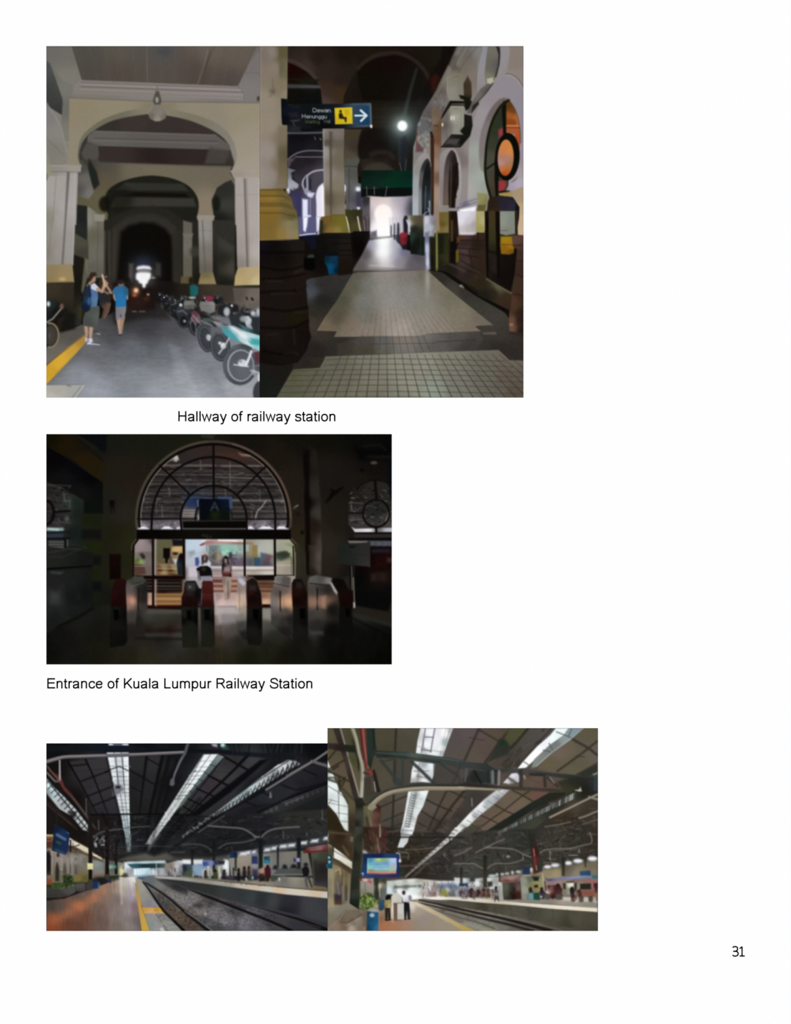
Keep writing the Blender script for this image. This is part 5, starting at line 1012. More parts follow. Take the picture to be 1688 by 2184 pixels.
u=t.part('trousers','beige trousers');p.P([(x0 + a, b) for a, b in ((35,285),(130,280),(128,400),(112,500),(85,515),(65,510),(55,420))],'1720 320 7d6a60,1760 320 a08878,1740 420 ab8f80,1735 500 a58a7e,1770 440 8c7468',n=u,f=3);p.L([(x0 + 95,330),(x0 + 96,490)],6,'5b483f',n=0,f=3)
u=t.part('top','dark top with red printed front');p.P([(x0 + a, b) for a, b in ((38,170),(60,160),(110,160),(132,180),(130,290),(45,285),(35,250))],'1720 200 1a1213,1750 210 8c6a6c,1760 240 8d4e48,1740 270 4a1f1c,1790 260 1c1012',n=u,f=3);p.P([(x0 + a, b) for a, b in ((58,200),(112,200),(115,240),(60,245))],'8c7a80',f=4,n=0);p.L([(x0 + 60,250),(x0 + 115,248)],12,'8c3a30',n=0,f=4)
u=t.part('head');p.E(x0 + 73,128,20,26,'8a6a64',n=u,f=3)
u=t.part('hair','long dark hair');p.P([(x0 + a, b) for a, b in ((45,170),(50,110),(72,88),(98,105),(105,170),(95,175),(88,120),(60,115),(58,175))],'140e0f',n=u,f=3)
u=t.part('arm','bare arm');p.L([(x0 + 128,250),(x0 + 150,285),(x0 + 180,300)],12,'a88878',n=u,f=4,a=.8)
p.P([(x0 + a, b) for a, b in ((0,60),(20,60),(30,110),(10,170),(-20,150))],'b89468',f=6,n=0,a=.6);p.P([(x0 + a, b) for a, b in ((110,60),(130,60),(130,110),(112,120))],'2c2830',f=5,n=0)
p.P('1850 -60 1905 -60 1905 190 1860 190','7a6a5c',f=6,n=0,a=.3)
# glass screen frame bars
p.part('window_frame','dark frame posts and rails of the screen under the arch')
w_=p.cur
p.L('868 -5 862 275',18,'1b100b',n=w_);p.L('1050 -60 1052 570',22,'150d0a',n=w_);p.L('1342 -60 1345 300',26,'170c08',n=w_)
p.L('1918 -60 1920 275',20,'0f0a08',n=w_);p.L('2205 -60 2208 280',22,'100b09',n=w_);p.L('2380 0 2385 275',14,'1b120d',n=w_);p.L('2400 10 2400 280',12,'7d7560',n=0,a=.8)
p.P('955 278 1335 282 1335 315 965 312','140505',n=w_,f=3);p.P('1940 275 2200 272 2205 318 2000 320','110907',n=w_,f=3);p.L('2200 275 2385 275',8,'17100b',n=w_)
p.L('860 282 950 282',8,'1a1210',n=w_)
p.at(*C1)
p.L('905 1048 862 1105 858 1160',22,'170d09',n=w_);p.L('890 1045 850 1100 848 1150',9,'6b5a48',n=0,a=.7)
p.L('2355 1045 2400 1100 2405 1160',16,'2a1c14',n=w_);p.L('2365 1040 2415 1095 2420 1160',9,'7b6444',n=0,a=.7);p.L('880 955 878 1045',10,'2a2418',n=0)
# right hand wall
p.part('column','pale round column beside the big arch')
p.P('2470 200 2540 160 2600 200 2640 700 2650 1160 2500 1160','2490 300 0c0a06,2500 700 0d0704,2515 1100 170d07,2570 300 201b16,2590 600 2a2520,2620 800 36322b,2635 1100 453e36,2560 900 201610,2560 1100 2a1e15',f=5)
p.P('2480 200 2530 200 2540 1160 2500 1160','0b0604',f=6,n=0,a=.9)
p.at(*C3)
p.P('2500 -10 2650 -10 2645 270 2530 300','2515 100 180e08,2560 100 352a22,2620 100 4f473e,2640 200 4a4037,2550 250 231a15',f=4,n=p.cur);p.L('2510 0 2520 260',26,'0f0805',n=0,f=4)
p.L('2425 0 2430 270',50,'2d2a1c',n=0,f=6,a=.8)
p.at(*C1)
t=p.thing('wall_bracket','small pale bracket fitted on the wall right of the arch','bracket')
p.P('2375 745 2425 712 2430 730 2400 745 2410 765 2385 768','2400 735 6e6656,2395 760 2a241c',f=3);p.E(2425,805,16,22,'18110b',n=0,f=5);p.E(2465,980,18,18,'0f0b08',n=0,f=5)
t=p.thing('wall_lamp','dark bracket lamp projecting from the wall right of the column','lamp')
p.P('2680 700 2740 600 2730 560 2780 580 2850 540 2855 560 2760 640 2700 700','0a0806',f=4)
t=p.thing('intercom','small dark box fixed on the wall left of the arch','box')
p.P('638 675 685 675 692 795 640 800','650 700 0a0705,660 780 1c1813',f=3)
p.E(3030,390,18,16,'070605',n=0,f=5);p.P('2960 180 3320 180 3320 290 3000 300','060606',f=12,n=0);p.P('3060 250 3320 250 3320 280 3100 280','151310',f=6,n=0,a=.8);p.E(3145,320,30,14,'4a463f',n=0,f=5)
p.L('3050 160 3200 150 3260 200',12,'151512',n=0,f=5)
p.part('window','smaller round headed window at the right edge')
p.P('2900 900 2905 720 2940 620 2990 540 3060 495 3150 480 3240 490 3300 540 3315 560 3320 980 2960 980','3000 560 201b17,3000 650 201b17,3000 750 262120,2950 850 2e2a28,3100 600 27231e,3150 750 242523,3200 780 20241f,3280 650 26241f,3250 850 34302e,3000 900 3a3534,3280 900 45403f',f=3)
w_=p.cur
p.scatter(2920,560,3310,900,90,22,['5e5652','14100f','4a423e','0f0d0c','6e6864'],17,asp=.28,a=.6)
p.P('2935 930 2965 945 3320 935 3320 975 2965 978','3000 955 cfc9cf,3100 960 efeaf0,3180 950 5b5557,3280 955 b9b8c2',f=3,n=0)
for y in (700,798,855): p.L([(2910, y),(3040, y)],8,'5b544f' if y != 798 else '0e0b0b',n=0,a=.8,f=3)
p.L('2930 720 2935 770',8,'8a847e',n=0,a=.7,f=3);p.L('3260 870 3290 800',14,'a9a49c',n=0,a=.8,f=3)
u=w_.part('frame','black bars with a ring')
p.A(3165,800,125,130,0,360,18,'0b0908',n=u,f=3);p.L('3155 490 3170 670',26,'0d0b0a',n=u,f=3);p.L('3165 930 3170 1040',22,'0c0a0a',n=u,f=3);p.A(3160,620,190,135,30,160,14,'0c0b09',n=u,f=4)
p.L('2900 796 3040 796',8,'0b0908',n=u);p.P('2960 980 3320 980 3320 992 2960 992','0a0807',n=u,f=2);p.P('2960 995 3320 995 3320 1030 2960 1030','2a2624',f=3,n=0);p.P('2900 1035 3320 1030 3320 1058 2910 1050','0c0908',n=u,f=3)
p.P('2900 1060 3090 1060 3080 1085 2910 1080','8d8882',f=4,n=0,a=.8);p.P('3100 1060 3320 1060 3320 1115 3110 1105','4f5666',f=4,n=0,a=.9);p.N(3100,1060,3320,1115,20,3,5,40)
p.P('3280 300 3320 300 3320 680 3290 650','070a12',f=8,n=0)
p.at(*C3)
p.part('doorway','dark kiosk front at the lower right')
p.P('2960 20 3110 10 3320 0 3320 500 3280 620 2960 560 2960 420','3000 300 080705,3150 100 120504,3200 200 1a0503,3280 100 1e0706,3180 300 140d09,3250 300 1b1410,3050 500 07080a,3200 500 070907,3300 400 0c0908',f=5)
for q, c in (((3120,260,3170,330),'2e2114'),((3180,250,3260,330),'2a1a12'),((3130,30,3290,60),'22283a'),((3270,110,3320,150),'3a3430'),((3160,80,3260,200),'200806')):
    p.R(*q, c,f=8,n=0,a=.8)
p.part('wall','dark pilaster right of the column')
p.P('2660 -10 2800 -10 2800 0 2960 180 2960 270 2820 300 2660 290','2700 50 28231a,2760 150 241e16,2900 240 18140f',f=5)
t=p.thing('notice_board','dim white notice board on a pole at the right','sign')
p.P('2800 -10 3110 -40 3110 200 3080 190 2890 178 2805 150','2850 50 1c201c,2950 0 20241f,2900 150 1f221e,3050 100 282924,3050 0 272824,3090 180 302f2a',f=3);p.L('2840 75 3090 78',5,'1b1e1a',n=0,a=.7);p.P('2905 -5 2965 -5 2960 14 2910 14','10130f',n=0,f=4)
u=t.part('pole','thin pale pole');p.L('2932 190 2938 420',10,'6b635c',n=u,a=.8);p.L('2950 300 2962 560',10,'8d857c',n=u,a=.7);p.L('2920 190 2925 420',14,'0c0a08',n=u);p.L('2955 540 2957 575',18,'b9b4aa',n=u,f=4)
t=p.thing('fire_box','dark red box fixed on the wall behind the leftmost turnstile','box')
p.P('635 75 745 75 745 310 640 315','690 120 160604,690 250 0f0503',f=4)
# ----- turnstiles
def body(t, front, side=None, name='turnstile'):
    pass
G='ticket turnstiles across the hall'
# leftmost
t=p.thing('turnstile','leftmost turnstile with a dark red top','turnstile', G)
u=t.part('side_panel','steel side panel');p.P('790 330 870 290 955 290 1000 350 1000 590 900 600 870 900 800 930','880 320 35382f,930 350 232420,830 400 5b504c,850 520 c0806a,830 550 8c6858,940 500 1d1a18,960 420 1b1a18,850 650 3a3633,840 800 201d19,940 580 35332f',n=u,f=4)
p.E(855,520,26,30,'cf8a72',n=0,f=8,a=.7);p.P('880 290 950 288 985 335 870 345 850 330','3c4138',f=4,n=0);p.L('850 380 960 345',8,'5e6159',n=0,a=.8,f=3);p.L('912 400 912 600',9,'0f0d0c',n=0,f=3);p.L('875 300 880 280',6,'565a50',n=0,a=.6)
u=t.part('cabinet','dark grey front cabinet');p.P('650 575 800 570 808 900 780 940 640 960 640 800','700 620 14140f,700 750 14130f,700 850 0f0e0b,780 650 0b0908,760 900 0d0c0a',n=u,f=3)
u=t.part('top','dark red sloped top');p.P('660 430 680 350 700 310 770 305 800 330 790 400 800 575 650 575','720 340 240a0a,740 420 1f0a0b,690 450 28090a,740 500 1e0707,720 550 1a0606',n=u,f=3)
u=t.part('slot');p.P('675 600 725 600 728 690 685 705','030303',n=u,f=4)
# pair in middle
t=p.thing('turnstile','left one of the paired turnstiles standing side by side','turnstile', G)
u=t.part('cabinet','grey front cabinet');p.P('1318 575 1475 575 1480 950 1450 965 1330 960','1350 650 1b1c16,1350 800 1a1b14,1420 750 1a1b15,1400 900 1c1c14,1460 700 050404,1325 700 0a0706',n=u,f=3)
u=t.part('top','dark red and black top');p.P('1340 440 1350 350 1365 330 1450 325 1480 370 1500 420 1480 575 1320 575 1322 480','1400 340 141012,1400 380 2c2a2a,1400 440 241c1b,1400 500 1e0808,1400 550 1b0606,1480 450 0c090a,1340 420 2a0d0b',n=u,f=3);p.P('1370 345 1445 345 1450 420 1370 420','2f2e2e',f=4,n=0);p.P('1390 375 1410 375 1410 395 1390 395','77736f',f=4,n=0,a=.8)
u=t.part('slot');p.P('1370 605 1415 605 1418 700 1370 700','040404',n=u,f=4)
t=p.thing('turnstile','right one of the paired turnstiles, with a bright red top','turnstile', G)
u=t.part('cabinet','grey front cabinet');p.P('1500 575 1630 570 1640 930 1620 960 1510 955','1540 650 1b1c17,1540 800 1d1e18,1600 750 1a1b15,1560 900 1b1c13,1628 700 060404',n=u,f=3);p.L('1510 590 1620 588',6,'2c2c24',n=0,a=.7)
u=t.part('top','bright red top');p.P('1510 350 1525 325 1605 325 1620 350 1625 460 1632 570 1505 575 1515 460','1560 370 4a1712,1560 430 421310,1560 470 4a1714,1560 550 300b09',n=u,f=3);p.L('1520 460 1618 460',8,'5a241d',n=0,a=.7,f=3)
u=t.part('slot');p.P('1535 600 1590 600 1588 700 1538 700','040404',n=u,f=4)
p.P('1470 300 1510 320 1515 370 1490 400 1470 360','8f8c98',f=5,n=0,a=.8);p.P('1478 400 1515 400 1505 560 1485 560','110d10',f=4,n=0)
p.P('1515 290 1600 285 1610 325 1520 325','7f7c88',f=5,n=0,a=.7);p.P('1632 480 1650 480 1652 640 1640 650','b59e94',f=6,n=0,a=.7)
# fourth
x0=1665.8
def Q(*v): return [(x0 + v[i], v[i + 1]) for i in range(0, len(v),2)]
t=p.thing('turnstile','turnstile just right of the walking person, pale screen on its far end','turnstile', G)
u=t.part('side_panel','steel side panel');p.P(Q(175,480,185,330,200,290,260,300,275,380,275,900,240,880,175,780),'1870 400 8c7a74,1880 500 c3a58e,1860 550 dcb392,1900 600 a08a74,1880 660 73706a,1890 750 3e3b38,1915 850 1c1b17,1855 620 a8a09c',n=u,f=4);p.L(Q(205,400,205,620),7,'75655a',n=0,a=.8,f=3)
p.P(Q(185,285,215,285,265,340,250,370,190,330),'9c97a8',f=4,n=0);p.P(Q(195,310,230,310,262,350,240,378,200,340),'c5c3d4',f=4,n=0,a=.7);p.P(Q(250,285,330,285,370,325,280,320),'5b463f',f=4,n=0)
u=t.part('cabinet','dark front cabinet');p.P(Q(275,570,420,575,420,900,400,940,290,935,270,860),'1965 650 151512,1990 800 181814,1960 900 12120e,2075 700 070504,1945 700 0a0706',n=u,f=3)
u=t.part('top','maroon and black top');p.P(Q(268,430,272,330,330,300,370,330,410,450,420,575,275,575),'2000 340 191110,2000 390 231a18,1990 430 2b0f0c,2040 450 150a08,2000 500 120606,2000 560 1e0907',n=u,f=3);p.P(Q(300,370,350,375,360,420,300,415),'2b2222',f=4,n=0)
u=t.part('slot');p.P(Q(330,595,385,600,382,695,335,690),'020202',n=u,f=4)
# fifth
t=p.thing('turnstile','second turnstile from the right with an orange reflection on its side','turnstile', G)
u=t.part('side_panel','steel side panel');p.P(Q(500,450,540,330,555,290,640,280,690,300,715,470,720,880,620,840,505,740),'2200 330 8a8783,2280 320 7a736d,2200 400 5b504a,2240 440 54453f,2290 420 67564e,2190 520 6e625a,2310 500 b58060,2340 530 d49a6c,2290 540 c08a66,2190 600 504b48,2300 620 47403c,2200 700 3a3834,2300 720 302c29,2300 800 1d1b18,2350 700 201c19',n=u,f=4)
p.P(Q(555,290,640,278,690,300,680,390,530,345),'2230 310 67645f,2310 330 524d49,2200 330 7d7a74',f=4,n=0);p.L(Q(530,350,670,385),6,'2a2522',n=0,f=3);p.L(Q(590,430,592,610),10,'120c0a',n=0,f=3);p.L(Q(625,500,628,640),5,'6b5a50',n=0,a=.7);p.G(x0 + 665,520,45,30,'e0a878',a=.6);p.G(x0 + 540,550,40,60,'8c8680',a=.4)
u=t.part('cabinet','dark front cabinet');p.P(Q(710,570,850,570,855,900,840,935,730,935,712,860),'2400 650 14130f,2430 800 181714,2440 900 141310,2500 700 0a0908',n=u,f=3)
u=t.part('top','maroon and black top');p.P(Q(700,350,720,310,790,310,830,380,850,460,850,572,708,572,700,450),'2400 340 140d0b,2440 390 1b1410,2420 450 240a07,2480 470 160706,2420 520 0f0504,2430 560 1d0806',n=u,f=3);p.P(Q(740,340,790,345,800,400,745,395),'241c19',f=4,n=0)
u=t.part('slot');p.P(Q(775,590,825,590,822,690,778,685),'020202',n=u,f=4)
# rightmost
t=p.thing('turnstile','rightmost turnstile with a pale glinting sloped edge, mostly in shadow','turnstile', G)
u=t.part('side_panel','steel side panel');p.P(Q(850,340,870,290,930,275,1080,300,1140,440,1150,900,1020,860,860,790),'2560 300 5b5853,2650 310 4b4945,2560 420 473f3a,2640 420 332e2a,2700 420 231f1b,2560 530 8a6450,2640 520 8c6650,2680 510 7a5640,2560 640 3a3734,2640 620 403b37,2740 600 11100d,2600 750 25231f,2740 800 0b0a08',n=u,f=4)
p.P(Q(870,300,930,278,1070,300,1090,350,1050,358,860,340),'2560 310 595651,2650 300 4b4844,2720 320 77736c',f=4,n=0);p.L(Q(870,350,1050,375),7,'1e1b18',n=0,f=3);p.L(Q(942,400,942,600),11,'100c09',n=0,f=3);p.P(Q(980,480,1022,470,1022,590,980,580),'a5785a',f=8,n=0,a=.8);p.G(x0 + 920,530,50,40,'9c7058',a=.5)
p.P(Q(1060,345,1085,345,1138,430,1125,458,1100,430),'a09d96',f=4,n=0)
u=t.part('cabinet','black front cabinet');p.P(Q(1150,570,1275,570,1275,880,1180,900,1150,880),'0c0c09',n=u,f=4)
u=t.part('top','very dark red top');p.P(Q(1075,330,1100,300,1190,310,1240,410,1280,420,1280,575,1160,575,1140,440),'2780 330 0e0807,2800 400 0c0807,2850 450 180706,2880 500 160605,2860 560 0f0504',n=u,f=4)
u=t.part('slot');p.P(Q(1210,590,1255,590,1250,670,1215,665),'020202',n=u,f=4)
p.P(Q(870,800,1000,805,1000,840,880,835),'3a3a34',f=6,n=0,a=.8)
p.finish(.9,.76)

# ---------------------------------------------------------------- photograph 4: train shed with empty track
p=Pic(99,1585.5,699,1985.5,'photograph of an empty track beside a red tiled platform, bottom left')
D1, D2, D3, D4=(90,1575,5.445),(390,1575,5.445),(90,1780,5.445),(390,1780,5.445)
X2=300 * 5.445      # right panels start here in the units of the left ones
Y2=205 * 5.445
rr=random.Random(21)
p.at(*D1)
p.part('roof','dark corrugated shed roof')
p.R(0,0,3400,2400,'200 150 0d0f10,400 120 111614,700 100 141922,1200 100 0c0d14,1600 100 101317,2200 100 14181b,2700 100 101416,3200 100 0b0c0e,450 350 312f31,700 350 343235,600 550 2e2c2f,1150 350 2b2a2d,1300 350 2f2d30,1150 700 252425,700 700 302e31,800 850 2c2a2d,200 350 14100f,400 700 120d0d,1450 500 100f12,1500 800 171618,2150 350 353538,2100 450 3a3a3a,2300 300 2c2b2e,2450 250 36363b,1850 750 343436,1900 600 343235,2700 400 131416,2500 600 121316,2950 400 26252a,2800 650 27282c,3200 500 1f1e24,3100 750 1c1e1e,3200 900 1c1c1e,2400 1000 1b1b1e,2000 1000 1f1f21,1200 1000 1b1a1c,800 1000 201c1c,400 1000 17120f,200 900 1c1716,1400 1100 141316,1800 1150 1c1c1e,2800 1100 222326,3100 1150 1f2022',n=p.cur)
VX, VY=1330,1330                          # vanishing point of the ridges
def ray(x, y, t): return (x + (VX - x) * t, y + (VY - y) * t)
p.part('roof_panel','grey underside of the left roof slope')
p.P('320 270 760 215 900 870 640 880','400 330 302e30,600 300 353336,700 400 353336,550 480 2d2b2e,700 550 323033,650 700 302e31,800 750 302e32,700 850 28262a',f=3)
p.P('1010 215 1400 200 1380 400 1250 870 1020 870','1100 280 2b2a2c,1280 280 302d31,1300 450 29272a,1100 500 1f1f20,1200 600 242326,1100 800 1d1e1d',f=3,n=p.cur)
D='0e0d0f'
for q in ('300 270 470 560 640 880','505 245 600 450 760 870'): p.L(q,(24,10), D,n=0,f=3)
for q in ('460 495 780 375','540 665 810 560','590 780 850 680','320 320 520 300','860 340 740 390'): p.L(q,18, D,n=0,f=4,a=.85)
for q in ('330 395 560 370 760 345','480 590 800 480'): p.L(q,6,'222124',n=0,a=.8)
p.L('1215 200 1180 470 1130 870',(34,14),'100f11',n=0,f=4);p.L('1020 370 1160 450 1300 530',18, D,n=0,f=4,a=.85);p.L('1230 240 1380 320',16, D,n=0,f=4,a=.85);p.L('1030 560 1150 620',12, D,n=0,f=4,a=.7);p.L('1400 200 1250 870',(40,30),'0d0d0f',n=0,f=5);p.L('1480 200 1320 870',(50,30),'131315',n=0,f=5)
p.L('1570 250 1400 800',(30,20),'0e0e10',n=0,f=5,a=.8)
p.part('roof_panel','grey underside of the right roof slope')
p.P(f'2114 190 2594 240 2414 400 1734 880 1584 900 1634 760 1934 400', f'2234 220 2b2a2e,2434 270 393a40,2134 280 302e33,2084 400 393939,2284 380 333336,2234 450 38393b,1934 520 352f36,2084 600 333335,1814 660 343235,1934 740 2f3031,1714 780 2e302e,1834 830 2c2c2e',f=3)
for q in ((460,200,780,380),(220,390,570,570),(160,580,420,700),(60,700,250,790),(10,790,120,860)):
    p.L([(X2 + q[0], q[1]),(X2 + q[2], q[3])],24 if q[3] < 600 else 18,'0f0e11',n=0,f=3)
p.L([(2394,190),(2234,360),(1934,650),(1694,900)],(40,14),'0f0e10',n=0,f=3);p.L([(2104,210),(1974,400),(1814,600),(X2,830)],(18,8),'141316',n=0,f=3)
p.L([(1964,380),(2174,390)],6,'26252a',n=0,a=.8);p.P([(2534,250),(2634,240),(2194,620),(1734,960),(1694,900)],'0d0d10',f=5,n=0)
p.part('roof_panel','grey underside of the far right roof slopes')
p.P([(2764,540),(3014,360),(3318,260),(3318,480),(2784,730),(2334,800),(2134,880),(2514,650)], f'3034 400 25242a,3234 350 221f25,2834 540 26272b,2884 620 28282c,2584 680 26292e,2534 780 201f27,2334 830 232226,3234 450 1c1b22,3034 560 1f1e25',f=4)
for q in ((1150,540,1320,600,1700,500),(920,620,1050,690),(1380,350,1560,430),(740,740,850,780)): p.L([(X2 + q[i], q[i + 1]) for i in range(0, len(q),2)],16,'111114',n=0,f=4)
p.P([(2484,880),(2784,730),(3318,520),(3318,640),(2984,780),(2634,900)], f'2934 700 262629,3134 620 232325,2734 790 2b2b2d,2584 870 333331',f=5,n=0)
for q in ((1150,745,1680,540),(1190,760,1400,680)): p.L([(X2 + q[0], q[1]),(X2 + q[2], q[3])],8,'77777b',n=0,a=.7,f=3)
for i in range(12):
    x=950 + i * 60; y=880 - i * 25
    p.R(X2 + x, y - 45, X2 + x + 34, y, rr.choice(['3e3d3a','4b4b4c','343436','55565a']),f=6,n=0,a=.7)
p.P([(2484,860),(2934,640),(3318,500),(3318,545),(2784,740),(2514,880)],'0c0c10',f=5,n=0,a=.8)
p.part('roof','tangle of dark trusses in the far shed')
p.P([(560,880),(1534,890),(2234,900),(3318,820),(3318,1190),(2834,1290),(2134,1380),(1334,1350),(900,1350),(700,1300),(560,1150)], f'700 950 1d1817,800 1100 1d1a1c,1100 1000 1b1c1c,1200 1200 1a1a1d,1634 950 18181a,1934 1000 202022,2234 1000 1b1b1d,1934 1150 1c1d1f,2534 1000 1f1f22,2934 950 2c2b29,3234 900 2b2b27,2934 1100 26272a,3234 1100 2b2d2d,2334 1200 1d1e20,2634 1220 222427,1000 1300 2a2a2d,1634 1300 252628',f=5,n=p.cur)
for _ in range(420):
    x, y=rr.uniform(600,3284), rr.uniform(890,1330)
    if x > 2234 and y > 1250: continue
    L_=rr.uniform(20,90); a_=rr.choice([0.0,.15,-.3,-.5,1.4,.7,-.9]) + rr.uniform(-.1,.1)
    p.L([(x, y),(x + L_ * math.cos(a_), y + L_ * .6 * math.sin(a_))], rr.uniform(5,12), rr.choice(['3c3c3d','08080a','2d2d2f','4b4b4b','0c0c0e','0c0c0e','333335']),a=rr.uniform(.3,.65),n=0,f=4)
# skylights
def strip(name_label, L0, L1, R1, R0, col, n_seg, bars=2, dark='2b2b30', seed=1, gap=.5):
    """a ridge of glass panes: four corners (top left, bottom left, bottom right, top right) with glazing bars"""
    r=random.Random(seed)
    u=p.part('skylight', name_label)
    p.P([L0, L1, R1, R0], col,f=3,n=u)
    lerp=lambda a, b, t: (a[0] + (b[0] - a[0]) * t, a[1] + (b[1] - a[1]) * t)
    for i in range(1, n_seg):
        t=(i / n_seg) ** gap if gap else i / n_seg
        a, b=lerp(L0, L1, t), lerp(R0, R1, t)
        p.L([(a[0], a[1] + r.uniform(-7,7)),(b[0], b[1] + r.uniform(-7,7))], r.uniform(6,14) * (1 - t * .5), dark,a=r.uniform(.15,.65),n=0,f=3)
        c=lerp(a, b, r.random());p.E(c[0], c[1],16 - 8 * t,12 - 5 * t, r.choice(['ffffff', dark,'ffffff','f4f8fa']),a=.55,n=0,f=4,seg=8)
    for k in range(1, bars + 1):
        f=k / (bars + 1)
        p.L([lerp(L0, R0, f), lerp(L1, R1, f)],(13,6), dark,a=.55,n=0,f=2.5)
    return u
strip('bright central skylight strip receding overhead',(750,160),(1000,1290),(1028,1290),(1005,160),'800 250 e8f0f4,900 260 c5ccd4,970 250 eef4f6,900 420 b3bac2,830 420 e9f1f6,990 400 f3f6f7,850 600 b8bcc4,930 600 9ea1aa,990 600 e6e9ea,880 700 dfe3e8,990 750 dde2dd,900 800 bfc7cc,980 900 b8c8cc,960 1000 a9bfc4,980 1150 8aa5a6,1010 1250 6c7c7c',26,2,'3c3f48',2,.75)
p.P('770 60 1000 60 1005 82 775 82','dfe6ee',n=p.cur,f=3);p.P('820 55 930 55 935 90 830 90','2e3850',f=5,n=0,a=.8);p.P('700 85 1030 85 1030 155 720 160','10141d',f=4,n=0)
p.P('820 560 930 545 940 600 860 670 820 660','6d6c72',f=6,n=0,a=.85);p.P('850 545 910 550 905 580 860 580','20222c',f=4,n=0)
p.L('740 200 830 620 920 1000',(14,8),'14141a',n=0,a=.8);p.L('1012 200 1015 600 1030 1100',10,'14161a',n=0,a=.8)
p.L('770 370 850 340 900 325 1000 375',14,'1d2028',n=0,a=.8,f=3);p.L('860 220 880 540',9,'454a55',n=0,a=.8);p.L('935 220 950 540',9,'454a55',n=0,a=.8)
p.L('560 885 1260 878 1690 885',14,'0a0a0c',n=0,f=3)
strip('second skylight strip slanting from upper right',(1874,185),(1194,1230),(1264,1230),(2044,180), f'1964 220 e3e9ea,1934 280 f3fbfd,1854 380 edf3f4,1734 520 e9efef,1634 630 dde5e6,1574 720 c5c9c9,1504 820 c4c9c9,1434 950 c9cfce,1334 1100 b5bbba,1254 1200 8c9292',24,1,'55585c',3,.8)
p.P([(2038,185),(2114,210),(1784,580),(X2,770),(1574,830),(1614,740),(1694,640),(1894,380)], f'2064 220 77837f,1984 330 58696a,1834 480 5a6868,1734 620 4a5757,1634 740 5a6766',f=3,n=p.cur)
for t in (.2,.36,.5,.62,.74): p.L([(2114 - 500 * t,210 + 570 * t),(2038 - 440 * t,190 + 560 * t)],9,'1b2224',n=0,a=.7)
for q in ((200,220,60,420),(100,380,20,560)):
    pass
p.L([(1874,185),(1834,260),(1694,500),(1574,700)],14,'24262a',n=0,a=.6,f=4)
p.P([(1964,60),(2034,60),(2034,100),(1984,90)],'c9c6e0',f=5,n=0,a=.8);p.P([(2074,60),(2134,60),(2174,130),(2094,130)],'2b4a42',f=8,n=0);p.E(2098,75,24,22,'b9e8de',f=6,n=0)
p.part('beam','dark cross beam under the roof')
p.P([(50,90),(700,90),(X2,120),(2074,130),(2934,200),(2934,250),(2434,210),(2054,175),(X2,160),(1000,140),(50,150)],'300 120 12171a,900 120 131a26,1500 130 0f1014,2100 150 10121c,2600 190 15181f',f=4,a=.9)
for i in range(16):
    x=2194 + i * 55
    p.L([(x,60),(x + rr.uniform(-30,30),160)],14, rr.choice(['24282b','0c0e10','2e3538']),a=.7,n=0,f=4)
strip('third skylight strip behind lattice girders',(2744,300),(1974,880),(2034,900),(2984,290), f'2884 280 a0a5a8,2784 320 c6cbcf,2934 300 6a6d6f,2634 420 b2b8bb,2684 440 77777b,2534 510 b9bfc0,2434 600 b6c8ca,2384 650 7d9193,2234 720 a0aeb0,2084 810 8b9596,2014 870 77797c',4,0,'15161a',4,1)
p.P([(2694,340),(2854,250),(2974,265),(2994,300),(2934,330)], f'2874 270 b3b8bc,2954 290 85898c,2784 320 d6dadc',f=4,n=p.cur)
for i in range(22):
    t=1 - (1 - i / 21) ** 1.35; x, y=2973 - 960 * t,290 + 590 * t
    w=1 - t * .75; g=rr.uniform(-8,8)
    p.L([(x + g, y - 40 * w),(x - 45 * w, y + 75 * w)],15 * w + 3,'101215',a=.85,n=0,f=2.5)
    p.L([(x - 62 * w, y - 30 * w),(x - 38 * w + g, y + 70 * w)],11 * w + 2,'16181b',a=.75,n=0,f=2.5)
p.L([(2990,330),(2500,660),(2040,900)],(20,8),'0e1013',n=0,a=.9,f=3);p.L([(2860,260),(2400,560),(1990,870)],(12,6),'14161a',n=0,a=.8,f=3)
for q in ((1830,700,1560,980,1330,1290),(1690,900,1500,1120,1360,1300),(1380,880,1300,1100,1280,1290),(2090,860,1800,1060,1500,1300),(1250,880,1200,1290),(900,900,960,1290),(700,880,860,1200)):
    p.L([(q[k], q[k + 1]) for k in range(0, len(q),2)],(34,14),'0b0b0d',n=0,a=.6,f=7)
for i in range(34):                          # faint far end of that strip
    t=i / 33; x, y=2014 - 380 * t,870 + 270 * t
    p.E(x + rr.uniform(-14,14), y + rr.uniform(-14,14),14 - 5 * t,9, rr.choice(['6e7274','9a9fa0','505354']),a=.7,n=0,f=4)
p.part('skylight','skylight strip low at the left edge')
p.P('50 460 130 560 260 680 390 820 530 1000 530 1080 470 1060 340 900 200 820 50 640','80 540 d5eef4,120 600 cfe4ea,200 670 b9c6cb,80 620 7d8a8c,250 760 a4aaad,350 830 b9bdc0,420 920 b0b4b4,500 1000 c9d0d0,460 1030 9a9e9c',f=3)
for i in range(13):
    t=i / 12; x, y=60 + 460 * t,480 + 560 * t
    p.L([(x - 30, y + 60),(x + 50, y - 20)],12,'14181a',a=.7,n=0,f=3);p.L([(x - 20, y - 20),(x + 60, y + 90)],9,'1c2224',a=.65,n=0,f=3)
p.P('300 840 400 850 380 930 330 920','14110f',f=5,n=0,a=.8);p.L('50 730 400 1050',26,'2b211c',n=0,f=5);p.L('60 640 180 800',10,'5b6466',n=0,a=.6);p.L('50 760 150 850 340 1000',8,'4a4040',n=0,a=.7)
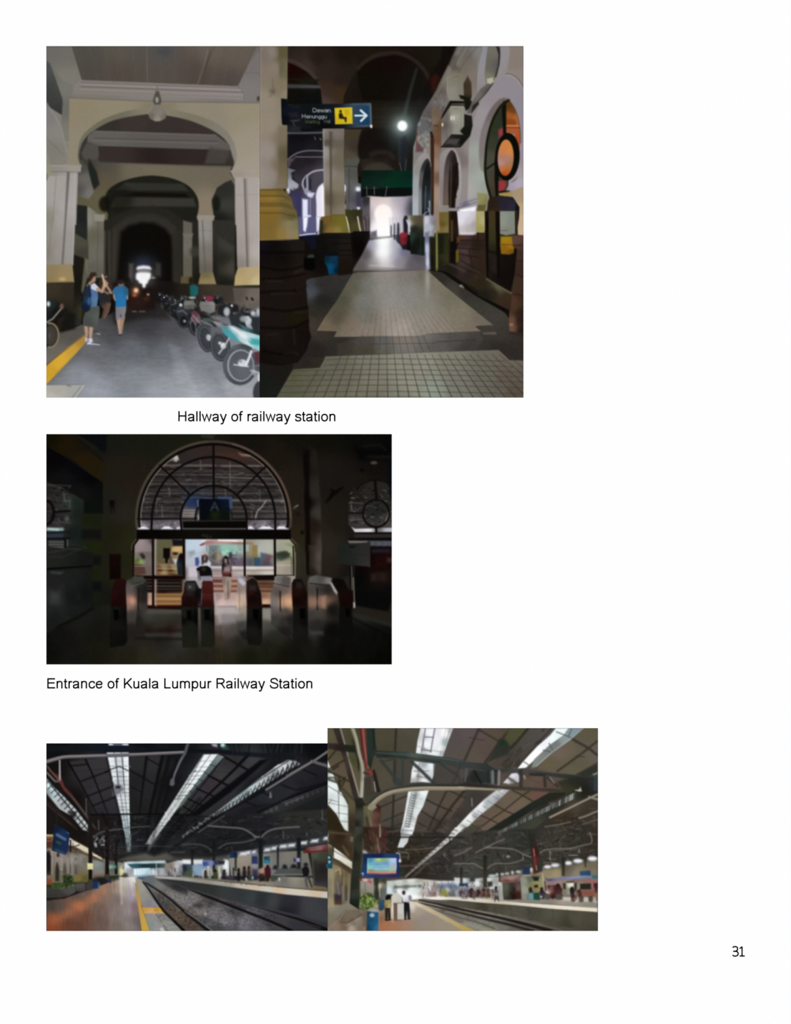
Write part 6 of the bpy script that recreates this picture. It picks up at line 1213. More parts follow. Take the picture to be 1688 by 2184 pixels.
# pipes
p.part('girder','rusty red girder along the left')
p.P('50 300 110 380 220 440 260 560 340 640 450 790 560 940 640 1060 600 1040 500 900 380 740 250 600 180 480 50 360','120 400 3b231f,220 470 6a2328,260 560 6b2b2c,330 640 4c2c28,400 720 54403a,500 850 4b403c,580 980 3c3532',f=3)
p.L('60 320 180 470',12,'7f5a4e',n=0,a=.8);p.L('55 400 150 500 200 500',22,'4d443f',n=0,f=3);p.L('50 390 140 490',10,'7d746d',n=0,a=.7)
t=p.thing('pipe','thick pale pipe running across the top of the track photograph','pipe')
p.L('50 270 130 245 260 215 500 205 900 193 1250 180 1650 160',(44,32),'8f 0 0' if 0 else '6e6769',n=t,f=2.5,sm=True)
p.L('60 262 260 208 900 185 1640 152',9,'97908f',n=0,a=.8,f=3);p.L('60 290 260 232 900 210 1640 176',7,'383438',n=0,a=.8,f=3)
p.L('750 196 1000 186',30,'5a5a68',n=0,a=.6,f=3)
u=t.part('drop_pipe','pale vertical branch');p.L('203 255 205 480',(20,26),'8b8588',n=u);p.L('207 260 209 480',7,'b4afb4',n=u,a=.8);p.L('208 480 160 500 100 440 60 400',18,'6b625c',n=0,a=.7,f=3)
t=p.thing('pipe','slanting pale pipe with a bulb end right of the central skylight','pipe')
p.L([(1690,70),(1660,170),(1600,270),(1545,400),(1515,500)],(34,26),'515057',n=t,f=3);p.L([(1625,220),(1530,430)],9,'7d7b80',n=0,a=.7);p.P('1490 480 1530 450 1540 530 1515 555 1480 540','5b5a60',n=t,f=4)
t=p.thing('pipe','straight pale pipe slanting down to a lamp in the upper right of the shed','pipe')
p.L([(3318,150),(3174,250),(2934,390),(2604,595)],(26,24),'6f6d6e',n=t,f=3);p.L([(3134,265),(3318,320)],34,'5b595d',n=t,f=3);p.L([(3134,262),(2834,430)],7,'96938f',n=0,a=.7)
t=p.thing('pendant_lamp','small grey lamp hanging under the straight slanting pipe','lamp');p.P([(2646,620),(2658,620),(2674,690),(2638,690)],'6d6b6b',f=3)
for q, lb in ((((300,1015),(500,1030),(680,1045),(770,1085),(850,1145)),'curved pale pipe bracket reaching left from the central column top'),(((920,1140),(990,1080),(1100,1045),(1350,1025)),'curved pale pipe bracket reaching right from the central column top')):
    t=p.thing('pipe', lb,'pipe', None);p.L([(X2 + a, b) for a, b in q],20,'5e5c5c',n=t,sm=True,f=3)
p.L([(1934,1010),(1814,1090)],14,'5b5855',n=0,a=.8,f=3);p.L([(1934,1010),(2114,900)],12,'55534f',n=0,a=.8,f=3);p.L([(2464,1140),(2524,1145)],16,'6d6b6b',n=0,f=3)
t=p.thing('pipe','curved grey pipe bracket left of the skylight foot','pipe');p.L('600 1150 660 1100 760 1070 900 1055',18,'4b4948',n=t,sm=True,f=3);p.L('900 1055 1000 1035 1250 1020',9,'555455',n=t,f=3)
t=p.thing('pipe','curved pipe bracket reaching over the far platform signs','pipe');p.L([(2054,1275),(2154,1220),(2334,1205),(2464,1170),(2484,1150)],14,'4f4f52',n=t,sm=True,f=3)
p.L([(X2,1228),(1814,1230),(1914,1260),(1964,1300)],14,'4a4a4a',n=0,sm=True,f=3,a=.9)
for x, y0, y1 in ((1620,830,940),(1168,1070,1160),(1440,1100,1130),(655,950,1060),(510,700,880)):
    xx=X2 + x if x > 1000 else x
    p.L([(xx, y0),(xx + 4, y1)],10,'6d6c6c',n=0,a=.75,f=3)
p.P('530 1000 560 960 580 1200 545 1200','3a3836',f=4,n=0)
p.scatter(600,1120,720,1250,30,16,['8d8d90','5b5b5e','222'*2,'a9a9ac'],31,a=.6)
# ----- lower half
p.at(*D3)
p.part('roof','pale curved ends of the far shed roofs')
p.P([(880,300),(1000,250),(1200,215),(1300,250),(1440,210),(1534,250),(1934,270),(2194,230),(2174,330),(1434,310),(980,310)],'1000 280 4d4b46,1220 250 55544f,1430 250 54524c,1700 290 3d3d38,1900 240 4a4a46,1600 230 35342f',f=8)
p.L('840 150 1100 130 1500 140',9,'3f3e3e',n=0,a=.8,f=3);p.L([(1500,205),(1654,205)],9,'6a6a6a',n=0,a=.6,f=3)
p.P('970 0 1030 0 1025 200 985 200','1000 50 7a8a88,1005 100 5f6f6e,1005 180 5b6a69',f=5,n=0,a=.9);p.N(960,0,1040,210,40,3,3,60)
p.P('1280 60 1340 0 1370 0 1290 120 1230 190 1240 130','77777a',f=8,n=0,a=.6)
p.part('archway','bright open end of the shed with a teal footbridge')
p.P([(950,320),(1420,300),(1454,330),(1574,300),(2174,300),(2174,480),(X2,480),(1250,480),(1060,500),(950,470)], f'1000 330 dbe9ee,1200 315 cfd7d7,1350 315 c4cccb,1100 360 2d4d5c,1300 365 1b3036,1150 440 cfe8f3,1200 430 dcf0fa,1300 420 c2d2dc,1400 430 a8aab0,1500 380 6f5f54,1460 350 8c7a6c,1560 380 d8d6da,1600 400 7a7c86,1634 310 d6dde2,1654 400 233043,1694 440 3f4c3a,1784 400 86a3bb,1884 340 6c7fae,1934 430 9b9a92,2064 330 6c7076,2134 370 d9dfe2,2034 430 6f6c64',f=4)
p.P('990 340 1430 330 1430 385 1060 392 1020 370','1050 370 2f5a68,1200 360 17333c,1350 360 1a2b2f,1420 350 5b6e70',f=3,n=0);p.P('990 315 1430 305 1425 330 1000 338','b5c9cf',f=4,n=0);p.L('1325 330 1330 430',12,'a5b3b5',n=0,a=.8,f=3)
p.P('1060 395 1250 390 1240 480 1070 500','1100 440 e3f3f8,1180 430 cfeaf8,1220 460 a3c3d4',f=4,n=0)
for x in (1100,1130,1165,1195,1230): p.L([(x,395),(x + 2,480)],6,'8fb4c4',n=0,a=.6,f=3)
p.P('1060 480 1260 470 1240 515 1090 515','4f7284',f=6,n=0,a=.8)
for _ in range(70):
    x=rr.uniform(1250,2164); y=rr.uniform(360,480)
    p.L([(x, y),(x + rr.uniform(-6,6), y + rr.uniform(15,60))], rr.uniform(5,14), rr.choice(['2c2c30','e6e9ec','55504b','9a9a9c','3b4046','b9b5ae']),a=.6,n=0,f=3)
p.P([(X2,290),(1864,290),(1864,340),(X2,345)], f'1684 310 e3e6e8,1784 310 d3d8dc',f=5,n=0);p.P([(X2,340),(1744,350),(1744,480),(X2,480)], f'1654 400 1b2434,1714 370 3b4a5c,1694 440 46523a',f=5,n=0);p.P([(1774,370),(1874,360),(1854,480),(1784,450)],'7f9fbc',f=6,n=0)
for q, c in (((225,410,250,520),'b9bcb4'),((295,400,320,510),'9fa096'),((410,370,440,520),'c9cdb8'),((480,290,520,400),'eef4f6'),((500,400,520,480),'c3c6c4')):
    p.P([(X2 + q[0], q[1]),(X2 + q[2], q[1]),(X2 + q[2], q[3]),(X2 + q[0], q[3])], c,f=6,n=0,a=.9)
p.part('wall','white arcaded station wall at the left')
p.P('50 0 100 20 300 30 540 170 700 280 900 320 960 330 900 480 620 480 540 550 50 580','80 30 c9b87e,80 100 54362a,320 60 c9c2b0,430 120 cdc4a8,520 180 b8a98a,640 240 d6c9a0,400 180 3a3028,300 170 463428,600 260 4a3c32,120 200 97897e,220 250 8a7f78,350 260 8e8680,420 280 8b8a80,500 300 6f6c60,380 400 6c6560,640 330 7e807e,660 400 6f6f6c,700 450 6a6258,830 300 54524f,860 400 57564c,930 400 c9cc9c,450 500 6e6438,250 480 6a6440,900 330 7c7970',f=4)
p.P('50 0 130 0 130 30 50 20','d3c48e',f=4,n=0)
p.P('50 20 130 20 110 160 50 150','70 60 7a4a2c,90 120 4e2c1c',f=5,n=0);p.L('52 55 100 55',9,'2b1810',n=0,a=.7);p.L('52 95 100 95',9,'2b1810',n=0,a=.7)
p.P('305 35 350 55 345 130 300 110','ded9d0',f=3,n=0);p.P('365 70 540 160 535 215 370 130','400 100 dcd4bc,500 180 d7cda8',f=3,n=0);p.P('585 215 690 270 695 292 590 245','dfd6b0',f=3,n=0)
p.L('370 65 540 155',9,'6b5c40',n=0,a=.8);p.L('300 140 540 240 700 310',26,'3f3022',n=0,a=.8,f=5);p.L('330 165 540 260',8,'7a6848',n=0,a=.7,f=3);p.L('340 150 430 120',10,'2a221a',n=0,f=3)
for cx, w, t0, b0 in ((80,50,180,470),(175,42,320,540),(262,36,330,460),(330,20,350,450),(395,26,350,460)):
    u=p.part('arch_window', None)
    p.P(arch(f'{cx-w*.5} {b0} {cx-w*.55} {t0+90} {cx} {t0} {cx+w*.55} {t0+90}', f'{cx+w*.5} {b0}'),'2f2624' if cx < 200 else '4f4843',f=4)
p.E(185,235,16,26,'2e2a28',f=4,n=0);p.E(390,285,12,16,'5b5048',f=4,n=0,a=.8)
p.P('50 200 80 210 100 300 95 420 60 440','191413',f=5,n=0)
for x in (140,310,420): p.L([(x,190),(x + 3,470)],16,'6b625c',n=0,a=.6,f=5)
for x in (110,225,300,345): p.L([(x,280),(x + 2,460)],12,'b0a59c',n=0,a=.6,f=5)
p.P('590 300 700 320 720 460 600 460','630 340 8c9492,680 400 7c827f,640 430 857f76',f=6,n=0); 
for x in range(600,720,22): p.L([(x,320),(x,450)],7,'5c6666',n=0,a=.5,f=3)
p.P('600 460 740 460 740 500 600 505','7a5f48',f=8,n=0,a=.8);p.P('400 470 530 470 530 545 380 545','420 500 7a6a30,500 520 5c5428',f=6,n=0)
p.part('floor','red brown tiled platform floor')
p.P('50 770 280 735 600 620 760 560 900 490 1100 490 1110 560 1130 900 1150 1120 50 1120','100 1050 843f26,150 980 9a5231,300 900 8a5a40,430 830 b0663f,600 720 ad7150,700 660 a67a62,820 600 8a6e60,200 850 554840,100 820 463e38,400 700 5c4c42,550 660 5e5048,500 950 6b4636,400 1060 653f30,650 850 6e584c,700 1000 68524a,700 700 7c6456,850 750 786a62,850 950 80726c,950 650 a89c90,950 560 bcb5a8,1000 900 8f8583,1000 1050 877c78,1050 700 9d93a0,900 1080 77695e,1100 1000 645c5c,1080 850 7c6466,300 1050 6b3d2a,80 1100 93401f,1060 520 e0e2de',f=3)
p.P('50 1000 400 840 600 700 760 600 700 690 560 800 350 900 200 1010 50 1080','b55f37',a=.35,f=14,n=0)
p.L('1060 560 1090 1110',20,'8f6a78',n=0,a=.4,f=6);p.L('1010 540 1020 900',20,'a79ab0',n=0,a=.45,f=8);p.L('915 500 925 800',12,'e4e0cc',n=0,a=.55,f=6);p.L('1040 500 1060 700',26,'d8d4c8',n=0,a=.4,f=8)
p.N(60,620,1120,1110,5,3,14,61)
p.part('platform_edge','grey edge slabs beyond the yellow line')
p.P('1080 500 1160 520 1250 640 1420 900 1640 1120 1250 1120 1180 900 1100 640','1150 620 9a9588,1200 720 8e8b83,1250 800 7d7b85,1320 790 8d8a88,1280 960 8e8c86,1400 960 7b7b74,1350 1080 9a9a93,1500 1060 898a86,1260 1060 7c8a8c,1580 1110 8c8c8a',f=3)
p.L('1200 640 1330 800',9,'6d6a62',n=0,a=.6);p.L('1320 920 1450 1110',12,'5b5d5a',n=0,a=.7,f=3);p.L('1150 845 1380 840',5,'6b6a66',n=0,a=.6)
p.P('1370 1090 1410 1090 1420 1120 1380 1120','c9c7c2',f=4,n=0)
p.part('painted_line','yellow safety line along the platform edge')
p.P('1075 560 1100 560 1145 760 1160 850 1200 960 1252 1120 1155 1120 1130 940 1095 720','1085 600 9c8a58,1110 720 b89040,1140 850 c6913a,1170 950 c49a40,1200 1090 c8a034',f=2.5)
p.P('1160 845 1385 848 1425 905 1185 912','1200 870 ca9435,1350 870 c68c2c,1250 900 d5a05c',f=2.5,n=p.cur);p.L('1190 912 1420 905',9,'d9a15f',n=0,a=.8);p.E(1300,920,20,12,'d08a80',n=0,f=5,a=.6)
# track bed
p.at(*D3)
p.part('track_bed','ballast between the rails')
p.P([(1150,520),(1250,480),(X2,500),(3318,950),(3318,1120),(1640,1120),(1420,900),(1250,640)], f'1250 560 5f676d,1350 600 797673,1500 700 868180,1600 780 7a7876,1734 780 747072,1834 850 757270,1984 950 726f72,2134 1000 6f6b70,2334 1050 6a6870,2534 1100 5c595e,1884 1000 474749,2034 1080 414244,2234 1110 4f4f55,1450 800 403d3c,1500 900 4f4138,1600 950 5d4c3d,1650 1050 4a3c31,1684 980 493d33,1734 1050 4f4138,1350 720 4a4743,1550 600 373738,1934 750 393636,2234 850 373638,2634 1000 39373d,3034 1080 313036',f=3)
p.N(1300,620,2734,1120,17,3.2,2.6,62)
p.scatter(1450,850,1750,1110,60,10,['6b5646','2a1f18','8a6c54','3a2e24'],8,asp=.6,a=.5)
p.scatter(X2,740,2034,1100,60,9,['7a7674','403c3b','8b8786'],12,asp=.5,a=.5)
p.P([(1754,800),(1834,780),(1894,820),(1834,860),(1744,840)],'353032',f=8,n=0,a=.8);p.E(1896,918,16,13,'b5b2b0',n=0,f=4,a=.8);p.E(2114,1020,34,8,'a09d9c',n=0,f=4,a=.7,rot=10)
p.P('1330 520 1480 500 1690 560 1690 700 1560 650 1440 590','1450 540 3b3d40,1600 580 26262a,1600 650 35312f',f=6,n=0)
t=p.thing('rail','near black steel rail at the left beside the platform edge','rail', None)
p.L([(1170,550),(1240,640),(1400,870),(1540,1010),(1650,1120)],(12,34),'0b0b0b',n=t,sm=True,f=3)
t=p.thing('rail','second rail of the near track, with a thin bright running edge','rail', None)
p.L([(1200,560),(1350,650),(1500,760),(1690,930),(1774,990),(1934,1120)],(14,40),'171515',n=t,sm=True,f=3);p.L([(1654,890),(1774,970),(1974,1115)],6,'8d8c8a',n=t,a=.8,f=2.5);p.L([(1230,560),(1500,740),(1690,890)],8,'3f3b39',n=0,a=.7,f=3)
for q, w, lb in (((1450,520,1690,610,1750,650,2330,880,2700,1030,2900,1120),(12,40),'third rail, nearer one of the far track'),((1550,500,1690,560,2330,780,2900,960,3320,1110),(10,46),'fourth rail, closest to the far platform wall')):
    t=p.thing('rail', lb,'rail', None)
    p.L([(q[i], q[i + 1]) for i in range(0, len(q),2)], w,'110f10',n=t,sm=True,f=3)
p.L([(X2,660),(2034,800),(2534,980),(2834,1110)],9,'6b6564',n=0,a=.5,f=4);p.L([(X2,600),(2134,760),(2634,900),(3234,1080)],10,'56525a',n=0,a=.6,f=4)
p.P([(1434,510),(X2,560),(2134,690),(3318,960),(3318,1030),(2834,930),(2134,760),(X2,610),(1384,530)], f'1634 580 3b3a3a,2134 720 403f42,2634 850 3a393e,3134 990 37363c',f=5,n=0)
p.part('platform_wall','dark concrete side wall of the far platform')
p.P([(1434,500),(X2,530),(2234,610),(2834,690),(3318,735),(3318,1010),(2734,880),(2134,750),(1734,630),(1434,530)], f'1634 560 2b2f31,1934 620 2d312e,2134 680 343837,2334 690 303638,2434 740 3a3f3f,2534 760 292d32,2684 780 3c3e40,2834 800 2b2b33,2834 880 1f1d26,3134 830 3b3d42,3234 900 3a3c42,3284 780 36373b',f=3)
p.part('platform_edge','pale edge of the far platform catching light')
p.P([(1294,480),(X2,490),(2234,560),(2734,610),(3318,660),(3318,740),(2834,695),(2234,615),(X2,535),(1334,505)], f'1434 490 a8a7a2,1634 515 9a9890,1834 540 8f8b7d,2134 590 9c9789,2334 600 c0b4a4,2434 610 c9b49c,2634 650 c4c2b6,2734 650 d5b694,2934 665 d9c0a0,2934 695 c3c9c8,3234 680 cfb492,3284 720 c3c5c2',f=3)
p.part('platform_floor','grey top of the far platform')
p.P([(X2,480),(1854,500),(2234,530),(2674,500),(2844,480),(3134,500),(3318,620),(3318,655),(2734,605),(2234,555),(X2,495)], f'1934 515 77756a,2234 545 6f6b5f,2534 570 8d8170,2834 560 6d6a62,2934 510 9a9688,3034 580 75705f,3234 640 6a5a38',f=4)
for i in range(24): p.E(2014 + i * 30,555 + i * 2 + rr.uniform(-10,8),10,4, rr.choice(['c9b48e','4a473f','a59c88']),a=.6,n=0,f=3)
p.part('wall','cream wall behind the far platform')
p.P([(2164,240),(2274,235),(2434,225),(2734,200),(2934,190),(3084,190),(3144,480),(2684,480),(2194,480)], f'2194 380 85857c,2334 300 9a8f80,2334 360 8d8272,2584 330 8a8880,2734 240 6f6a66,2834 280 7b7868,2734 350 70706f,2834 430 555a58,3034 430 5d605c,2934 340 6f6e70,3084 270 6f6f66,2434 450 6b5e55',f=3)
p.P([(2234,200),(2434,180),(2594,130),(3034,70),(3318,20),(3318,90),(3034,150),(2734,200),(2334,240),(2234,240)], f'2334 215 6b6d74,2634 170 4a4c50,2834 140 4b4c50,3034 140 35383a,3234 90 3b3e41',f=5,n=0)
for x, y, w in ((700,225,40),(760,212,24),(825,208,22),(980,178,36),(1060,160,34),(1165,138,42),(1262,126,44),(1400,98,44),(1530,75,46),(1665,45,30)):
    u=p.part('clerestory_window', None);p.P([(X2 + x - w, y + 16),(X2 + x - w * .6, y - 14),(X2 + x + w, y - 22),(X2 + x + w * .8, y + 12)],'e6ebf2',f=6)
p.P([(2734,395),(3034,400),(3034,480),(2684,470)], f'2834 430 4b504e,2984 460 454844',f=5,n=0);p.L([(2704,465),(3034,462)],9,'9a9a90',n=0,a=.6,f=4);p.L([(2834,482),(3034,484)],14,'1e1f1b',n=0,a=.8,f=4)
for i,(x, y, w, lb) in enumerate(((1075,380,28,'left'),(1185,372,30,'middle'),(1290,368,40,'right'))):
    t=p.thing('person', f'{lb} one of three dark heads behind the low wall of the far platform','person');p.P([(X2 + x - w, y + 22),(X2 + x - w * .7, y - 14),(X2 + x, y - 26),(X2 + x + w * .7, y - 14),(X2 + x + w, y + 24)],'1b1b1e',f=5)
for cx, y0, y1, w, lb in ((110,170,350,26,'thin dark roof column furthest left behind the far platform'),(362,60,440,30,'dark roof column under the paired curved pipe brackets, left'),(905,60,400,50,'dark green roof column beside the tall blue panel'),(1105,150,380,20,'slim green roof column between the wall posters'),(1350,40,400,44,'dark roof column left of the red roofed kiosk'),(615,220,420,20,'slim roof column beside the dark blue hanging sign')):
    t=p.thing('roof_column', lb,'column', None)
    p.P([(X2 + cx - w / 2, y0),(X2 + cx + w / 2, y0),(X2 + cx + w / 2, y1),(X2 + cx - w / 2, y1)], f'{X2+cx} {y0} 14161a, {X2+cx} {y1} 1e2420',f=4)
t=p.thing('sign','low blue and violet signboard at the far end of the far platform','sign')
p.P([(1864,320),(2034,300),(2034,350),(1874,365)], f'1894 340 2d4a92,1964 335 7f86c4,2024 330 20264e',f=3)
t=p.thing('sign','dark panel right of the blue and violet signboard','sign');p.P([(2038,300),(2124,305),(2114,345),(2038,345)],'26292e',f=4)
t=p.thing('sign','dark blue hanging sign over the far platform','sign');p.P([(2168,215),(2264,190),(2268,265),(2174,275)], f'2194 240 1d3750,2244 230 12243c',f=3)
t=p.thing('poster','tall dark blue panel beside the green column','poster');p.P([(2434,220),(2504,205),(2506,340),(2434,340)], f'2464 225 7c8494,2464 270 252a5c,2474 310 2c3366',f=3)
t=p.thing('pillar_sign','grey and violet panel standing under the tall blue panel','panel');p.P([(2438,345),(2504,345),(2504,530),(2448,530)], f'2468 370 8b8d96,2468 430 35304e,2474 500 1f2840',f=4)
t=p.thing('poster','teal and blue poster right of the green column','poster');p.P([(2578,255),(2644,252),(2648,338),(2576,335)], f'2604 270 1c3a52,2614 310 2d7c94,2634 280 24495e',f=3)
t=p.thing('sign','small violet white sign left of the red roofed kiosk','sign');p.P([(2918,275),(2994,270),(2996,318),(2924,318)], f'2934 300 33284a,2968 295 9c9cc4',f=3)
t=p.thing('kiosk','dark kiosk with a faded red roof at the right edge of the far platform','kiosk')
p.P([(3124,215),(3318,190),(3318,610),(3154,590)], f'3184 240 4d5240,3234 250 3a3d30,3174 350 2b2b26,3254 400 211f1e,3234 500 282523,3234 600 3a3642',f=3)
u=t.part('roof','faded red roof');p.P([(3034,200),(3074,150),(3134,140),(3318,110),(3318,190),(3114,215)], f'3134 165 7a4f52,3234 150 8a6064,3084 205 5e1f16,3284 175 6b2f30',n=u,f=3);p.L([(3038,210),(3318,180)],12,'5a1c14',n=u)
u=t.part('post');p.L([(3134,230),(3164,580)],16,'4a4a3c',n=u,a=.8,f=3)
p.E(3314,365,14,24,'155a78',n=0,f=4)
GP='passengers waiting on the far platform of the track photograph'
for x, y0, y1, w, c, lb in ((265,420,500,36,'2a2420','leftmost of the seated dark figures on the far platform'),(380,410,510,60,'3d3f22','figure in olive beside the thin left column'),(480,410,500,50,'2c2026','dark figure left of the bright white patch'),
                            (590,390,480,22,'2e2c30','slim far figure left of the standing pair'),(650,395,540,44,'191517','standing figure in black just left of the standing pair'),(715,375,530,46,'1f1a1a','left one of the standing pair on the far platform'),
                            (768,372,520,36,'2a2220','right one of the standing pair on the far platform')):
    t=p.thing('person', lb,'person', GP)
    p.P([(X2 + x - w * .3, y0 + 20),(X2 + x, y0),(X2 + x + w * .3, y0 + 20),(X2 + x + w * .5,(y0 + y1) / 2),(X2 + x + w * .35, y1),(X2 + x - w * .35, y1),(X2 + x - w * .5,(y0 + y1) / 2)], c,f=5)
    u=t.part('head');p.E(X2 + x, y0 + 10, w * .26,14,'17110f',n=u,f=4)
t=p.thing('person','person in pale pink top leaning, left of the dark red clothed person','person', GP)
p.P([(2524,400),(2564,385),(2594,400),(2594,540),(2518,545),(2514,460)], f'2554 410 a07a68,2574 430 8a5c50,2544 480 2b1c1e,2564 530 1e1819',f=4); u=t.part('top','pale pink top');p.P([(2524,425),(2564,385),(2588,395),(2584,440),(2534,450)],'a8826e',n=u,f=4)
t=p.thing('person','person in dark red clothing right of the green column','person', GP)
p.P([(2584,390),(2618,365),(2654,390),(2658,470),(2634,545),(2598,545),(2588,470)], f'2618 400 3d1420,2634 440 461322,2614 500 2c1e1c',f=4); u=t.part('head');p.E(2622,368,16,16,'1d1111',n=u,f=4)
t=p.thing('person','person in black with a backpack standing by the red roofed kiosk','person', GP)
u=t.part('trousers','grey trousers');p.L([(3068,480),(3064,540),(3078,610)],(30,20),'4a4c4e',n=u,f=3);p.L([(3088,480),(3108,540),(3134,605)],(26,18),'35363a',n=u,f=3)
u=t.part('top','black top');p.P([(3018,400),(3044,370),(3094,375),(3104,430),(3088,485),(3034,485)],'141416',n=u,f=3); u=t.part('head');p.E(3064,350,26,24,'24221e',n=u,f=4); u=t.part('arm','bare arm');p.L([(3088,375),(3124,390),(3114,420)],9,'6e5c50',n=u,f=3,a=.8)
t=p.thing('bench','low grey bench right of the dark red clothed person','bench');p.P([(2654,480),(2734,475),(2738,520),(2694,545),(2654,540)],'3c4640',f=4)
t=p.thing('bench','low grey bench near the kiosk on the far platform','bench');p.P([(2764,495),(2844,490),(2848,520),(2834,560),(2784,555)],'6e6c64',f=4)
t=p.thing('litter_bin','dark green bin between the standing pair and the blue panel','bin');p.P([(2404,470),(2434,465),(2438,535),(2402,535)],'27433b',f=4)
t=p.thing('bench','low dark violet bench on the far platform left of the standing pair','bench');p.P([(2134,480),(2228,485),(2224,530),(2144,515)],'3a3440',f=4)
for x, y in ((737,515),(812,500),(1122,520)): p.E(X2 + x, y,9,16,'d9dadb',n=0,f=4,a=.85)
# left side things
t=p.thing('sign','dark blue hanging station sign with faint white lettering at the left','sign')
p.at(*D1)
p.P('140 990 300 1080 320 1140 300 1300 270 1350 110 1300 130 1130','180 1050 141c34,220 1100 15305a,280 1180 152a52,150 1200 0f2038,180 1280 182c40,250 1300 182a54',f=2.5)
u=t.part('lettering','faint white lettering');p.L('175 1120 265 1170',30,'8496b4',n=u,a=.6,f=5);p.L('290 1090 315 1105',9,'5a84b4',n=0,a=.7);p.E(190,1210,34,14,'3a5c48',n=0,f=6,a=.8,rot=25);p.L('160 1290 250 1330',12,'5b7098',n=u,a=.5,f=5)
p.L('165 860 175 1000',14,'1c1d22',n=0,f=3);p.L('300 1170 320 1280',14,'d6d3cc',n=0,f=3,a=.7) if 0 else None
p.at(*D3)
for cx, y0, y1, w, lb in ((560,-200,530,42,'dark iron roof column carrying the yellow notice'),(755,-60,470,44,'dark iron roof column second along the left platform'),(860,80,460,30,'dark roof column beside the teal hanging sign'),(330,60,200,16,'slim dark bracket post beside the white wall')):
    t=p.thing('roof_column', lb,'column', None)
    p.P([(cx - w / 2, y0),(cx + w / 2, y0),(cx + w / 2, y1),(cx - w / 2, y1)], f'{cx} {y0} 1c1816, {cx} {y1} 120d0b, {cx} {(y0+y1)/2} 1a1512',f=3)
    u=t.part('base') if w > 40 else None
    if u: p.P([(cx - w * .7, y1 - 10),(cx + w * .7, y1 - 10),(cx + w * .9, y1 + 60),(cx - w * .9, y1 + 60)],'3c3833',n=u,f=4)
p.P('770 60 830 20 850 80 830 250 800 300 775 250','2b2728',f=8,n=0,a=.8);p.N(620,0,900,300,20,4,4,66)
t=p.thing('notice','pale yellow notice on the dark iron column','notice');p.P('524 330 592 333 592 405 526 405','555 350 e0d898,560 390 d8d08e',f=2.5)
t=p.thing('sign','small teal sign hanging between the roof columns','sign');p.P('778 350 872 345 875 400 850 395 780 400','800 375 6f9c8e,830 370 4a7a6a,860 365 143c38',f=3); u=t.part('lettering');p.L('785 375 850 372',10,'a9c4b8',n=u,a=.6,f=4)
t=p.thing('notice_board','pale yellow panel at the far end of the left platform','notice');p.P('900 400 950 395 960 470 905 480','d4d49c',f=4)
p.P('975 400 1050 400 1050 480 985 480','a8989c',f=6,n=0,a=.8);p.E(965,470,30,24,'453f2c',n=0,f=6)
t=p.thing('planter','long grey concrete planter box at the left edge','planter')
p.P('50 600 220 610 390 580 385 670 300 715 200 738 50 742','120 650 3a3835,120 710 35342f,280 660 4a4745,340 650 4c4947,250 715 36342f',f=2.5);p.L('50 615 230 625 390 585',7,'6b6864',n=0,a=.7);p.L('50 742 270 738',10,'15110f',n=0,a=.8,f=4)
t=p.thing('planter','second grey concrete planter box further along the platform','planter');p.P('385 570 500 560 500 650 440 662 390 655','440 600 4f4b4a,440 640 403d3b',f=3)
t=p.thing('shrub','low green hedge growing in the long planter at the left edge','plant');p.P('50 580 150 560 330 555 395 565 300 600 180 628 50 620','100 600 2c331b,200 600 2f4a1c,300 575 2c3a1c',f=4);p.scatter(60,570,380,620,40,9,['46602c','1a2410','35501f','5a7038'],41,a=.7)
t=p.thing('shrub','bushier green shrub behind the planter near the wall arches','plant');p.P('250 560 240 480 300 460 350 480 360 550 480 545 500 558 400 570','300 520 22301a,440 555 3f4a20',f=5);p.scatter(250,470,360,560,24,9,['3a5226','151d0f','4a6430'],42,a=.7)
t=p.thing('lamp_post','thin grey green post standing in the planter','post');p.L('222 395 226 560',14,'5c6a62',n=t,f=3);p.E(222,400,14,12,'8a938c',n=t.part('lamp_head'),f=4)
t=p.thing('extinguisher','dull red box at the left edge above the planter','box');p.P('50 480 110 485 112 575 55 580','80 500 7d5a4c,85 550 8a3a1c',f=4)
t=p.thing('litter_bin','royal blue bin beside the planters on the left platform','bin');p.P('600 525 655 540 652 625 600 632 592 570','610 550 1b2a50,630 600 16306c',f=3); u=t.part('side','grey blue side');p.L('660 560 662 620',18,'5b6672',n=u,f=4)
t=p.thing('bench','dark bench right of the blue bin on the left platform','bench');p.P('640 500 740 500 745 560 700 575 660 560','1b1c20',f=5)
t=p.thing('plant_pot','dark green potted plant further along the left platform','plant');p.P('770 500 880 470 890 520 800 550','23301f',f=6)
p.P('500 570 590 560 590 640 505 640','3a3834',f=4,n=0);p.E(790,545,14,16,'242f58',n=0,f=5)
for x in (815,855,910): p.L([(x,520),(x + 4,660)],9,'c9b8a4',n=0,a=.35,f=5)
p.finish(.8,.85)

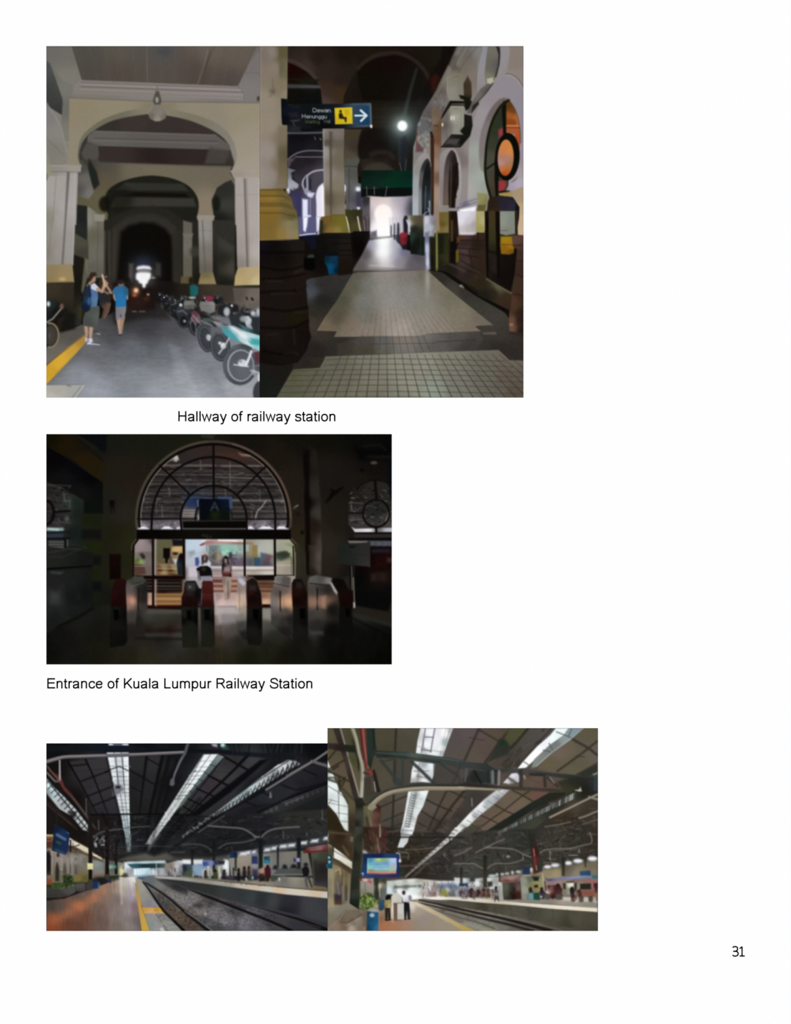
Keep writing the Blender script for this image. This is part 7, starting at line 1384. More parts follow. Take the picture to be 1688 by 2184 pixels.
# ---------------------------------------------------------------- photograph 5: platform with hanging display
p=Pic(699,1553,1276,1985.5,'photograph of a station platform with a bright hanging display, bottom right')
E1, E2, E3, E4=(690,1545,5.627),(980,1545,5.627),(690,1765,5.627),(980,1765,5.627)
X2, Y2=290 * 5.627,220 * 5.627
rr=random.Random(33)
def S(*v, dx=0.0, dy=0.0): return [(v[i] + dx, v[i + 1] + dy) for i in range(0, len(v),2)]
def strokes(n, x0, y0, x1, y1, cols, L_=(20,80),w=(5,11),a=(.35,.75), angs=(0,.15,-.3,-.5,1.4,.8), seed=1, keep=None):
    r=random.Random(seed)
    for _ in range(n):
        x, y=r.uniform(x0, x1), r.uniform(y0, y1)
        if keep and not keep(x, y): continue
        l=r.uniform(*L_); t=r.choice(angs) + r.uniform(-.12,.12)
        p.L([(x, y),(x + l * math.cos(t), y + l * math.sin(t))], r.uniform(*w), r.choice(cols),a=r.uniform(*a) * .85,n=0,f=4)
p.at(*E1)
p.part('roof','tan panelled shed roof')
p.R(0,0,3400,2500, f'100 120 5c5438,250 150 4c4630,350 150 42402c,700 200 4c4734,1000 200 4b4536,950 100 49442f,1600 200 564c4a,1700 300 544c43,750 650 4f4836,1000 600 464238,1400 650 45413a,1600 620 47413b,150 620 5b4f3c,300 760 635640,200 850 43402a,100 1150 2f2616,900 950 544a3d,900 1100 514a40,760 1200 453f36,1300 1000 5b5249,1350 1150 4b423c,1500 950 57493f,1600 1100 3a332e,1712 200 5d5150,1932 300 564943,2082 350 4b4038,2052 120 58493d,2312 120 4c4a30,2232 300 403d37,2582 150 4c4545,2832 400 6a5b4d,3082 150 5b5640,3032 450 5b5440,3252 350 5f5549,2232 900 63533f,2332 980 6a5948,2582 830 6b4a40,2032 1080 5a4c3b,1832 900 3d3833,2632 1000 2a2a26,3032 1000 4b4033,2932 1150 3a332a,3132 850 2a2b22,3232 1000 423b30',n=p.cur)
p.part('roof_panel','tan roof slope left of the skylight')
p.P('610 45 1140 45 1110 330 640 310','700 180 4b4634,1000 200 4c4637,1050 100 504b3c,750 290 48432f',f=3)
p.P('660 560 940 450 1060 470 1040 700 900 730 700 780','750 650 514a38,1000 560 48433b,980 680 45403a',f=3,n=p.cur)
p.P('690 990 720 850 830 800 1010 790 990 950 930 1294 700 1294','760 900 4d463a,900 880 5a5145,900 1020 534a3f,780 1080 4d463c,900 1200 443f36',f=3,n=p.cur)
p.part('roof_panel','tan roof slope right of the skylight')
p.P(S(1560,45,1850,45,1900,80,2110,200,2060,440,1950,480,1400,420), f'1600 200 554b4a,1650 350 564d44,1750 100 5a4e50,1900 150 5a4b48,1932 320 58483f,2032 120 584a3a,1832 400 5a4e44',f=3)
p.P(S(1270,800,1680,780,1690,900,1400,1294,1080,1294),'1330 880 544a3e,1500 860 54493d,1560 950 5b4a3c,1300 1000 5a5049,1430 1080 54463b,1250 1180 4a403a,1420 1200 3b3028,1350 1280 40352c',f=3,n=p.cur)
D='23211c'
for q, w in (((875,45,860,330),26),((860,420,850,680),26),((845,840,825,1294),24),((690,990,900,900,1000,860),16),((720,1160,960,1060),14),((700,1270,940,1190),12),((1230,900,1390,980,1540,1040),18),((1180,1040,1270,1100,1380,1160),16),((1480,800,1400,960,1260,1260),20),((1690,800,1560,960,1400,1180,1330,1294),30),((1500,790,1700,880),14),((1140,1180,1230,1230),12)):
    p.L([(q[i], q[i + 1]) for i in range(0, len(q),2)], w,'2a2720',n=0,a=.85,f=3.5)
for q, w in (((240,45,60,440),30),((230,60,470,200),22),((610,60,470,230,310,460),34),((120,160,300,190),8)):
    p.L([(X2 + q[i], q[i + 1]) for i in range(0, len(q),2)], w,'38302b',n=0,a=.85,f=3.5)
p.P([(2232,45),(2452,45),(2252,260),(2152,250)], f'2312 120 4d4c30,2232 220 4a4b2c',f=4,n=0);p.L([(2462,45),(2332,200),(2252,280)],30,'2b2a20',n=0,f=4,a=.9)
p.P([(2112,180),(2192,190),(2252,270),(2212,360),(2052,420),(1962,470),(2012,380)],'2c3028',f=6,n=0,a=.9);p.E(2152,220,40,40,'1f3326',n=0,f=8)
p.P([(2492,45),(2732,45),(2692,160),(2332,480),(2192,560),(2132,480),(2252,340)], f'2582 120 504a46,2432 250 4c4640,2282 400 474038,2192 480 3c372e',f=4,n=0)
strokes(60,2132,60,2712,520,['2a2622','6a605a','1f1c18','5b514b'],(20,60),(8,16), angs=(-.8,-.75,.9), seed=5, keep=lambda x, y: abs((y - 60) + (x - 2712) * .85) < 110)
p.part('roof_panel','tan roof slope below the second skylight')
p.P([(3112,45),(3292,45),(3292,430),(3032,610),(2572,530),(2752,330),(2962,180)], f'3082 130 5b5640,3182 90 5c553c,2832 350 6d5f50,2932 300 6a5b4a,2732 480 66593f,2782 500 625741,3032 460 5c5541,2982 560 5f5a42,3252 340 635a4c,3132 230 5d5647',f=3)
for q, w in (((1260,110,1400,200,1560,290,1660,370),32),((1660,200,1560,280,1430,380,1180,560),26),((1400,380,1500,390),10)):
    p.L([(X2 + q[i], q[i + 1]) for i in range(0, len(q),2)], w,'3a3228',n=0,a=.9,f=3.5)
p.part('roof_panel','brown roof slope in the lower middle')
p.P([(2242,780),(2482,790),(2712,810),(2502,930),(2262,1080),(1932,1294),(1652,1294),(1892,1080),(2152,850)], f'2282 860 66574a,2432 800 5b5032,2562 840 704a40,2232 900 685a48,2382 920 6d5d4a,2282 1000 6e5a4a,2052 1000 625342,2132 1100 6a5743,2012 1200 6b5849,1882 1130 5e4f46,1782 1220 54502f,1932 1270 6a554a',f=3)
for q, w in (((640,790,760,850,880,920),20),((420,960,560,1040,680,1090),18),((240,1080,370,1140,470,1190),16),((130,1190,260,1260),12),((840,800,740,870,540,1030,380,1140,180,1294),18)):
    p.L([(X2 + q[i], q[i + 1]) for i in range(0, len(q),2)], w,'3c3124',n=0,a=.9,f=3)
p.part('girder','dark lower edge girder of the middle roof slope')
p.P([(2712,820),(2932,810),(2882,860),(2532,1020),(2252,1200),(2112,1294),(1932,1294),(2272,1080),(2512,930)], f'2782 840 27261c,2532 970 232a24,2332 1080 1e241f,2082 1240 24251d',f=3)
p.P([(2082,1294),(2332,1150),(2712,1000),(2932,960),(2632,1180),(2482,1294)], f'2332 1200 343a32,2532 1150 3b3f34,2582 1230 41422f,2732 1050 2c2d25',f=4,n=0)
p.part('roof','tangle of dark trusses in the far shed')
p.P([(2712,1110),(2932,1000),(3292,900),(3292,1294),(2482,1294)], f'3032 1000 4a4032,2882 1080 40331f,3132 1080 3a332a,2932 1150 322c22,3132 1200 37312a,2732 1250 34302a',f=4,n=p.cur)
p.P([(0,1294),(1672,1294),(2132,1260),(3292,1240),(3292,1700),(2232,1800),(1532,1870),(1000,1850),(500,1560),(460,1240),(940,1240),(760,1294)], f'560 1350 2b2118,640 1500 2a1f18,800 1350 2b2520,850 1550 30291f,1100 1450 332c20,1300 1400 312d28,1400 1300 2f2a26,1200 1600 352b22,1100 1700 2b211b,1500 1500 2c2926,1400 1650 2f2f2c,1632 1500 343330,1732 1450 3a3530,2232 1400 363632,2032 1500 36342f,1932 1650 3a3a34,2432 1350 2c2c26,2432 1500 2e312a,2732 1350 3a352e,2832 1500 3a3a31,3032 1400 36332b,3232 1450 322b22,2232 1750 3c3b33,1732 1700 45463f',f=4,n=p.cur)
strokes(620,560,1250,3272,1790,['55504a','17140f','6b645c','201d18','423c35','4a4f46'],(20,100),(5,12), seed=8, keep=lambda x, y: y < 1790 - max(0,(x - 2232)) * .16)
strokes(60,2682,1000,3272,1260,['6b6254','1a1712','574e42'],(20,80),(5,12), seed=9, keep=lambda x, y: (y - 1294) > (x - 2482) * -.45)
strokes(60,1140,950,1640,1294,['26231f','6b625a'],(10,40),(5,8),(.2,.45), seed=10, keep=lambda x, y: x + (y - 950) * .9 > 1620)
# skylights
def sky(lb, pts, col, bars, seed, dark='5a5c60'):
    u=p.part('skylight', lb); r=random.Random(seed)
    p.P(pts, col,f=3,n=u)
    for b in bars: p.L(nums(b[0]), b[1], dark,a=b[2],n=0,f=3)
    return u
sky('upper part of the white skylight strip','1165 45 1560 45 1500 200 1430 400 1280 400 1110 360 1130 200','1180 100 d8d4e0,1230 70 f2f0f8,1280 100 f6f6ff,1380 100 e8e8ee,1450 100 ffffff,1540 80 b9bdc0,1250 240 f4f6fc,1200 150 c9cad2,1350 200 f0f0f6,1420 300 ffffff,1480 220 a9b6b4,1150 300 eceef2,1200 330 c5c5ca,1330 350 e9edf2,1440 330 9aa6a6',
    [('1225 45 1200 200 1180 330',14,.8),('1340 45 1310 200 1290 330',16,.75),('1220 150 1320 155',12,.8),('1200 200 1210 320',8,.5),('1130 260 1280 310 1420 330',8,.4),('1470 60 1400 380',6,.3),('1520 60 1440 300',8,.4),('1180 300 1290 320',16,.7)],1)
sky('skylight strip seen through the truss','1090 440 1340 460 1330 600 1290 700 1180 690 1045 700 1060 560','1110 470 dfe3ea,1200 470 a0a6aa,1300 500 e6f4f8,1090 600 f4f6f8,1150 620 8f8c8c,1200 600 e8f0f6,1250 640 aeb4b8,1280 580 d3d7da,1100 690 a9a9a6,1210 680 f4f8fc',
    [('1090 560 1260 560',12,.6),('1120 620 1230 640',12,.6),('1150 470 1130 690',10,.5)],2)
sky('long skylight strip curving down to the far end','1020 800 1265 790 1200 980 1130 1100 1080 1294 930 1294 970 1100','1030 830 eaf2f6,1100 850 9aa0a0,1200 820 eef4f4,1160 900 d3dedc,1010 950 e2eaec,1070 950 a5abab,1150 1000 dfe8e8,990 1100 eef0f2,1050 1100 a9abab,1110 1080 e0e6e6,960 1240 eceaec,1010 1250 9fa3a3,1060 1240 e8ecec',[],3)
for i in range(15):
    t=i / 14;p.L([(1075 - 105 * t,850 + 430 * t),(1115 - 95 * t,860 + 430 * t)],12,'4d5250',a=.7,n=0,f=2.5)
p.L('1060 820 1000 1100 960 1294',9,'6b7070',a=.8,n=0,f=2.5);p.L('1115 820 1060 1080 1010 1294',9,'6b7070',a=.8,n=0,f=2.5)
for y in (880,990,1120,1200): p.L([(1100 - (y - 880) * .2, y),(1190 - (y - 880) * .3, y + 20)],6,'8d9595',a=.6,n=0)
sky('bright skylight strip slanting from the top right',[(2792,45),(2952,45),(2912,120),(2732,250),(2532,430),(2432,520),(2332,530),(2392,450),(2572,260),(2722,130)],
    f'2862 80 f0fbff,2782 150 f4ffff,2662 240 f2f2fc,2592 320 ffffff,2482 420 ffffff,2392 500 f6fafa,2832 130 e0f0f0',[],4)
p.P([(2942,45),(3112,45),(2972,180),(2752,340),(2552,510),(2492,530),(2532,420),(2712,250),(2882,130)], f'3032 70 7e959e,2882 180 8d9a98,2792 230 6f7878,2682 320 7b7c76,2612 400 7f8280,2512 480 7a8c80',f=3,n=p.cur)
for q in ((1170,90,1370,170),(1080,230,1130,320),(1010,310,1100,330),(780,450,900,530),(1350,60,1310,140)): p.L([(X2 + q[0], q[1]),(X2 + q[2], q[3])],14,'4b5658',n=0,a=.75,f=3)
p.L([(3122,45),(2962,180),(2742,335),(2562,500)],8,'b4c0bc',n=0,a=.8,f=3);p.L([(2742,45),(2552,250),(2332,510)],14,'2f2c28',n=0,a=.8,f=4)
sky('second skylight strip below the truss',[(2102,770),(2242,780),(2072,940),(1882,1090),(1692,1270),(1672,1294),(1542,1294),(1752,1070),(1932,900)],
    f'2122 790 dfe0e4,2192 800 a9acae,2052 850 c9c9d2,2092 880 8f9496,1892 960 f4f4fc,1962 960 a9b0b0,1852 1030 e6e6f0,1752 1100 f2f4f4,1832 1090 a0a2a2,1692 1160 eceeec,1612 1250 eef0ec,1672 1230 aeb4ac',[(' '.join(str(v) for v in (2232 - 60 * i,790 + 58 * i,2162 - 62 * i,745 + 58 * i)),10,.55) for i in range(9)],5, dark='6a6f70')
p.P([(2152,700),(2252,590),(2322,580),(2362,620),(2362,690),(2232,715)], f'2282 620 e6e4e8,2202 700 d8d4d8,2272 680 8a8080,2332 640 c7c7d6',f=4,n=p.cur);p.L([(2222,640),(2312,700)],22,'4a4440',n=0,f=4,a=.8)
p.L([(2272,560),(2102,750),(2012,780),(1732,1060),(1482,1294)],16,'3b3733',n=0,a=.8,f=4)
# continuation lower panel
p.at(*E3)
sky('far end of the long skylight strip','940 0 1090 0 1070 80 1030 110 1010 180 960 240 890 240 930 120 930 80','960 60 a0a4a4,1050 40 eeeef0,1000 150 c9ced0,940 200 d0d6d8,960 20 e0e0e4',[('940 30 1080 40',10,.6),('935 80 1070 90',12,.8),('960 0 945 80',10,.6)],6)
sky('far end of the second skylight strip',[(1582,0),(1692,0),(1572,120),(1452,215),(1232,400),(992,600),(972,590),(1132,440),(1382,215),(1512,90)],
    f'1632 20 e8e8e4,1532 110 c4c2c0,1462 170 bcb9b6,1332 290 b5b0ac,1212 400 8d8782,1032 560 77706a',[],7)
for i in range(14):
    t=i / 13;p.L([(1612 - 560 * t,40 + 490 * t),(1552 - 560 * t,20 + 520 * t)],12,'3f3b36',n=0,a=.6,f=3)
p.P([(1692,0),(1932,-40),(1572,220),(1282,420),(1132,560),(1032,620),(1252,400),(1532,170)], f'1732 20 45403a,1582 180 3c3a30,1332 400 3a3733,1182 520 4a4844',f=5,n=0,a=.85)
strokes(60,1032,0,1932,600,['77726c','2a2722','908a84'],(15,50),(6,12), seed=19, keep=lambda x, y: abs((y - 600) + (x - 1032) * .72) < 50)
p.at(*E1)
sky('skylight strip low at the left edge','52 440 90 520 120 600 150 680 200 790 260 900 300 980 305 1290 250 1270 160 1080 52 960','70 480 e8f6fa,100 600 e3ecec,100 760 e9f3f6,160 800 dfe8ea,100 880 cfdad8,200 950 e4efef,270 960 d3dcd8,220 1100 e6efef,280 1150 cbd6d2,280 1250 d6e0dc,60 560 6a6f62',[('52 560 110 580',20,.8),('180 640 190 1294',10,.7),('60 740 160 800 260 880',10,.6),('60 660 150 690',30,.85),('60 900 180 930',8,.5),('60 940 300 990',8,.5),('160 1060 300 1080',9,.5),('200 1160 300 1170',9,.5),('100 900 60 960',8,.5)],8, dark='43453a')
p.L('52 640 130 640 200 740 320 860 380 930',22,'3d3a2a',n=0,a=.85,f=4)
p.at(*E3)
p.P('250 0 300 0 300 50 270 40','d8dcd4',n=0,f=4,a=.8);p.E(505,290,30,24,'cfd3d0',n=0,f=6,a=.8);p.P('480 130 510 180 560 260 620 300 560 310 480 260','8c8a84',f=6,n=0,a=.8)
# left structure
p.at(*E1)
p.part('girder','maroon and grey girders climbing the left edge')
p.P('115 45 205 45 260 200 300 380 350 620 420 850 440 980 380 960 330 760 260 480 190 260','160 100 382a26,230 260 2f201e,280 450 3f3434,340 700 352420,400 900 34302a',f=3)
p.L('205 50 260 240 310 430 370 640 430 860',20,'98947f',n=0,a=.8,f=3)
p.P('52 225 160 230 420 260 430 340 300 330 200 320 52 290','100 250 342528,200 290 2a1c1c,330 290 1c2616',f=4,n=0)
for q in ((60,420,150,310),(60,540,250,430),(80,560,180,500),(60,560,230,640,300,680),(190,700,260,640),(190,640,200,800),(220,740,260,670)): p.L([(q[i], q[i + 1]) for i in range(0, len(q),2)],20,'2b2418',n=0,a=.85,f=3.5)
p.P('300 45 340 45 440 300 430 540 420 560 400 400 340 200','310 100 4a4526,380 300 25281a,410 450 1d2014',f=5,n=0,a=.9);p.P('280 380 390 400 400 520 340 470','3f4a1e',f=8,n=0,a=.8)
p.P('60 1000 250 1260 300 1294 52 1294','2c2312',f=6,n=0);p.P('300 880 380 930 390 1294 300 1294','330 950 5d5238,330 1200 362a20',f=5,n=0)
t=p.thing('pipe','pale cream pipe curving down beside the maroon girder','pipe')
p.L('350 45 395 180 430 350 465 480 472 600 465 720 455 880',(44,40),'8e8a76',n=t,sm=True,f=3);p.L('365 60 405 200 440 370 470 500 480 700 462 870',10,'bdb8a4',n=0,a=.7,sm=True,f=3);p.L('470 700 458 875',32,'a8aaa0',n=t,a=.8,f=3)
t=p.thing('pipe','red pipe descending from the top edge to a red valve','pipe')
p.L('470 45 480 180 500 330 515 480 545 550',(80,34),'7a2b24',n=t,f=3);p.L('478 60 495 250 520 420 540 520',14,'a67468',n=0,a=.8,f=3);p.L('440 50 465 250 480 420',12,'4a1a16',n=0,a=.8)
u=t.part('valve','bright red valve');p.P('550 560 600 560 625 600 600 620 560 600','9c2a34',n=u,f=4);p.L('490 580 540 600',22,'3c2c24',n=0,f=4)
p.P('515 45 610 45 640 320 600 400 570 540 530 480 520 250','560 150 22322a,570 350 25302a,600 500 24281f',f=4,n=0);p.P('590 45 612 45 620 300 600 300','1b2422',n=0,f=3)
t=p.thing('roof_column','big dark green iron column at the left of the display','column')
p.P('390 900 430 880 470 880 500 980 495 1294 380 1294','430 950 26261e,440 1100 3f4038,480 1200 3a3c32,400 1200 1c1c16',f=3)
p.at(*E3)
p.P('380 -10 475 -10 470 100 460 300 440 500 445 700 425 990 310 990 320 800 340 500 365 300','420 50 3d4136,460 100 23281c,420 250 333627,370 300 211d16,400 500 2b2e22,350 700 25281f,390 800 31382a,420 900 1c241c,340 950 171b14',f=3,n=t)
colbase=t
p.at(*E1)
p.P('380 880 440 950 500 940 560 980 540 1020 480 1000 400 1000','1f2218',f=5,n=0,a=.9);p.P('480 980 580 960 600 1060 590 1294 540 1294 520 1100 490 1294 480 1294','560 1030 5f5c38,500 1150 4e4f38,570 1200 6b5540',f=5,n=0)
p.P('490 640 640 600 660 760 700 800 560 940 510 960 490 900','550 800 3c372c,560 700 3b342c,640 760 3a3a30,560 900 3b4030',f=5,n=0,a=.9)
p.L('605 560 640 700 665 800',32,'20181a',n=0,f=4,a=.9);p.L('610 690 625 800',9,'c7c4c6',n=0,a=.85,f=3);p.L('580 640 590 780',12,'6c4a40',n=0,a=.7,f=4)
p.part('girder','rust brown hanging girder behind the display')
p.P('600 1010 640 960 690 980 690 1294 590 1294','620 1100 6b4a3c,670 1000 3d2018,660 1150 4c2e24,610 1250 704c3e',f=3);p.L('540 1060 600 1294',12,'8c6c58',n=0,a=.6,f=4);p.L('680 1200 685 1294',10,'b0a090',n=0,a=.7,f=3);p.L('520 1120 560 1294',16,'2b2018',n=0,a=.7,f=4)
p.at(*E3)
p.P('470 -10 760 -10 760 310 640 320 560 310 480 260','520 60 2c2016,600 100 5b3a2c,640 60 38241b,700 100 42241e,720 200 4c3028,740 280 3a1a1a,560 220 2f261c,650 250 5c463c',f=5,n=0,a=.95)
strokes(40,490,0,760,300,['8c705c','2a1a12','5b4a38','4c5230','7a2c26'],(20,90),(6,12), angs=(1.4,1.7,1.2,.6), seed=22);p.L('680 0 680 110',12,'bdb2a4',n=0,a=.85,f=3);p.L('650 130 670 310',12,'8c6a58',n=0,a=.8,f=3)
# main truss
p.at(*E1)
p.part('truss','dark teal lattice truss spanning across')
p.P('600 310 1000 330 1450 390 1688 430 1688 500 1400 480 1100 440 900 410 640 400','700 360 2a302c,950 380 333c37,1250 410 39433f,1500 450 383f3d,1100 350 4a544e',f=3);p.L('640 340 1000 360 1450 410 1688 450',9,'5c6a66',n=0,a=.6,f=3);p.L('700 375 1000 400 1400 450',9,'1b1f1c',n=0,a=.7,f=3)
p.P(S(0,440,330,470,440,540,700,530,1100,580,1420,610,1500,640,1480,680,1000,610,700,580,420,570,0,510, dx=X2), f'1732 480 383e3c,2012 520 2d3430,2382 550 454646,2732 590 333836,3032 630 2b332c',f=3,n=p.cur)
p.P('740 790 900 740 1100 710 1688 715 1688 755 1200 745 1000 765 840 800 700 850 560 950 520 960 600 880','700 820 2c2e26,900 750 393d36,1200 735 32362f,1500 735 2d302c',f=3,n=p.cur)
p.P(S(0,705,300,715,500,740,800,750,1100,770,1300,800,1100,810,700,790,450,770,0,750, dx=X2), f'1832 730 2e2826,2232 755 3c3833,2532 775 403c32,2832 795 33322a',f=3,n=p.cur)
for q, w in (((690,430,780,540,920,720),40),((700,450,860,410),22),((950,420,948,720),30),((880,420,880,700),10),((1060,450,1180,560,1330,710),40),((1330,460,1330,700),14),((1400,470,1580,590,1688,680),30),((1640,500,1580,660,1540,720),26),((1500,480,1688,530),12)):
    p.L([(q[i], q[i + 1]) for i in range(0, len(q),2)], w,'333a36',n=p.cur,a=.9,f=3.5)
p.P('860 410 950 420 940 700 880 690','45423a',f=6,n=0,a=.5);p.E(890,690,45,40,'353c3a',n=0,f=6)
p.P(S(0,540,360,560,380,700,0,720, dx=X2), f'1692 580 4a4744,1812 640 1f221c,1882 620 26302f,1752 680 2c2b26',f=5,n=0,a=.9)
for q, w, c in (((90,540,70,680),22,'5c5858'),((30,560,30,700),20,'4d4a44'),((180,560,260,700),26,'181a14'),((350,560,350,700),24,'22282a'),((400,560,402,700),24,'6b8490'),((440,560,440,700),20,'1c1e1c'),((480,560,475,720),26,'8a8c94'),((740,560,740,740),44,'2f2f2e'),((770,590,900,680,960,700),22,'4a3d34'),((1020,610,1030,740),36,'2c2a26'),((1060,640,1180,740),26,'302c26'),((1090,640,1140,700),14,'8a8682'),((850,600,1000,610),26,'23211f'),((780,620,790,650),16,'b4aaa0')):
    p.L([(X2 + q[i], q[i + 1]) for i in range(0, len(q),2)], w, c,n=0,a=.85,f=4)
p.P(S(780,640,1010,620,1010,740,780,730, dx=X2), f'2532 650 60554c,2452 700 57503f,2612 700 5b4c40',f=6,n=0,a=.5)
p.P(S(1180,690,1320,640,1660,620,1660,830,1400,900,1280,830, dx=X2), f'3032 700 26281f,3132 780 201f18,3252 700 2a2f30,2982 800 3a3824',f=6,n=0,a=.95)
p.P(S(1400,600,1660,460,1660,590,1500,640, dx=X2),'2b2f26',f=5,n=0,a=.9);p.P(S(1600,600,1660,575,1660,590,1620,605, dx=X2),'a5a5a0',f=4,n=0);p.P(S(1390,790,1440,780,1455,755,1470,800,1440,805, dx=X2),'cfcdc4',f=4,n=0)
p.P(S(1620,620,1660,610,1660,800,1620,790, dx=X2),'363d42',f=5,n=0)
p.part('truss','further lattice girder with light gaps')
for i in range(36):
    t_=i / 35; x, y=3012 - 900 * t_,840 + 450 * t_; w=1 - .55 * t_
    p.P([(x - 24 * w, y - 10 * w),(x + 20 * w, y - 30 * w),(x + 12 * w, y + 50 * w),(x - 30 * w, y + 60 * w)], rr.choice(['8f8f8c','b4b8b4','6d6e68','9aa09a','484840']),f=3.5,a=.85)
    p.L([(x - 6 * w, y - 36 * w),(x - 22 * w, y + 70 * w)],14 * w,'1f1e18',a=.85,n=0,f=3)
p.P(S(1080,940,1160,930,1180,990,1100,1000, dx=X2),'6f7470',f=6,n=0,a=.5)
# pipes right
t=p.thing('pipe','large pale beige curved pipe bracket sweeping across below the truss','pipe')
p.L([(560,1000),(600,950),(680,880),(800,820),(950,790),(1150,770),(1450,770),(1688,770)],(56,40),'8f8268',n=t,sm=True,f=3);p.L([(X2,762),(1932,775),(2132,785)],(36,22),'948872',n=t,f=3)
p.L([(590,945),(690,860),(820,805),(980,775),(1250,755),(1680,755)],12,'b8ad94',n=0,a=.7,sm=True,f=3);p.P('550 960 620 940 640 1000 580 1040','8b836b',f=4,n=t);p.L([(720,890),(900,815),(1200,790)],8,'5c5240',n=0,a=.6,sm=True,f=3)
t=p.thing('pipe','straight pale pipe slanting at the right under the roof','pipe');p.L(S(1090,1115,1320,1005,1470,930,1660,840, dx=X2),24,'94897a',n=t,f=3);p.L(S(1560,870,1660,900, dx=X2),26,'8a7f6c',n=t,f=3)
t=p.thing('pipe','second broken pale pipe lower at the right under the roof','pipe');p.L(S(1440,1125,1520,1100,1660,1040, dx=X2),22,'857c70',n=t,f=3,a=.9)
p.L(S(1030,1230,1200,1200,1340,1170, dx=X2),9,'9c9484',n=0,a=.7,f=3);p.L(S(1480,1200,1660,1140, dx=X2),14,'7a7064',n=0,a=.6,f=4);p.L(S(150,890,155,980, dx=X2),12,'8c8a88',n=0,a=.9,f=3)
p.at(*E4)
for q, w, lb in (((-60,340,60,290,150,240),16,'thin pale pipe slanting at the left of the far columns'),((200,300,310,245,440,180,540,140),16,'straight pale pipe rising right above the far left column'),((320,240,480,245,640,260,720,290,790,330,860,355),17,'curved pipe bracket reaching left from the red pipe column'),
                 ((930,340,980,295,1050,265,1180,255,1340,250),17,'curved pipe bracket reaching right from the red pipe column'),((-60,435,60,432,180,435,240,470,300,495),15,'lower curved pipe bracket at the far left column, left arm'),((335,495,380,455,450,430,600,430,740,395,770,370),14,'lower curved pipe bracket at the far left column, right arm'),
                 ((1340,250,1480,215,1590,180,1570,60),15,'thin pale conduit rising at the upper right'),((1020,420,1180,430,1240,470),12,'short curved pipe bracket above the blue train roof')):
    t=p.thing('pipe', lb,'pipe');p.L([(q[i], q[i + 1]) for i in range(0, len(q),2)], w * .8,'7c766a',n=t,sm=True,f=3.5,a=.9)
p.L('1080 290 1340 260',9,'6b655a',n=0,a=.7);p.L('1090 280 1092 390',10,'8f8a7c',n=0,a=.8,f=3);p.L('765 320 765 380',10,'857c6c',n=0,a=.8,f=3);p.L('1320 332 1420 332',7,'b3b0a0',n=0,a=.8,f=3);p.L('1430 300 1440 260 1450 300',8,'b0a890',n=0,a=.7,f=3)
t=p.thing('pendant_lamp','small pale lamp under the roof left of the red pipe column','lamp');p.E(587,348,20,12,'a09a8c',f=5)
# far wall & end
p.part('wall','long cream station wall and bright clerestory at the right')
p.at(*E4)
p.P('480 590 700 560 760 500 1000 470 1260 460 1660 380 1660 640 1480 600 1040 640 740 700 480 660','600 580 6b6460,1100 520 8d7f60,1150 560 9c8c64,1350 500 6b6450,1400 540 8a7e60,1600 470 706650,1600 520 7c7058,1300 470 5b5444',f=4)
p.P('1000 480 1260 430 1660 350 1660 400 1260 480 1020 510','5b564c',f=6,n=0,a=.8)
for x, y, w, h in ((1600,372,54,34),(1425,400,54,30),(1310,425,40,28),(1150,452,46,24),(1060,470,38,24),(862,505,16,26),(708,530,26,16),(640,540,14,22),(575,552,20,14),(515,560,22,14),(455,565,16,16),(395,580,40,18)):
    u=p.part('clerestory_window', None);p.E(x, y, w, h * .8,'f0eefa' if x > 1000 else 'd6dee2',f=6,n=u)
p.part('archway','bright far end of the station')
p.P('-60 600 200 610 480 590 480 640 520 660 530 860 300 850 -60 840','0 640 c9d3d4,60 650 e0e8e8,150 620 70767a,130 670 9aa0a0,215 670 eef0f0,290 680 5b605a,360 620 d7dcda,400 720 c5cccb,60 690 3a4456,20 740 7d8796,150 780 5b4a50,250 770 6b5654,330 770 8a6448,420 800 b4b0a8,490 780 9a9c96,480 700 b3b7b0,400 660 8a8c84',f=4)
strokes(90,-40,640,500,760,['e6eaea','5c5f60','8a8f92','c9c9c6','3c3f40'],(10,50),(6,14), angs=(1.5,0,1.4), seed=44)
p.at(*E3)
p.P('750 640 1100 610 1400 640 1688 640 1688 800 1688 860 1050 870 820 800 740 800','800 660 b5bdb8,900 670 d5dad4,1050 660 dfe3da,1180 670 a8a89c,860 710 5f6a64,1000 705 6a6c64,1150 700 7b786c,800 740 cfe4e8,900 760 f4f6f6,1050 740 e9f2f4,1020 800 f8f8fa,1130 740 dff0ee,1230 700 cfccc2,1280 720 f0eaec,1350 700 8c8276,1400 660 d5dcdc,1500 640 e2e6e8,1600 650 d8dee2,1430 710 5b6a80,1480 730 e6ecee,1550 700 5c7090,1300 790 8a6e6a,1200 790 b09c98,1450 780 8c8a4a,1600 780 7a8088,1550 790 5b5c58,1100 850 fffdf6,1200 850 f6f2f0,1400 840 e8e0d8,1650 850 e0dcd4',f=4,n=p.cur)
p.P('780 655 1180 655 1230 690 1210 720 1180 685 850 690 850 720 780 700','c3cabf',f=5,n=0,a=.8);p.L('860 715 1170 700',26,'5e645e',n=0,a=.7,f=4);p.L('1125 660 1130 740',12,'b5c3bf',n=0,f=3,a=.9)
strokes(70,1180,640,1688,830,['54443e','efefef','8c8c86','2e2c30','b0a8a0','6b2f34','3c4a6a'],(10,60),(6,14), angs=(1.5,1.6,1.4), seed=45)
p.P('1370 690 1480 670 1600 690 1640 720 1560 740 1400 730','4a5c78',f=8,n=0,a=.6);p.P('1415 745 1480 745 1480 820 1415 820','8a8434',f=6,n=0,a=.9)
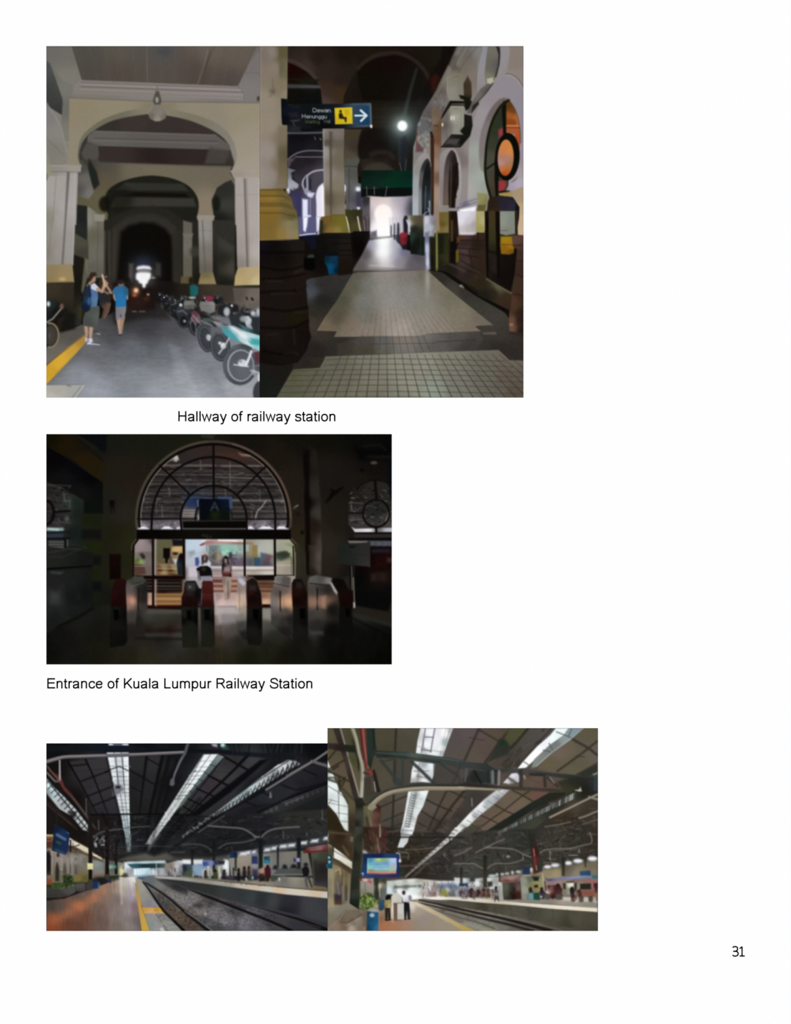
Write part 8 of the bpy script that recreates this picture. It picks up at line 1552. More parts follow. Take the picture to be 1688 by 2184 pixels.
# far platform
p.at(*E4)
p.part('platform_floor','grey top of the far platform')
p.P('-120 830 300 840 520 850 740 870 1240 830 1340 830 1660 880 1660 970 1100 920 600 880 -120 850','400 850 a8a498,900 890 8a8474,1100 890 827c70,1280 850 c0b4a4,1300 900 857f70,1600 920 8a8474,650 870 9a958a',f=4)
p.P('1240 830 1345 835 1345 880 1240 870','d0c6b4',f=6,n=0,a=.8);p.P('1390 860 1440 830 1440 890 1390 900','d9cdbc',f=6,n=0,a=.6);p.P('1490 820 1555 830 1560 890 1490 890','d6cab8',f=6,n=0,a=.8);p.P('1600 820 1650 830 1650 900 1600 890','d6cab8',f=6,n=0,a=.7)
p.part('platform_edge','cream edge of the far platform')
p.P('-560 850 -300 830 -40 835 300 855 700 895 1100 925 1660 965 1660 1015 1100 975 700 935 300 905 -100 868 -500 872','-300 850 eeeae0,0 850 d6d0c0,200 870 d8cfbb,500 895 c4b89c,700 915 dcd4be,1000 940 e2dac6,1300 970 ece2cc,1600 985 e8dcc4',f=3)
p.part('platform_wall','olive grey side wall of the far platform')
p.P('-560 865 -500 875 -100 872 300 908 700 940 1100 980 1660 1018 1660 1240 1300 1200 900 1120 500 1040 100 980 -300 920','-300 890 6a6454,0 900 514c40,100 930 4e4a3e,280 960 403a2c,400 960 4c483a,700 1000 504c40,900 1040 48453a,1100 1050 545142,1100 1120 4a4538,1400 1100 504b3c,1600 1150 4c4738,1600 1220 423e30,1300 1180 3e3a2c',f=3)
for x in (120,290,430,620,830,1120,1300): p.L([(x,900 + x * .07),(x + 2,1000 + x * .1)],8,'3a362a',n=0,a=.45,f=4)
p.part('track_bed','pale ballast and grey slabs between the rails')
p.P('-560 868 -300 905 100 970 500 1040 900 1120 1300 1200 1500 1240 -620 1240 -900 1240 -560 1010','-500 900 c0b8ac,-400 960 8c857a,-300 960 8a8478,-100 1010 7d786a,100 1040 6b675c,200 1090 77746a,500 1130 6c6b60,700 1170 5f5c50,900 1200 5a564a,1100 1220 4c483c,0 1130 8a8778,200 1190 827f74,400 1220 7b7a70,-200 1080 9a9484,-50 1200 8f8c80',f=3)
p.N(-400,920,900,1235,8,4,3,71)
p.at(*E3)
p.P([(1040,870),(1100,880),(1532,1000),(X2,1050),(1692,1110),(1692,1160),(1332,1060),(1100,920)], f'1100 890 8f8578,1300 940 857e70,1500 1000 7d766a,1572 1040 70695c',f=4,n=0);p.P([(1200,850),(1552,900),(1692,940),(1692,1010),(1482,970),(1300,890),(1100,868)], f'1200 860 6d6558,1400 890 564f44,1600 950 524c42',f=4,n=0)
t=p.thing('rail','dark rail close to the far platform wall in the platform photograph','rail')
p.at(*E4);p.L('-480 872 -200 930 0 975 200 1020 500 1085 800 1160 1100 1240',(14,42),'231b18',n=t,f=3,sm=True);p.L('0 960 500 1065 900 1150 1250 1235',8,'8a7c6c',n=0,a=.6,f=3)
t=p.thing('rail','second dark rail further from the far platform wall','rail')
p.L('-560 885 -300 945 0 1020 300 1095 600 1165 880 1240',(12,36),'2e2622',n=t,f=3,sm=True)
t=p.thing('rail','nearest rail, thin, beside the yellow edged platform','rail')
p.L('-540 900 -350 970 0 1080 200 1130 420 1210',(10,20),'5a544a',n=t,f=3,sm=True);p.P('-250 960 -180 955 -140 990 -200 1010','4a423a',f=6,n=0,a=.8)
# near platform
p.at(*E3)
p.part('floor','tan tiled platform floor')
p.P(f'52 930 300 900 430 985 660 980 740 960 1050 880 1110 930 1300 1040 1500 1150 1672 1240 52 1240','120 950 8a826c,200 1000 7c7664,100 1100 77705c,700 1100 8a5a3c,750 1150 a86a44,700 1220 b4663c,850 1200 a8704c,680 1020 9c7a60,900 1150 9a7660,1000 1200 9c7f68,1060 1050 a08c78,1150 1000 a39684,1200 1100 93857a,1300 1200 948672,1400 1180 988a74,1060 930 d9cfc0,1100 1150 938070',f=3)
p.L('830 1000 835 1120',30,'d9c8b4',n=0,a=.5,f=8);p.L('1060 900 1075 1000',30,'e0d8cc',n=0,a=.5,f=8);p.P('700 1120 850 1100 1050 1120 1040 1240 680 1240','b2714a',a=.35,f=12,n=0)
p.part('painted_line','pale yellow safety line on the near platform')
p.P(f'1060 885 1120 890 1280 960 1500 1080 1692 1180 1832 1240 1672 1240 1580 1180 1450 1110 1200 980 1080 915', f'1100 900 d9cdb0,1250 970 c4b088,1400 1040 b8a47c,1600 1160 b8a068,1692 1220 b8973a',f=3)
p.at(*E4);p.P('240 1235 300 1215 440 1240','b89c3c',f=4,n=p.cur);p.P('60 1130 200 1160 430 1240 300 1240 150 1200 20 1160','8f8c78',f=4,n=0,a=.7)
# train
t=p.thing('train','red and grey train with a blue and violet roof at the right platform','train')
p.P('1030 640 1100 640 1340 610 1660 600 1660 830 1250 830 1230 790 1235 740 1140 690 1040 700','1100 660 957270,1200 660 a07a74,1260 660 8a7e6a,1420 700 8c8c78,1400 650 8a605a,1600 640 98605f,1500 740 84584c,1560 790 84564a,1270 790 7c7668,1650 680 94605f',f=3,n=t)
u=t.part('roof','blue and violet roof');p.P('1030 600 1060 615 1300 590 1440 575 1660 565 1660 600 1340 620 1090 645 1040 625','1050 620 4a4c70,1200 610 7678a0,1400 590 7f88b4,1600 580 5c8aac,1650 575 3c7480',n=u,f=3)
u=t.part('window','dark train window');p.P('1450 675 1580 670 1582 740 1452 742','25281f',n=u,f=3); u=t.part('window','dark train window');p.P('1615 670 1660 668 1660 720 1620 720','241f1c',n=u,f=4); u=t.part('window');p.P('1245 670 1275 668 1278 735 1250 738','2f3020',n=u,f=4)
u=t.part('door','open train door');p.P('1290 665 1410 660 1410 790 1295 800','1310 740 8f8c70,1350 690 f4f0e6,1400 700 33301c,1330 700 d8d4bc',n=u,f=4);p.L('1395 670 1398 760',18,'2c2a1c',n=0,f=3,a=.8);p.P('1290 645 1380 640 1380 658 1290 662','3a3440',f=4,n=0,a=.8)
p.P('1475 770 1620 765 1620 800 1480 805','984030',f=6,n=0,a=.7);p.P('1140 690 1160 700 1150 770 1040 770 1040 690','1080 720 9a7a7c,1130 720 6b3a3c',f=6,n=0,a=.6)
t=p.thing('sign','blue signboard above the train roof','sign');p.P('1448 525 1575 515 1580 575 1450 575','1500 550 2c4c74,1550 540 2a4468',f=3)
t=p.thing('sign','teal end of a board at the right edge above the train','sign');p.P('1590 575 1660 565 1660 615 1600 610','2f6a74',f=4)
# kiosks
t=p.thing('kiosk','olive grey kiosk with a pale red roof and dark opening','kiosk')
p.P('520 660 740 640 745 860 600 868 535 865','560 720 55584a,560 800 4c4a3a,640 720 3a2c24,700 720 5b4a44,700 800 4a2c1c,640 800 241c18,600 850 2a2c22,740 820 6b4a38',f=3,n=t)
u=t.part('roof','pale red roof');p.P('470 640 500 600 700 575 740 590 735 640 520 660','520 630 94685f,620 600 a07c72,700 610 7c5a52,560 645 744840',n=u,f=3);p.L('475 645 700 632',9,'6a2620',n=0,a=.8)
u=t.part('interior','dark opening');p.P('640 700 740 690 745 850 630 860','660 740 2a1c1c,700 730 6b5450,700 800 3f2014,650 820 241412',n=u,f=5);p.P('520 590 720 570 700 600 560 610','b08a80',f=6,n=0,a=.5)
t=p.thing('kiosk','pale grey green kiosk with a yellow front under the red pipe column','kiosk')
p.P('735 590 1000 560 1010 600 1000 850 960 870 750 865','780 640 8a9080,790 750 949b8c,790 840 868a7c,850 620 5f6450,860 700 7c7a54,930 720 8c8050,980 700 928858,900 760 7c7448,840 840 6c6c5c',f=3,n=t)
u=t.part('front','yellow front with a dark sign');p.P('870 650 1000 620 1010 770 880 780','900 740 857a48,980 660 958c5c,960 750 8f8450',n=u,f=4);p.P('900 690 945 685 945 720 900 722','2a2818',f=3,n=0);p.P('740 585 960 560 1010 570 870 590','6b6454',f=4,n=0);p.P('875 590 960 590 950 640 900 640','1f2218',f=4,n=0)
p.L('755 580 860 575',9,'d6d0c0',n=0,a=.7);p.P('940 530 1000 530 1000 560 950 570','8c8060',f=5,n=0,a=.9)
t=p.thing('roof_column','dark column wrapped with a red pipe above the kiosk','column');p.P('850 200 910 180 1000 400 1000 520 960 540 890 560 880 400','900 300 3a1c16,920 400 5c2426,980 450 26382c,900 480 4c2620,870 380 2a2e26',f=4,n=t)
u=t.part('red_pipe','red pipe');p.L('890 250 900 340 920 480',26,'7a2c28',n=u,f=3);p.L('895 260 905 340',8,'b88c7c',n=0,a=.8);p.L('925 460 930 510',8,'cfc6b0',n=0,a=.7);p.P('830 80 900 80 900 240 850 250','26281e',f=6,n=0,a=.8)
for cx, y0, y1, w, lb in ((310,330,720,46,'dark column at the middle left of the far platform'),(25,480,680,30,'dark column at the left of the far platform behind the blue sign'),(1250,360,580,36,'olive column behind the blue train roof'),(1515,370,470,18,'thin dark column at the upper right between bright windows'),(485,540,640,14,'slim post left of the kiosk roofs')):
    t=p.thing('roof_column', lb,'column');p.P(S(cx - w / 2, y0, cx + w / 2, y0, cx + w / 2, y1, cx - w / 2, y1), f'{cx} {y0} 23241c, {cx} {y1} 3a362a',f=4,n=t)
for q, c, lb in (((0,670,105,705),'24365c','dark blue sign at the left of the far platform'),((760,470,850,560),'203450','dark blue sign left of the red pipe column'),((130,600,185,645),'35383a','small grey sign left of the far left column'),((340,650,395,705),'33362f','small dark sign right of the far left column')):
    t=p.thing('sign', lb,'sign');p.R(*q, c,f=4,n=t)
t=p.thing('pole','white pole at the right end of the yellow fronted kiosk','pole');p.L('1000 560 1015 700 1022 850',14,'b4ae9c',n=t,f=3)
p.L('70 700 72 850',10,'d0ccc4',n=0,a=.7,f=3);p.E(1060,775,20,10,'f0e6e0',n=0,f=5)
# people far platform
GQ='passengers waiting on the far platform of the platform photograph'
p.at(*E4)
for x, y0, y1, w, c, lb in ((20,760,830,40,'4a4650','leftmost small figures under the blue sign'),(150,735,830,60,'3c2a30','figure in dark plum at the left of the far crowd'),(225,755,830,50,'2c2020','dark figure in the middle of the far crowd'),(300,735,830,60,'4c302a','brown clothed figure of the far crowd'),(350,740,835,40,'6b4430','figure in rust brown at the right of the far crowd')):
    t=p.thing('person', lb,'person', GQ);p.P([(x - w * .5, y0 + 25),(x - w * .2, y0),(x + w * .2, y0 + 4),(x + w * .5, y0 + 30),(x + w * .45, y1),(x - w * .45, y1)], c,f=5,n=t)
    u=t.part('head');p.E(x, y0 + 8, w * .2,12,'241a18',n=u,f=4)
strokes(90,0,735,410,835,['1f1618','6b4e52','a89a98','7a4a34','3c3038'],(10,40),(6,14), angs=(1.5,1.3), seed=52)
t=p.thing('person','person in white walking with a dark bag left of the grey kiosk','person', GQ)
p.P('420 740 440 720 470 760 480 830 470 865 430 860 415 820','440 760 4c3f3c,450 800 8a8078,440 840 3a3432',f=4,n=t); u=t.part('head');p.E(442,722,16,18,'2a2422',n=u,f=4); u=t.part('leg');p.L('430 850 428 885',9,'2c2828',n=u,f=3); u=t.part('leg');p.L('465 850 475 880',9,'2c2828',n=u,f=3)
t=p.thing('person','seated person in light blue jeans beside the yellow fronted kiosk','person', GQ)
u=t.part('top','dark top');p.P('835 745 860 735 885 760 880 790 840 790','2a2622',n=u,f=4); u=t.part('trousers','light blue jeans');p.P('840 785 890 785 895 860 835 860','5c93a8',n=u,f=4); u=t.part('head');p.E(855,735,18,20,'261e18',n=u,f=4)
t=p.thing('bench','teal bench seat below the yellow fronted kiosk','bench');p.P('890 785 965 780 970 870 895 865','15453c',f=4)
t=p.thing('person','dark clothed person seated at the right end of the teal bench','person', GQ)
p.P('965 770 990 730 1015 760 1040 790 1020 860 975 850','990 760 241c1a,1010 800 3c3650,1000 840 2c2830',f=4,n=t); u=t.part('head');p.E(990,735,18,18,'2a1c18',n=u,f=4);p.E(985,830,14,12,'d6d2cc',n=0,f=4,a=.8)
t=p.thing('person','pair figure in pale pink leaning beside the white pole','person', GQ);p.P('1040 770 1060 720 1100 710 1120 760 1110 810 1060 800','1060 780 c9a49a,1090 740 7c4a44',f=5,n=t); u=t.part('head');p.E(1080,708,16,16,'4a2824',n=u,f=4)
t=p.thing('person','standing person in dark maroon at the red train','person', GQ)
p.P('1140 700 1175 680 1210 690 1235 740 1230 800 1200 835 1120 860 1090 840 1090 780 1135 770','1160 720 4a1c20,1200 720 3a2020,1210 790 5b2a28,1120 820 3c1a1a,1100 790 6b3a36',f=4,n=t); u=t.part('head');p.E(1185,690,18,18,'2b1614',n=u,f=4)
for q, lb in (((1030,800,1090,865),'grey concrete seat left of the maroon clothed person'),((1160,800,1240,868),'grey concrete seat right of the maroon clothed person'),((1345,830,1390,890),'grey concrete seat under the dark clothed person in front of the train door'),((1435,820,1490,895),'grey concrete seat under the reddish clothed person'),((1555,820,1600,893),'empty round grey concrete seat at the right')):
    t=p.thing('stool', lb,'seat');p.P(S(q[0], q[1], q[2], q[1], q[2], q[3] - 6,(q[0] + q[2]) / 2, q[3], q[0], q[3] - 6),'514a40' if q[0] < 1500 else '4a443a',f=4,n=t)
t=p.thing('person','person in black seated in front of the open train door','person', GQ);p.P('1325 740 1350 715 1385 740 1385 800 1400 850 1380 870 1345 850 1335 800','1350 760 231c20,1370 830 3a1c1c,1385 850 b8a08c',f=4,n=t); u=t.part('head');p.E(1355,730,18,18,'1f1816',n=u,f=4)
t=p.thing('person','reddish clothed person seated right of the open train door','person', GQ);p.P('1405 770 1440 750 1470 780 1470 830 1440 840 1400 820','1430 780 5c3830,1450 800 3c2824,1410 800 8a5a4a',f=4,n=t); u=t.part('head');p.E(1440,760,18,16,'3a2018',n=u,f=4)
t=p.thing('person','person in dark red cut off at the right edge','person', GQ);p.P('1625 690 1660 670 1660 880 1645 860 1630 790','1645 740 4c1a1e,1650 820 8a6a58',f=4,n=t)
p.P('1390 840 1430 830 1440 880 1400 880','c9b8a4',f=5,n=0,a=.6);p.P('1350 810 1400 815 1420 860 1360 880','4a2020',f=5,n=0,a=.6)
# left wall, arches
p.at(*E3)
p.part('wall','cream arcaded station wall at the left')
p.P('52 190 130 230 240 310 345 400 340 500 325 700 310 900 200 930 52 970','80 550 908a72,90 750 857c60,80 900 9a8f76,150 350 4a4030,160 500 8f7f54,180 600 7a6e4c,250 550 5c4a34,230 750 6f6550,300 650 6b5a40,180 850 3a2c34,120 900 9a8c5c,270 850 7a7464',f=3)
p.P('130 240 200 290 345 410 345 495 200 400 115 360','160 310 e8e6da,280 400 dcd8c4,330 460 c9c4ac',f=3,n=0);p.P('52 190 100 210 100 260 52 240','7c765c',f=5,n=0)
p.P('115 365 200 410 340 510 335 560 200 470 110 430','150 420 5a4c34,260 500 4a3a26',f=4,n=0);p.L('120 380 340 510',8,'2f2618',n=0,a=.8)
p.P('52 20 345 60 345 400 240 310 130 230 52 180','100 60 3c3020,200 100 2f1f14,250 220 342818,300 320 42321c,330 150 4c3c2c',f=4,n=0);p.L('60 60 300 75',26,'524632',n=0,a=.8,f=4);p.P('330 110 360 120 350 170 330 160','8a8474',f=5,n=0,a=.7);p.L('60 230 130 280 340 400',10,'2b2214',n=0,a=.6,f=4);p.L('240 230 300 330',20,'7a6c54',n=0,a=.6,f=6)
for cx, w, t0, b0, c in ((180,70,490,920,'4a4048'),(275,40,520,880,'443c34'),(150,30,640,900,'5c4a38')):
    u=p.part('arch_window');p.P(arch(f'{cx-w*.5} {b0} {cx-w*.55} {t0+120} {cx} {t0} {cx+w*.55} {t0+120}', f'{cx+w*.5} {b0}'), f'{cx} {t0+100} 6f6244, {cx} {t0+250} {c}, {cx} {b0} {c}',f=5,n=u,a=.85)
p.P('130 800 215 800 220 920 130 920','170 840 2c2430,180 900 4a3020',f=5,n=0,a=.8);p.L('150 520 190 500 210 560',12,'c0b080',n=0,a=.8,sm=True,f=4);p.L('170 660 190 800',16,'8c8894',n=0,a=.7,f=5);p.L('110 500 115 940',22,'a89a6c',n=0,a=.5,f=6);p.L('245 520 240 860',16,'94885c',n=0,a=.5,f=6);p.L('310 560 300 900',16,'a09678',n=0,a=.5,f=6);p.L('230 560 225 700',9,'3a2c1e',n=0,a=.7)
p.P('440 640 600 600 615 700 610 840 540 800 450 860 440 760','480 700 8f8c80,560 680 a08c84,590 760 94897a,480 780 7c7464',f=5,n=0);p.P('425 615 520 610 575 640 580 670 520 650 440 630','500 620 e0c8b0,560 655 a8404a,430 625 b03038',f=4,n=0);p.L('500 660 505 760',8,'4a5040',n=0,a=.6)
p.P('610 600 760 600 760 860 680 880 610 870','640 650 2b2f26,720 640 3a342e,700 750 4c5048,740 800 6f746a,640 800 333a2c,690 700 d4cfa8',f=4,n=0);p.L('640 600 640 860',36,'2b2e24',n=0,f=4,a=.9);p.L('675 680 678 830',10,'cfc6a4',n=0,a=.7,f=3);p.P('700 680 750 680 750 860 700 850','5c6260',f=6,n=0,a=.7)
t=p.thing('sign','dark teal sign with white marks at the left edge','sign');p.P('52 320 105 340 110 490 52 490','70 360 123c50,80 450 0c4868,60 480 18405a',f=3); u=t.part('lettering');p.E(68,360,12,14,'b0c8cc',n=u,f=4);p.P('60 400 90 405 70 430','dfe8e4',n=u,f=4);p.L('118 170 122 360',10,'2a2a24',n=0,a=.8,f=3);p.P('52 80 60 80 60 170 52 170','9aa4a8',f=4,n=0)
t=colbase
u=t.part('base','weathered tan stone base');p.P('180 1070 250 990 430 985 480 1050 480 1200 470 1240 50 1240 52 1200','300 1030 736653,420 1030 6a6052,220 1100 6b5a45,350 1120 6a5440,150 1180 8a735e,270 1200 6c5542,400 1120 8a8270,330 1210 b2aa94,450 1200 7a6a58,80 1230 7b6c58',n=u,f=3);p.L('250 1010 200 1090 60 1220',10,'8d8270',n=0,a=.8,f=3);p.L('270 1180 460 1080',9,'a39a84',n=0,a=.7,f=3);p.L('210 1140 290 1140 460 1040',9,'4a3c2e',n=0,a=.7,f=3)
# plants and litter bins
t=p.thing('shrub','bright leafy green shrub beside the dark green column','plant');p.P('435 990 440 850 480 800 540 780 590 790 620 860 660 880 640 920 620 970 560 985 500 1000','480 900 4f6424,560 900 5c7a24,540 820 3a5028,600 890 628030,470 970 5a6444,620 920 8a8a58',f=5,n=t);p.scatter(440,800,620,980,60,14,['7a9a3c','33481a','96a860','28381a','6b8c2c'],72,a=.65)
t=p.thing('litter_bin','large blue litter bin with a pale round emblem in the foreground','bin')
p.P('520 1010 560 1000 640 1010 665 1020 662 1240 515 1240','560 1080 12466c,620 1050 185886,600 1180 0f5482,640 1200 2a6c94,540 1200 0e3c5c,530 1030 1c3c54',f=3,n=t); u=t.part('emblem','pale round emblem');p.E(585,1052,28,24,'a8b8c4',n=u,f=4); u=t.part('lid','pale grey top');p.P('540 985 590 965 640 970 665 1010 600 1015 555 1005','9aa4a4',n=u,f=4,a=.9)
p.P('600 950 640 910 665 930 660 985 640 970','b09c70',f=5,n=0,a=.9);p.P('470 1000 520 1010 515 1200 480 1180','5c5644',f=6,n=0,a=.8);p.L('665 1020 668 1230',8,'6c8a9a',n=0,a=.8)
t=p.thing('litter_bin','second blue litter bin behind the leafy shrub','bin');p.P('668 880 725 875 728 980 690 1000 670 990','690 900 2a5068,710 950 184870,690 985 2c3c50',f=3,n=t)
# standing trio
t=p.thing('person','person with black hair in a yellow top and dark trousers at the information stand','person')
u=t.part('trousers','dark trousers');p.P('738 960 800 960 808 1080 800 1110 780 1110 776 1020 768 1110 745 1112','765 1000 262820,790 1050 1d201a',n=u,f=2.5)
u=t.part('shoe');p.L('745 1112 775 1116',10,'1a1410',n=u); u=t.part('shoe');p.L('780 1110 808 1108',10,'1a1410',n=u)
u=t.part('top','yellow top');p.P('745 870 775 860 810 870 812 930 805 965 740 962','775 900 a09044,790 940 b3a464,755 940 8c7c38',n=u,f=2.5)
u=t.part('hair','black hair');p.P('745 850 752 820 780 805 810 815 815 840 790 860 760 872','141012',n=u,f=3)
u=t.part('arm');p.L('742 880 735 930',12,'9a8c60',n=u,f=3,a=.8)
t=p.thing('information_stand','pale cream upright stand between the two standing passengers','stand')
p.P('815 830 850 780 900 790 945 830 945 905 970 910 970 1100 890 1105 885 920 845 915 840 1100 815 1080','870 840 ccc8bc,900 870 c0c0b4,830 950 dcd0c0,930 1000 c8c6bc,920 1060 b9b6ac',f=3,n=t)
u=t.part('panel','brown lower panel');p.P('845 905 888 908 885 1110 848 1112','6b5444',n=u,f=3); u=t.part('shelf');p.L('845 908 968 904',8,'7a6c60',n=u,f=3);p.L('850 1115 930 1110',8,'6b4a34',n=0,a=.8,f=4);p.P('835 760 880 750 885 780 850 785','7f8a92',f=5,n=0,a=.8)
t=p.thing('person','person in a white shirt and black trousers at the information stand','person')
u=t.part('trousers','black trousers');p.P('968 890 1030 885 1040 1000 1042 1095 1015 1098 1005 1010 990 1100 975 1100 968 1000','1000 940 14161c,1010 1040 1c2226',n=u,f=2.5)
u=t.part('shoe');p.L('975 1102 998 1100',9,'100e0c',n=u); u=t.part('shoe');p.L('1018 1100 1044 1096',9,'100e0c',n=u)
u=t.part('shirt','white shirt');p.P('950 810 985 800 1010 810 1035 850 1032 890 968 895 955 880 948 850','980 830 e6e4ec,1000 870 cfcdd8,960 870 d8d4d8',n=u,f=3)
u=t.part('head','head with black hair');p.E(966,782,20,24,'241c20',n=u,f=3);p.E(972,790,9,12,'6b4c44',n=0,f=3)
u=t.part('arm');p.L('1030 860 1028 900 990 885',12,'c0a898',n=u,f=3,a=.8)
t=p.thing('person','blurred far passenger in pale clothing right of the white shirted person','person', None);p.P('1022 820 1045 812 1060 840 1055 870 1030 865','6c6c88',f=5,n=t)
# display
t=p.thing('display_screen','hanging flat display in a blue frame, bright sky picture with a red strip','screen')
p.P('478 318 640 318 700 305 860 320 920 300 925 595 915 600 600 605 450 600 455 520 480 450','500 360 0e2c58,650 340 141f5c,800 335 1c3f6c,900 400 1c2f68,480 520 103c6c,500 580 28407c,700 580 2c3464,880 570 2c2c5c,900 500 1d2452',f=2.5,n=t)
u=t.part('screen','bright picture');p.P('530 365 878 365 882 480 870 550 700 558 528 550 525 450','560 390 3f88b4,650 400 86b4a4,580 440 5cb4c8,650 450 4ca0c8,750 440 5c9cd0,650 490 7fb8c8,760 490 84bccc,850 390 b4c8f0,850 450 9cb4d0,550 480 7cc8b8,850 500 a8b4a8',n=u,f=2.5)
v=u.part('heading','yellow green heading');p.E(705,386,85,14,'9cc03c',n=v,f=3);p.L('650 386 680 386',10,'e6f08c',n=0,a=.8,f=3);p.L('700 386 750 386',9,'6c8c28',n=0,a=.6,f=3)
v=u.part('strip','green, orange and red strips');p.P('530 515 870 518 870 530 530 530','7c9c5c',n=v,f=3);p.P('528 530 700 530 870 528 868 545 528 545','560 535 c87c50,700 535 d88c58,840 535 c89c70',n=v,f=3);p.P('528 545 860 545 850 558 530 556','600 552 c03850,750 552 d04858,840 552 b83868',n=v,f=3);p.P('545 505 610 508 605 522 545 520','a86c48',f=4,n=0)
p.L('560 470 760 455',8,'9cd4d8',n=0,a=.6,f=4);p.L('600 500 790 490',10,'b8c4c0',n=0,a=.5,f=4);p.L('800 380 805 520',12,'a4c8d8',n=0,a=.5,f=4);p.L('535 380 530 540',8,'a8d0c0',n=0,a=.7,f=3)
for x, y in ((820,450),(835,480),(825,510)): p.E(x, y,10,8,'c8b46c',n=0,f=3,a=.7)
u=t.part('emblem');p.L('473 540 473 575',7,'b4c4d8',n=u,f=3);p.L('462 552 484 552',6,'b4c4d8',n=u,f=3)
p.L('452 610 520 605',8,'a03040',n=0,a=.8,f=3);p.P('430 560 460 580 455 630 430 620','2a3c1c',f=5,n=0,a=.8)
t=p.thing('camera','small pale surveillance camera hooked beside the display','camera');p.L('880 310 900 305 920 330 922 390',12,'a8b0b4',n=t,f=3,sm=True);p.E(920,400,15,18,'dfe3e0',n=t,f=4)
t=p.thing('pipe','thin curved pipe bracket behind the right of the display','pipe');p.L('900 280 940 300 1000 300 1025 330 1015 380',10,'6c6a58',n=t,f=3,sm=True);p.L('990 265 1150 262 1320 240',10,'6b6250',n=t,f=3,a=.85)
p.P('925 340 1010 320 1015 350 930 350','2a2418',f=5,n=0,a=.8);p.L('915 462 1120 455 1250 430',14,'6b5448',n=0,a=.7,f=4);p.L('930 360 1010 350',12,'5c5a48',n=0,a=.6,f=4);p.P('920 500 980 490 990 560 930 590','1f3a24',f=6,n=0,a=.8)
p.L('740 115 1200 115 1688 120',20,'211f1c',n=0,a=.85,f=4);p.L('1515 120 1520 190',14,'1f1f1c',n=0,a=.8,f=3);p.L('1390 215 1560 215',9,'242420',n=0,a=.7,f=3)
p.finish(.8,.8)

# ---------------------------------------------------------------- the sheet, its ink and its captions in Blender
import bpy
U = 0.0254 / 200.0                 # one page unit in metres (the sheet is 1688 x 2184 units = letter paper)
PW, PH = 1688.0, 2184.0
SC = bpy.context.scene
COL = SC.collection
INK_Z = 0.00004

def X(x): return (x - PW / 2) * U
def Y(y): return (PH / 2 - y) * U
def lin(c):
    c = np.asarray(c, float) / 255.0
    return np.where(c <= 0.04045, c / 12.92, ((c + 0.055) / 1.055) ** 2.4)

def ink_material(name):
    m = bpy.data.materials.new(name); m.use_nodes = True
    nt = m.node_tree; b = nt.nodes['Principled BSDF']
    at = nt.nodes.new('ShaderNodeAttribute'); at.attribute_name = 'ink'
    tc = nt.nodes.new('ShaderNodeTexCoord'); no = nt.nodes.new('ShaderNodeTexNoise')
    no.inputs['Scale'].default_value = 2600.0; no.inputs['Detail'].default_value = 1.0
    mr = nt.nodes.new('ShaderNodeMapRange'); mr.inputs['To Min'].default_value = 0.97; mr.inputs['To Max'].default_value = 1.03
    mu = nt.nodes.new('ShaderNodeVectorMath'); mu.operation = 'SCALE'
    nt.links.new(tc.outputs['Object'], no.inputs['Vector']); nt.links.new(no.outputs['Fac'], mr.inputs['Value'])
    nt.links.new(at.outputs['Color'], mu.inputs[0]); nt.links.new(mr.outputs['Result'], mu.inputs['Scale'])
    nt.links.new(mu.outputs['Vector'], b.inputs['Base Color'])
    b.inputs['Roughness'].default_value = 1.0; b.inputs['Specular IOR Level'].default_value = 0.0
    return m

def plain_material(name, c0, c1=None, scale=900.0, rough=1.0):
    m = bpy.data.materials.new(name); m.use_nodes = True
    nt = m.node_tree; b = nt.nodes['Principled BSDF']
    b.inputs['Roughness'].default_value = rough; b.inputs['Specular IOR Level'].default_value = 0.0
    tc = nt.nodes.new('ShaderNodeTexCoord'); no = nt.nodes.new('ShaderNodeTexNoise')
    no.inputs['Scale'].default_value = scale
    cr = nt.nodes.new('ShaderNodeValToRGB')
    cr.color_ramp.elements[0].color = (*lin(c0), 1); cr.color_ramp.elements[1].color = (*lin(c1 or c0), 1)
    nt.links.new(tc.outputs['Object'], no.inputs['Vector']); nt.links.new(no.outputs['Fac'], cr.inputs['Fac'])
    nt.links.new(cr.outputs['Color'], b.inputs['Base Color'])
    return m

def link(name, data, loc, parent=None, ploc=(0, 0, 0)):
    o = bpy.data.objects.new(name, data); COL.objects.link(o)
    if parent is not None: o.parent = parent
    o.location = tuple(loc[i] - ploc[i] for i in range(3))
    return o

def ink_mesh(name, p, mask, org, mat):
    """the quads of one printed region, as one flat mesh with its ink colours"""
    jj, ii = np.nonzero(mask)
    nx = p.nx
    v00 = jj * nx + ii
    quads = np.stack([v00, v00 + nx, v00 + nx + 1, v00 + 1], 1)
    used, inv = np.unique(quads.ravel(), return_inverse=True)
    vi, vj = used % nx, used // nx
    co = np.zeros((len(used), 3), np.float32)
    co[:, 0] = (p.xs[vi] - PW / 2) * U - org[0]
    co[:, 1] = (PH / 2 - p.ys[vj]) * U - org[1]
    me = bpy.data.meshes.new(name)
    n = len(quads)
    me.vertices.add(len(used)); me.vertices.foreach_set('co', co.ravel())
    me.loops.add(n * 4); me.loops.foreach_set('vertex_index', inv.astype(np.int32).ravel())
    me.polygons.add(n); me.polygons.foreach_set('loop_start', np.arange(0, n * 4, 4, dtype=np.int32))
    me.update(calc_edges=True)
    a = me.color_attributes.new('ink', 'FLOAT_COLOR', 'POINT')
    c = np.ones((len(used), 4), np.float32); c[:, :3] = lin(p.rgb[vj, vi])
    a.data.foreach_set('color', c.ravel())
    me.materials.append(mat)
    return me

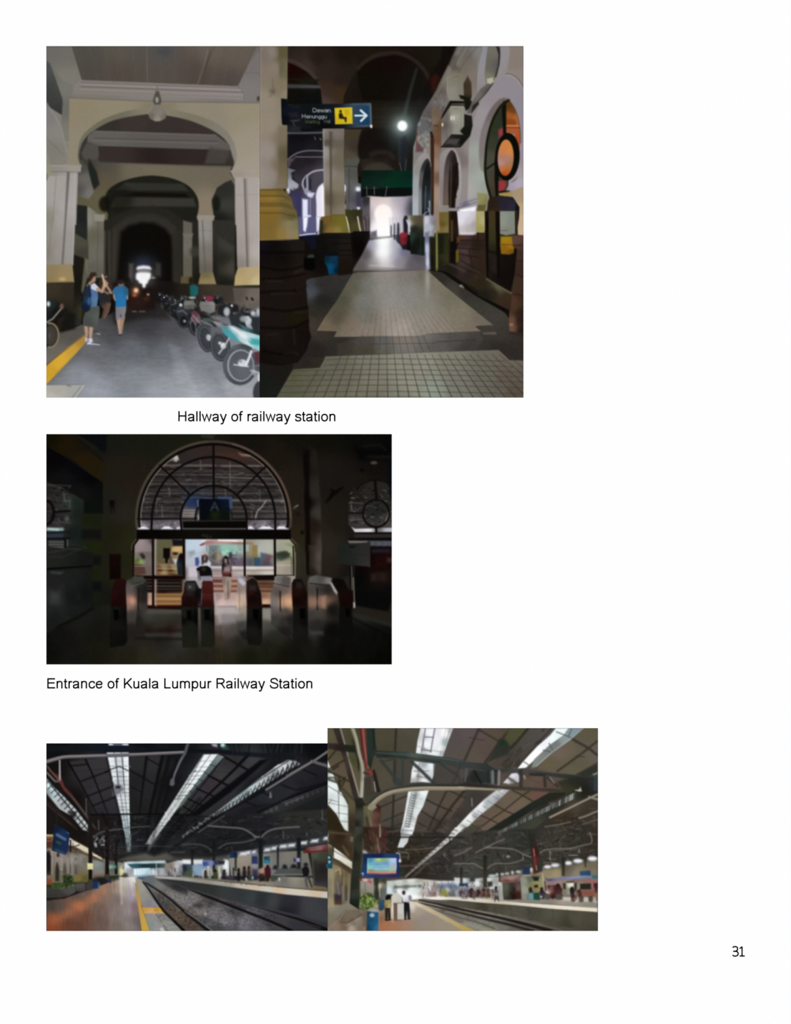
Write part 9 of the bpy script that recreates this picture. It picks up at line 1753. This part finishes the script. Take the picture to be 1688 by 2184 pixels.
def build_pic(p, mat):
    F = p.ids[:-1, :-1]
    kids = {}
    for nd in p.nodes: kids.setdefault(nd.parent, []).append(nd)
    count = {nd: int((F == nd.idx).sum()) for nd in p.nodes}
    def total(nd): return count[nd] + sum(total(k) for k in kids.get(nd, []))
    def all_ids(nd):
        r = [nd.idx]
        for k in kids.get(nd, []): r += all_ids(k)
        return r
    def build(nd, parent, ploc):
        if total(nd) < 3: return
        jj, ii = np.nonzero(np.isin(F, all_ids(nd)))
        org = (((p.xs[ii.min()] + p.xs[ii.max() + 1]) / 2 - PW / 2) * U, (PH / 2 - p.ys[jj.max() + 1]) * U, INK_Z)
        data = ink_mesh(nd.name, p, F == nd.idx, org, mat) if count[nd] > 0 else None
        o = link(nd.name, data, org, parent, ploc)
        if data is None: o.empty_display_size = 0.001
        if nd.label: o['label'] = nd.label
        if nd.cat: o['category'] = nd.cat
        if nd.group: o['group'] = nd.group
        if nd.kind: o['kind'] = nd.kind
        for k in kids.get(nd, []): build(k, o, org)
    for nd in kids[None]: build(nd, None, (0, 0, 0))

names = ['arcade photograph ink', 'walkway photograph ink', 'ticket hall photograph ink', 'track photograph ink', 'platform photograph ink']
for p, nm in zip(PICS, names): build_pic(p, ink_material(nm))

def slab(name, x0, x1, y0, y1, z0, z1, mat, parent=None, ploc=(0, 0, 0), loc=None):
    loc = loc or ((x0 + x1) / 2, y0, z0)
    v = [(x - loc[0], y - loc[1], z - loc[2]) for z in (z0, z1) for x, y in ((x0, y0), (x1, y0), (x1, y1), (x0, y1))]
    me = bpy.data.meshes.new(name)
    me.from_pydata(v, [], [(3, 2, 1, 0), (4, 5, 6, 7), (0, 1, 5, 4), (1, 2, 6, 5), (2, 3, 7, 6), (3, 0, 4, 7)])
    me.materials.append(mat)
    return link(name, me, loc, parent, ploc)

paper = plain_material('white paper', (253.6, 253.6, 253.6), (254.4, 254.4, 254.4))
page = slab('document_page', X(-12), X(PW + 12), Y(PH + 12), Y(-12), -0.0001, 0.0, paper, loc=(0, 0, -0.0001))
page['label'] = 'white printed document page carrying five photographs, two captions and a page number'
page['category'] = 'page'
desk = slab('desktop', -0.45, 0.45, -0.4, 0.4, -0.0251, -0.0001, plain_material('grey desk laminate', (120, 116, 110), (132, 128, 122), 60.0))
desk['kind'] = 'structure'
black = plain_material('black toner', (8, 8, 8), (16, 16, 16))

# grotesque letterforms as centre lines (thousandths of an em; '!' keeps straight corners, 'o' closes a bowl)
FACE = {
 'H': (722, '!124 0 124 716|!598 0 598 716|!124 379 598 379'), 'l': (222, '!108 0 108 716'), 'i': (222, '!110 0 110 519|!110 618 110 716'),
 'a': (556, '72 365 105 440 190 484 290 486 385 465 426 410 428 330 428 130 438 45 462 0|428 300 330 270 200 248 115 215 84 145 115 65 200 34 300 50 385 105 428 200'),
 'w': (722, '!48 519 200 30 361 490 522 30 674 519'), 'y': (500, '!50 519 254 10|!452 519 262 0|262 10 225 -100 190 -160 130 -174 62 -165'),
 'o': (556, 'o476 260 455 370 385 460 278 486 170 460 100 370 80 260 100 150 170 60 278 34 385 60 455 150'),
 'f': (278, '122 0 122 300 122 560 145 650 210 682 292 670|!15 484 245 484'), 'r': (333, '!110 0 110 519|110 290 130 400 180 470 250 478 325 455'),
 's': (500, '424 375 385 455 250 486 120 458 84 385 130 315 250 278 390 236 430 150 385 62 260 32 115 62 66 160'),
 't': (278, '125 668 125 400 125 120 145 50 195 36 262 44|!18 484 255 484'), 'n': (556, '!108 0 108 519|108 290 135 420 220 480 320 484 410 445 436 350 436 180 436 0'),
 'c': (500, '448 345 400 455 280 486 165 450 100 370 84 260 100 140 165 62 280 34 400 72 452 185'),
 'e': (556, '!80 282 476 282|474 290 450 400 380 470 280 486 170 450 100 370 82 260 105 130 180 50 290 32 400 70 466 160'),
 'u': (556, '120 519 120 340 120 160 148 70 235 34 330 48 415 115 440 230|!440 0 440 519'),
 'm': (833, '!108 0 108 519|108 300 135 430 215 482 305 482 385 445 414 350 414 180 414 0|414 300 440 430 520 482 610 482 695 445 722 350 722 180 722 0'),
 'p': (556, '!108 -199 108 519|o480 260 460 370 395 460 295 486 195 455 130 370 112 260 130 145 195 62 295 34 395 60 460 150'),
 'E': (667, '!125 0 125 716|!125 674 620 674|!125 386 590 386|!125 42 632 42'), 'K': (667, '!120 0 120 716|!605 716 135 250|!290 400 640 0'),
 'L': (556, '!118 0 118 716|!118 42 525 42'), 'R': (722, '!125 0 125 716|!125 675 420 675|410 675 540 650 610 530 540 400 410 358|!420 358 125 358|340 352 440 320 520 210 655 0'),
 'S': (667, '588 505 545 625 440 686 320 688 190 650 135 550 165 455 300 398 450 355 575 295 612 200 570 95 450 34 320 30 175 68 105 160 90 240'),
 '3': (460, '25 570 100 625 210 640 320 600 355 500 330 400 250 345 140 330|!60 332 170 332|150 332 280 320 370 260 395 170 360 70 250 12 130 12 15 70'),
 '1': (500, '!195 0 195 640|!205 630 35 510|!35 15 375 15'), ' ': (278, ''),
}
def caption(text, x, base, em, pen, label, name='caption'):
    vs, fs = [], []
    cx = x; h = pen / 2000.0
    for ch in text:
        adv, strokes_ = FACE[ch]
        for st in [q for q in strokes_.split('|') if q]:
            closed = st[0] == 'o'
            pts = nums(st.lstrip('!o'))
            if st[0] != '!': pts = spline(pts, closed, 5)
            m = len(pts); row = []
            for k in range(m):
                a = pts[k - 1] if (k or closed) else pts[0]
                b = pts[(k + 1) % m] if (k < m - 1 or closed) else pts[-1]
                c = pts[k]
                d1 = np.array([c[0] - a[0], c[1] - a[1]]); d2 = np.array([b[0] - c[0], b[1] - c[1]])
                d1 = d1 / (np.hypot(*d1) or 1) if np.hypot(*d1) else d2 / np.hypot(*d2)
                d2 = d2 / np.hypot(*d2) if np.hypot(*d2) else d1
                t_ = d1 + d2; t_ /= np.hypot(*t_)
                w_ = h * 1000 / max(float(abs(t_ @ d1)), 0.45)
                nrm = np.array([-t_[1], t_[0]]) * w_
                for sg in (1, -1):
                    px, py = cx + (c[0] + sg * nrm[0]) * em / 1000, base - (c[1] + sg * nrm[1]) * em / 1000
                    vs.append(((px - x) * U, (base - py) * U, 0.0))
                row.append(len(vs) - 2)
            for k in range(m if closed else m - 1):
                p0, p1 = row[k], row[(k + 1) % m]
                fs.append((p0, p0 + 1, p1 + 1, p1))
        cx += adv * em / 1000
    me = bpy.data.meshes.new(name); me.from_pydata(vs, [], fs); me.materials.append(black)
    o = link(name, me, (X(x), Y(base), 0.00004), page, page.location)
    o['label'] = label
    return o
caption('Hallway of railway station', 378.3, 898.6, 30.25, 94, 'upper caption reading Hallway of railway station')
caption('Entrance of Kuala Lumpur Railway Station', 98.6, 1468.3, 30.35, 94, 'lower caption reading Entrance of Kuala Lumpur Railway Station')
caption('31', 1562.6, 2039.4, 32, 84, 'page number 31', 'page_number')

# even daylight over the sheet
w = bpy.data.worlds.new('even daylight'); SC.world = w; w.use_nodes = True
w.node_tree.nodes['Background'].inputs['Color'].default_value = (1, 1, 1, 1)
w.node_tree.nodes['Background'].inputs['Strength'].default_value = 1.0

cam = bpy.data.cameras.new('camera'); co_ = bpy.data.objects.new('camera', cam); COL.objects.link(co_)
D_ = 0.60
cam.sensor_fit = 'VERTICAL'; cam.sensor_height = 24.0
cam.lens = 24.0 * D_ / (PH * U)
cam.clip_start = 0.01; cam.clip_end = 10
co_.location = (0, 0, D_)
SC.camera = co_
SC.view_settings.view_transform = 'Standard'; SC.view_settings.look = 'None'
SC.view_settings.exposure = 0.0; SC.view_settings.gamma = 1.0
SC.view_settings.use_curve_mapping = False
SC.cycles.max_bounces = 4 if hasattr(SC, 'cycles') else 4
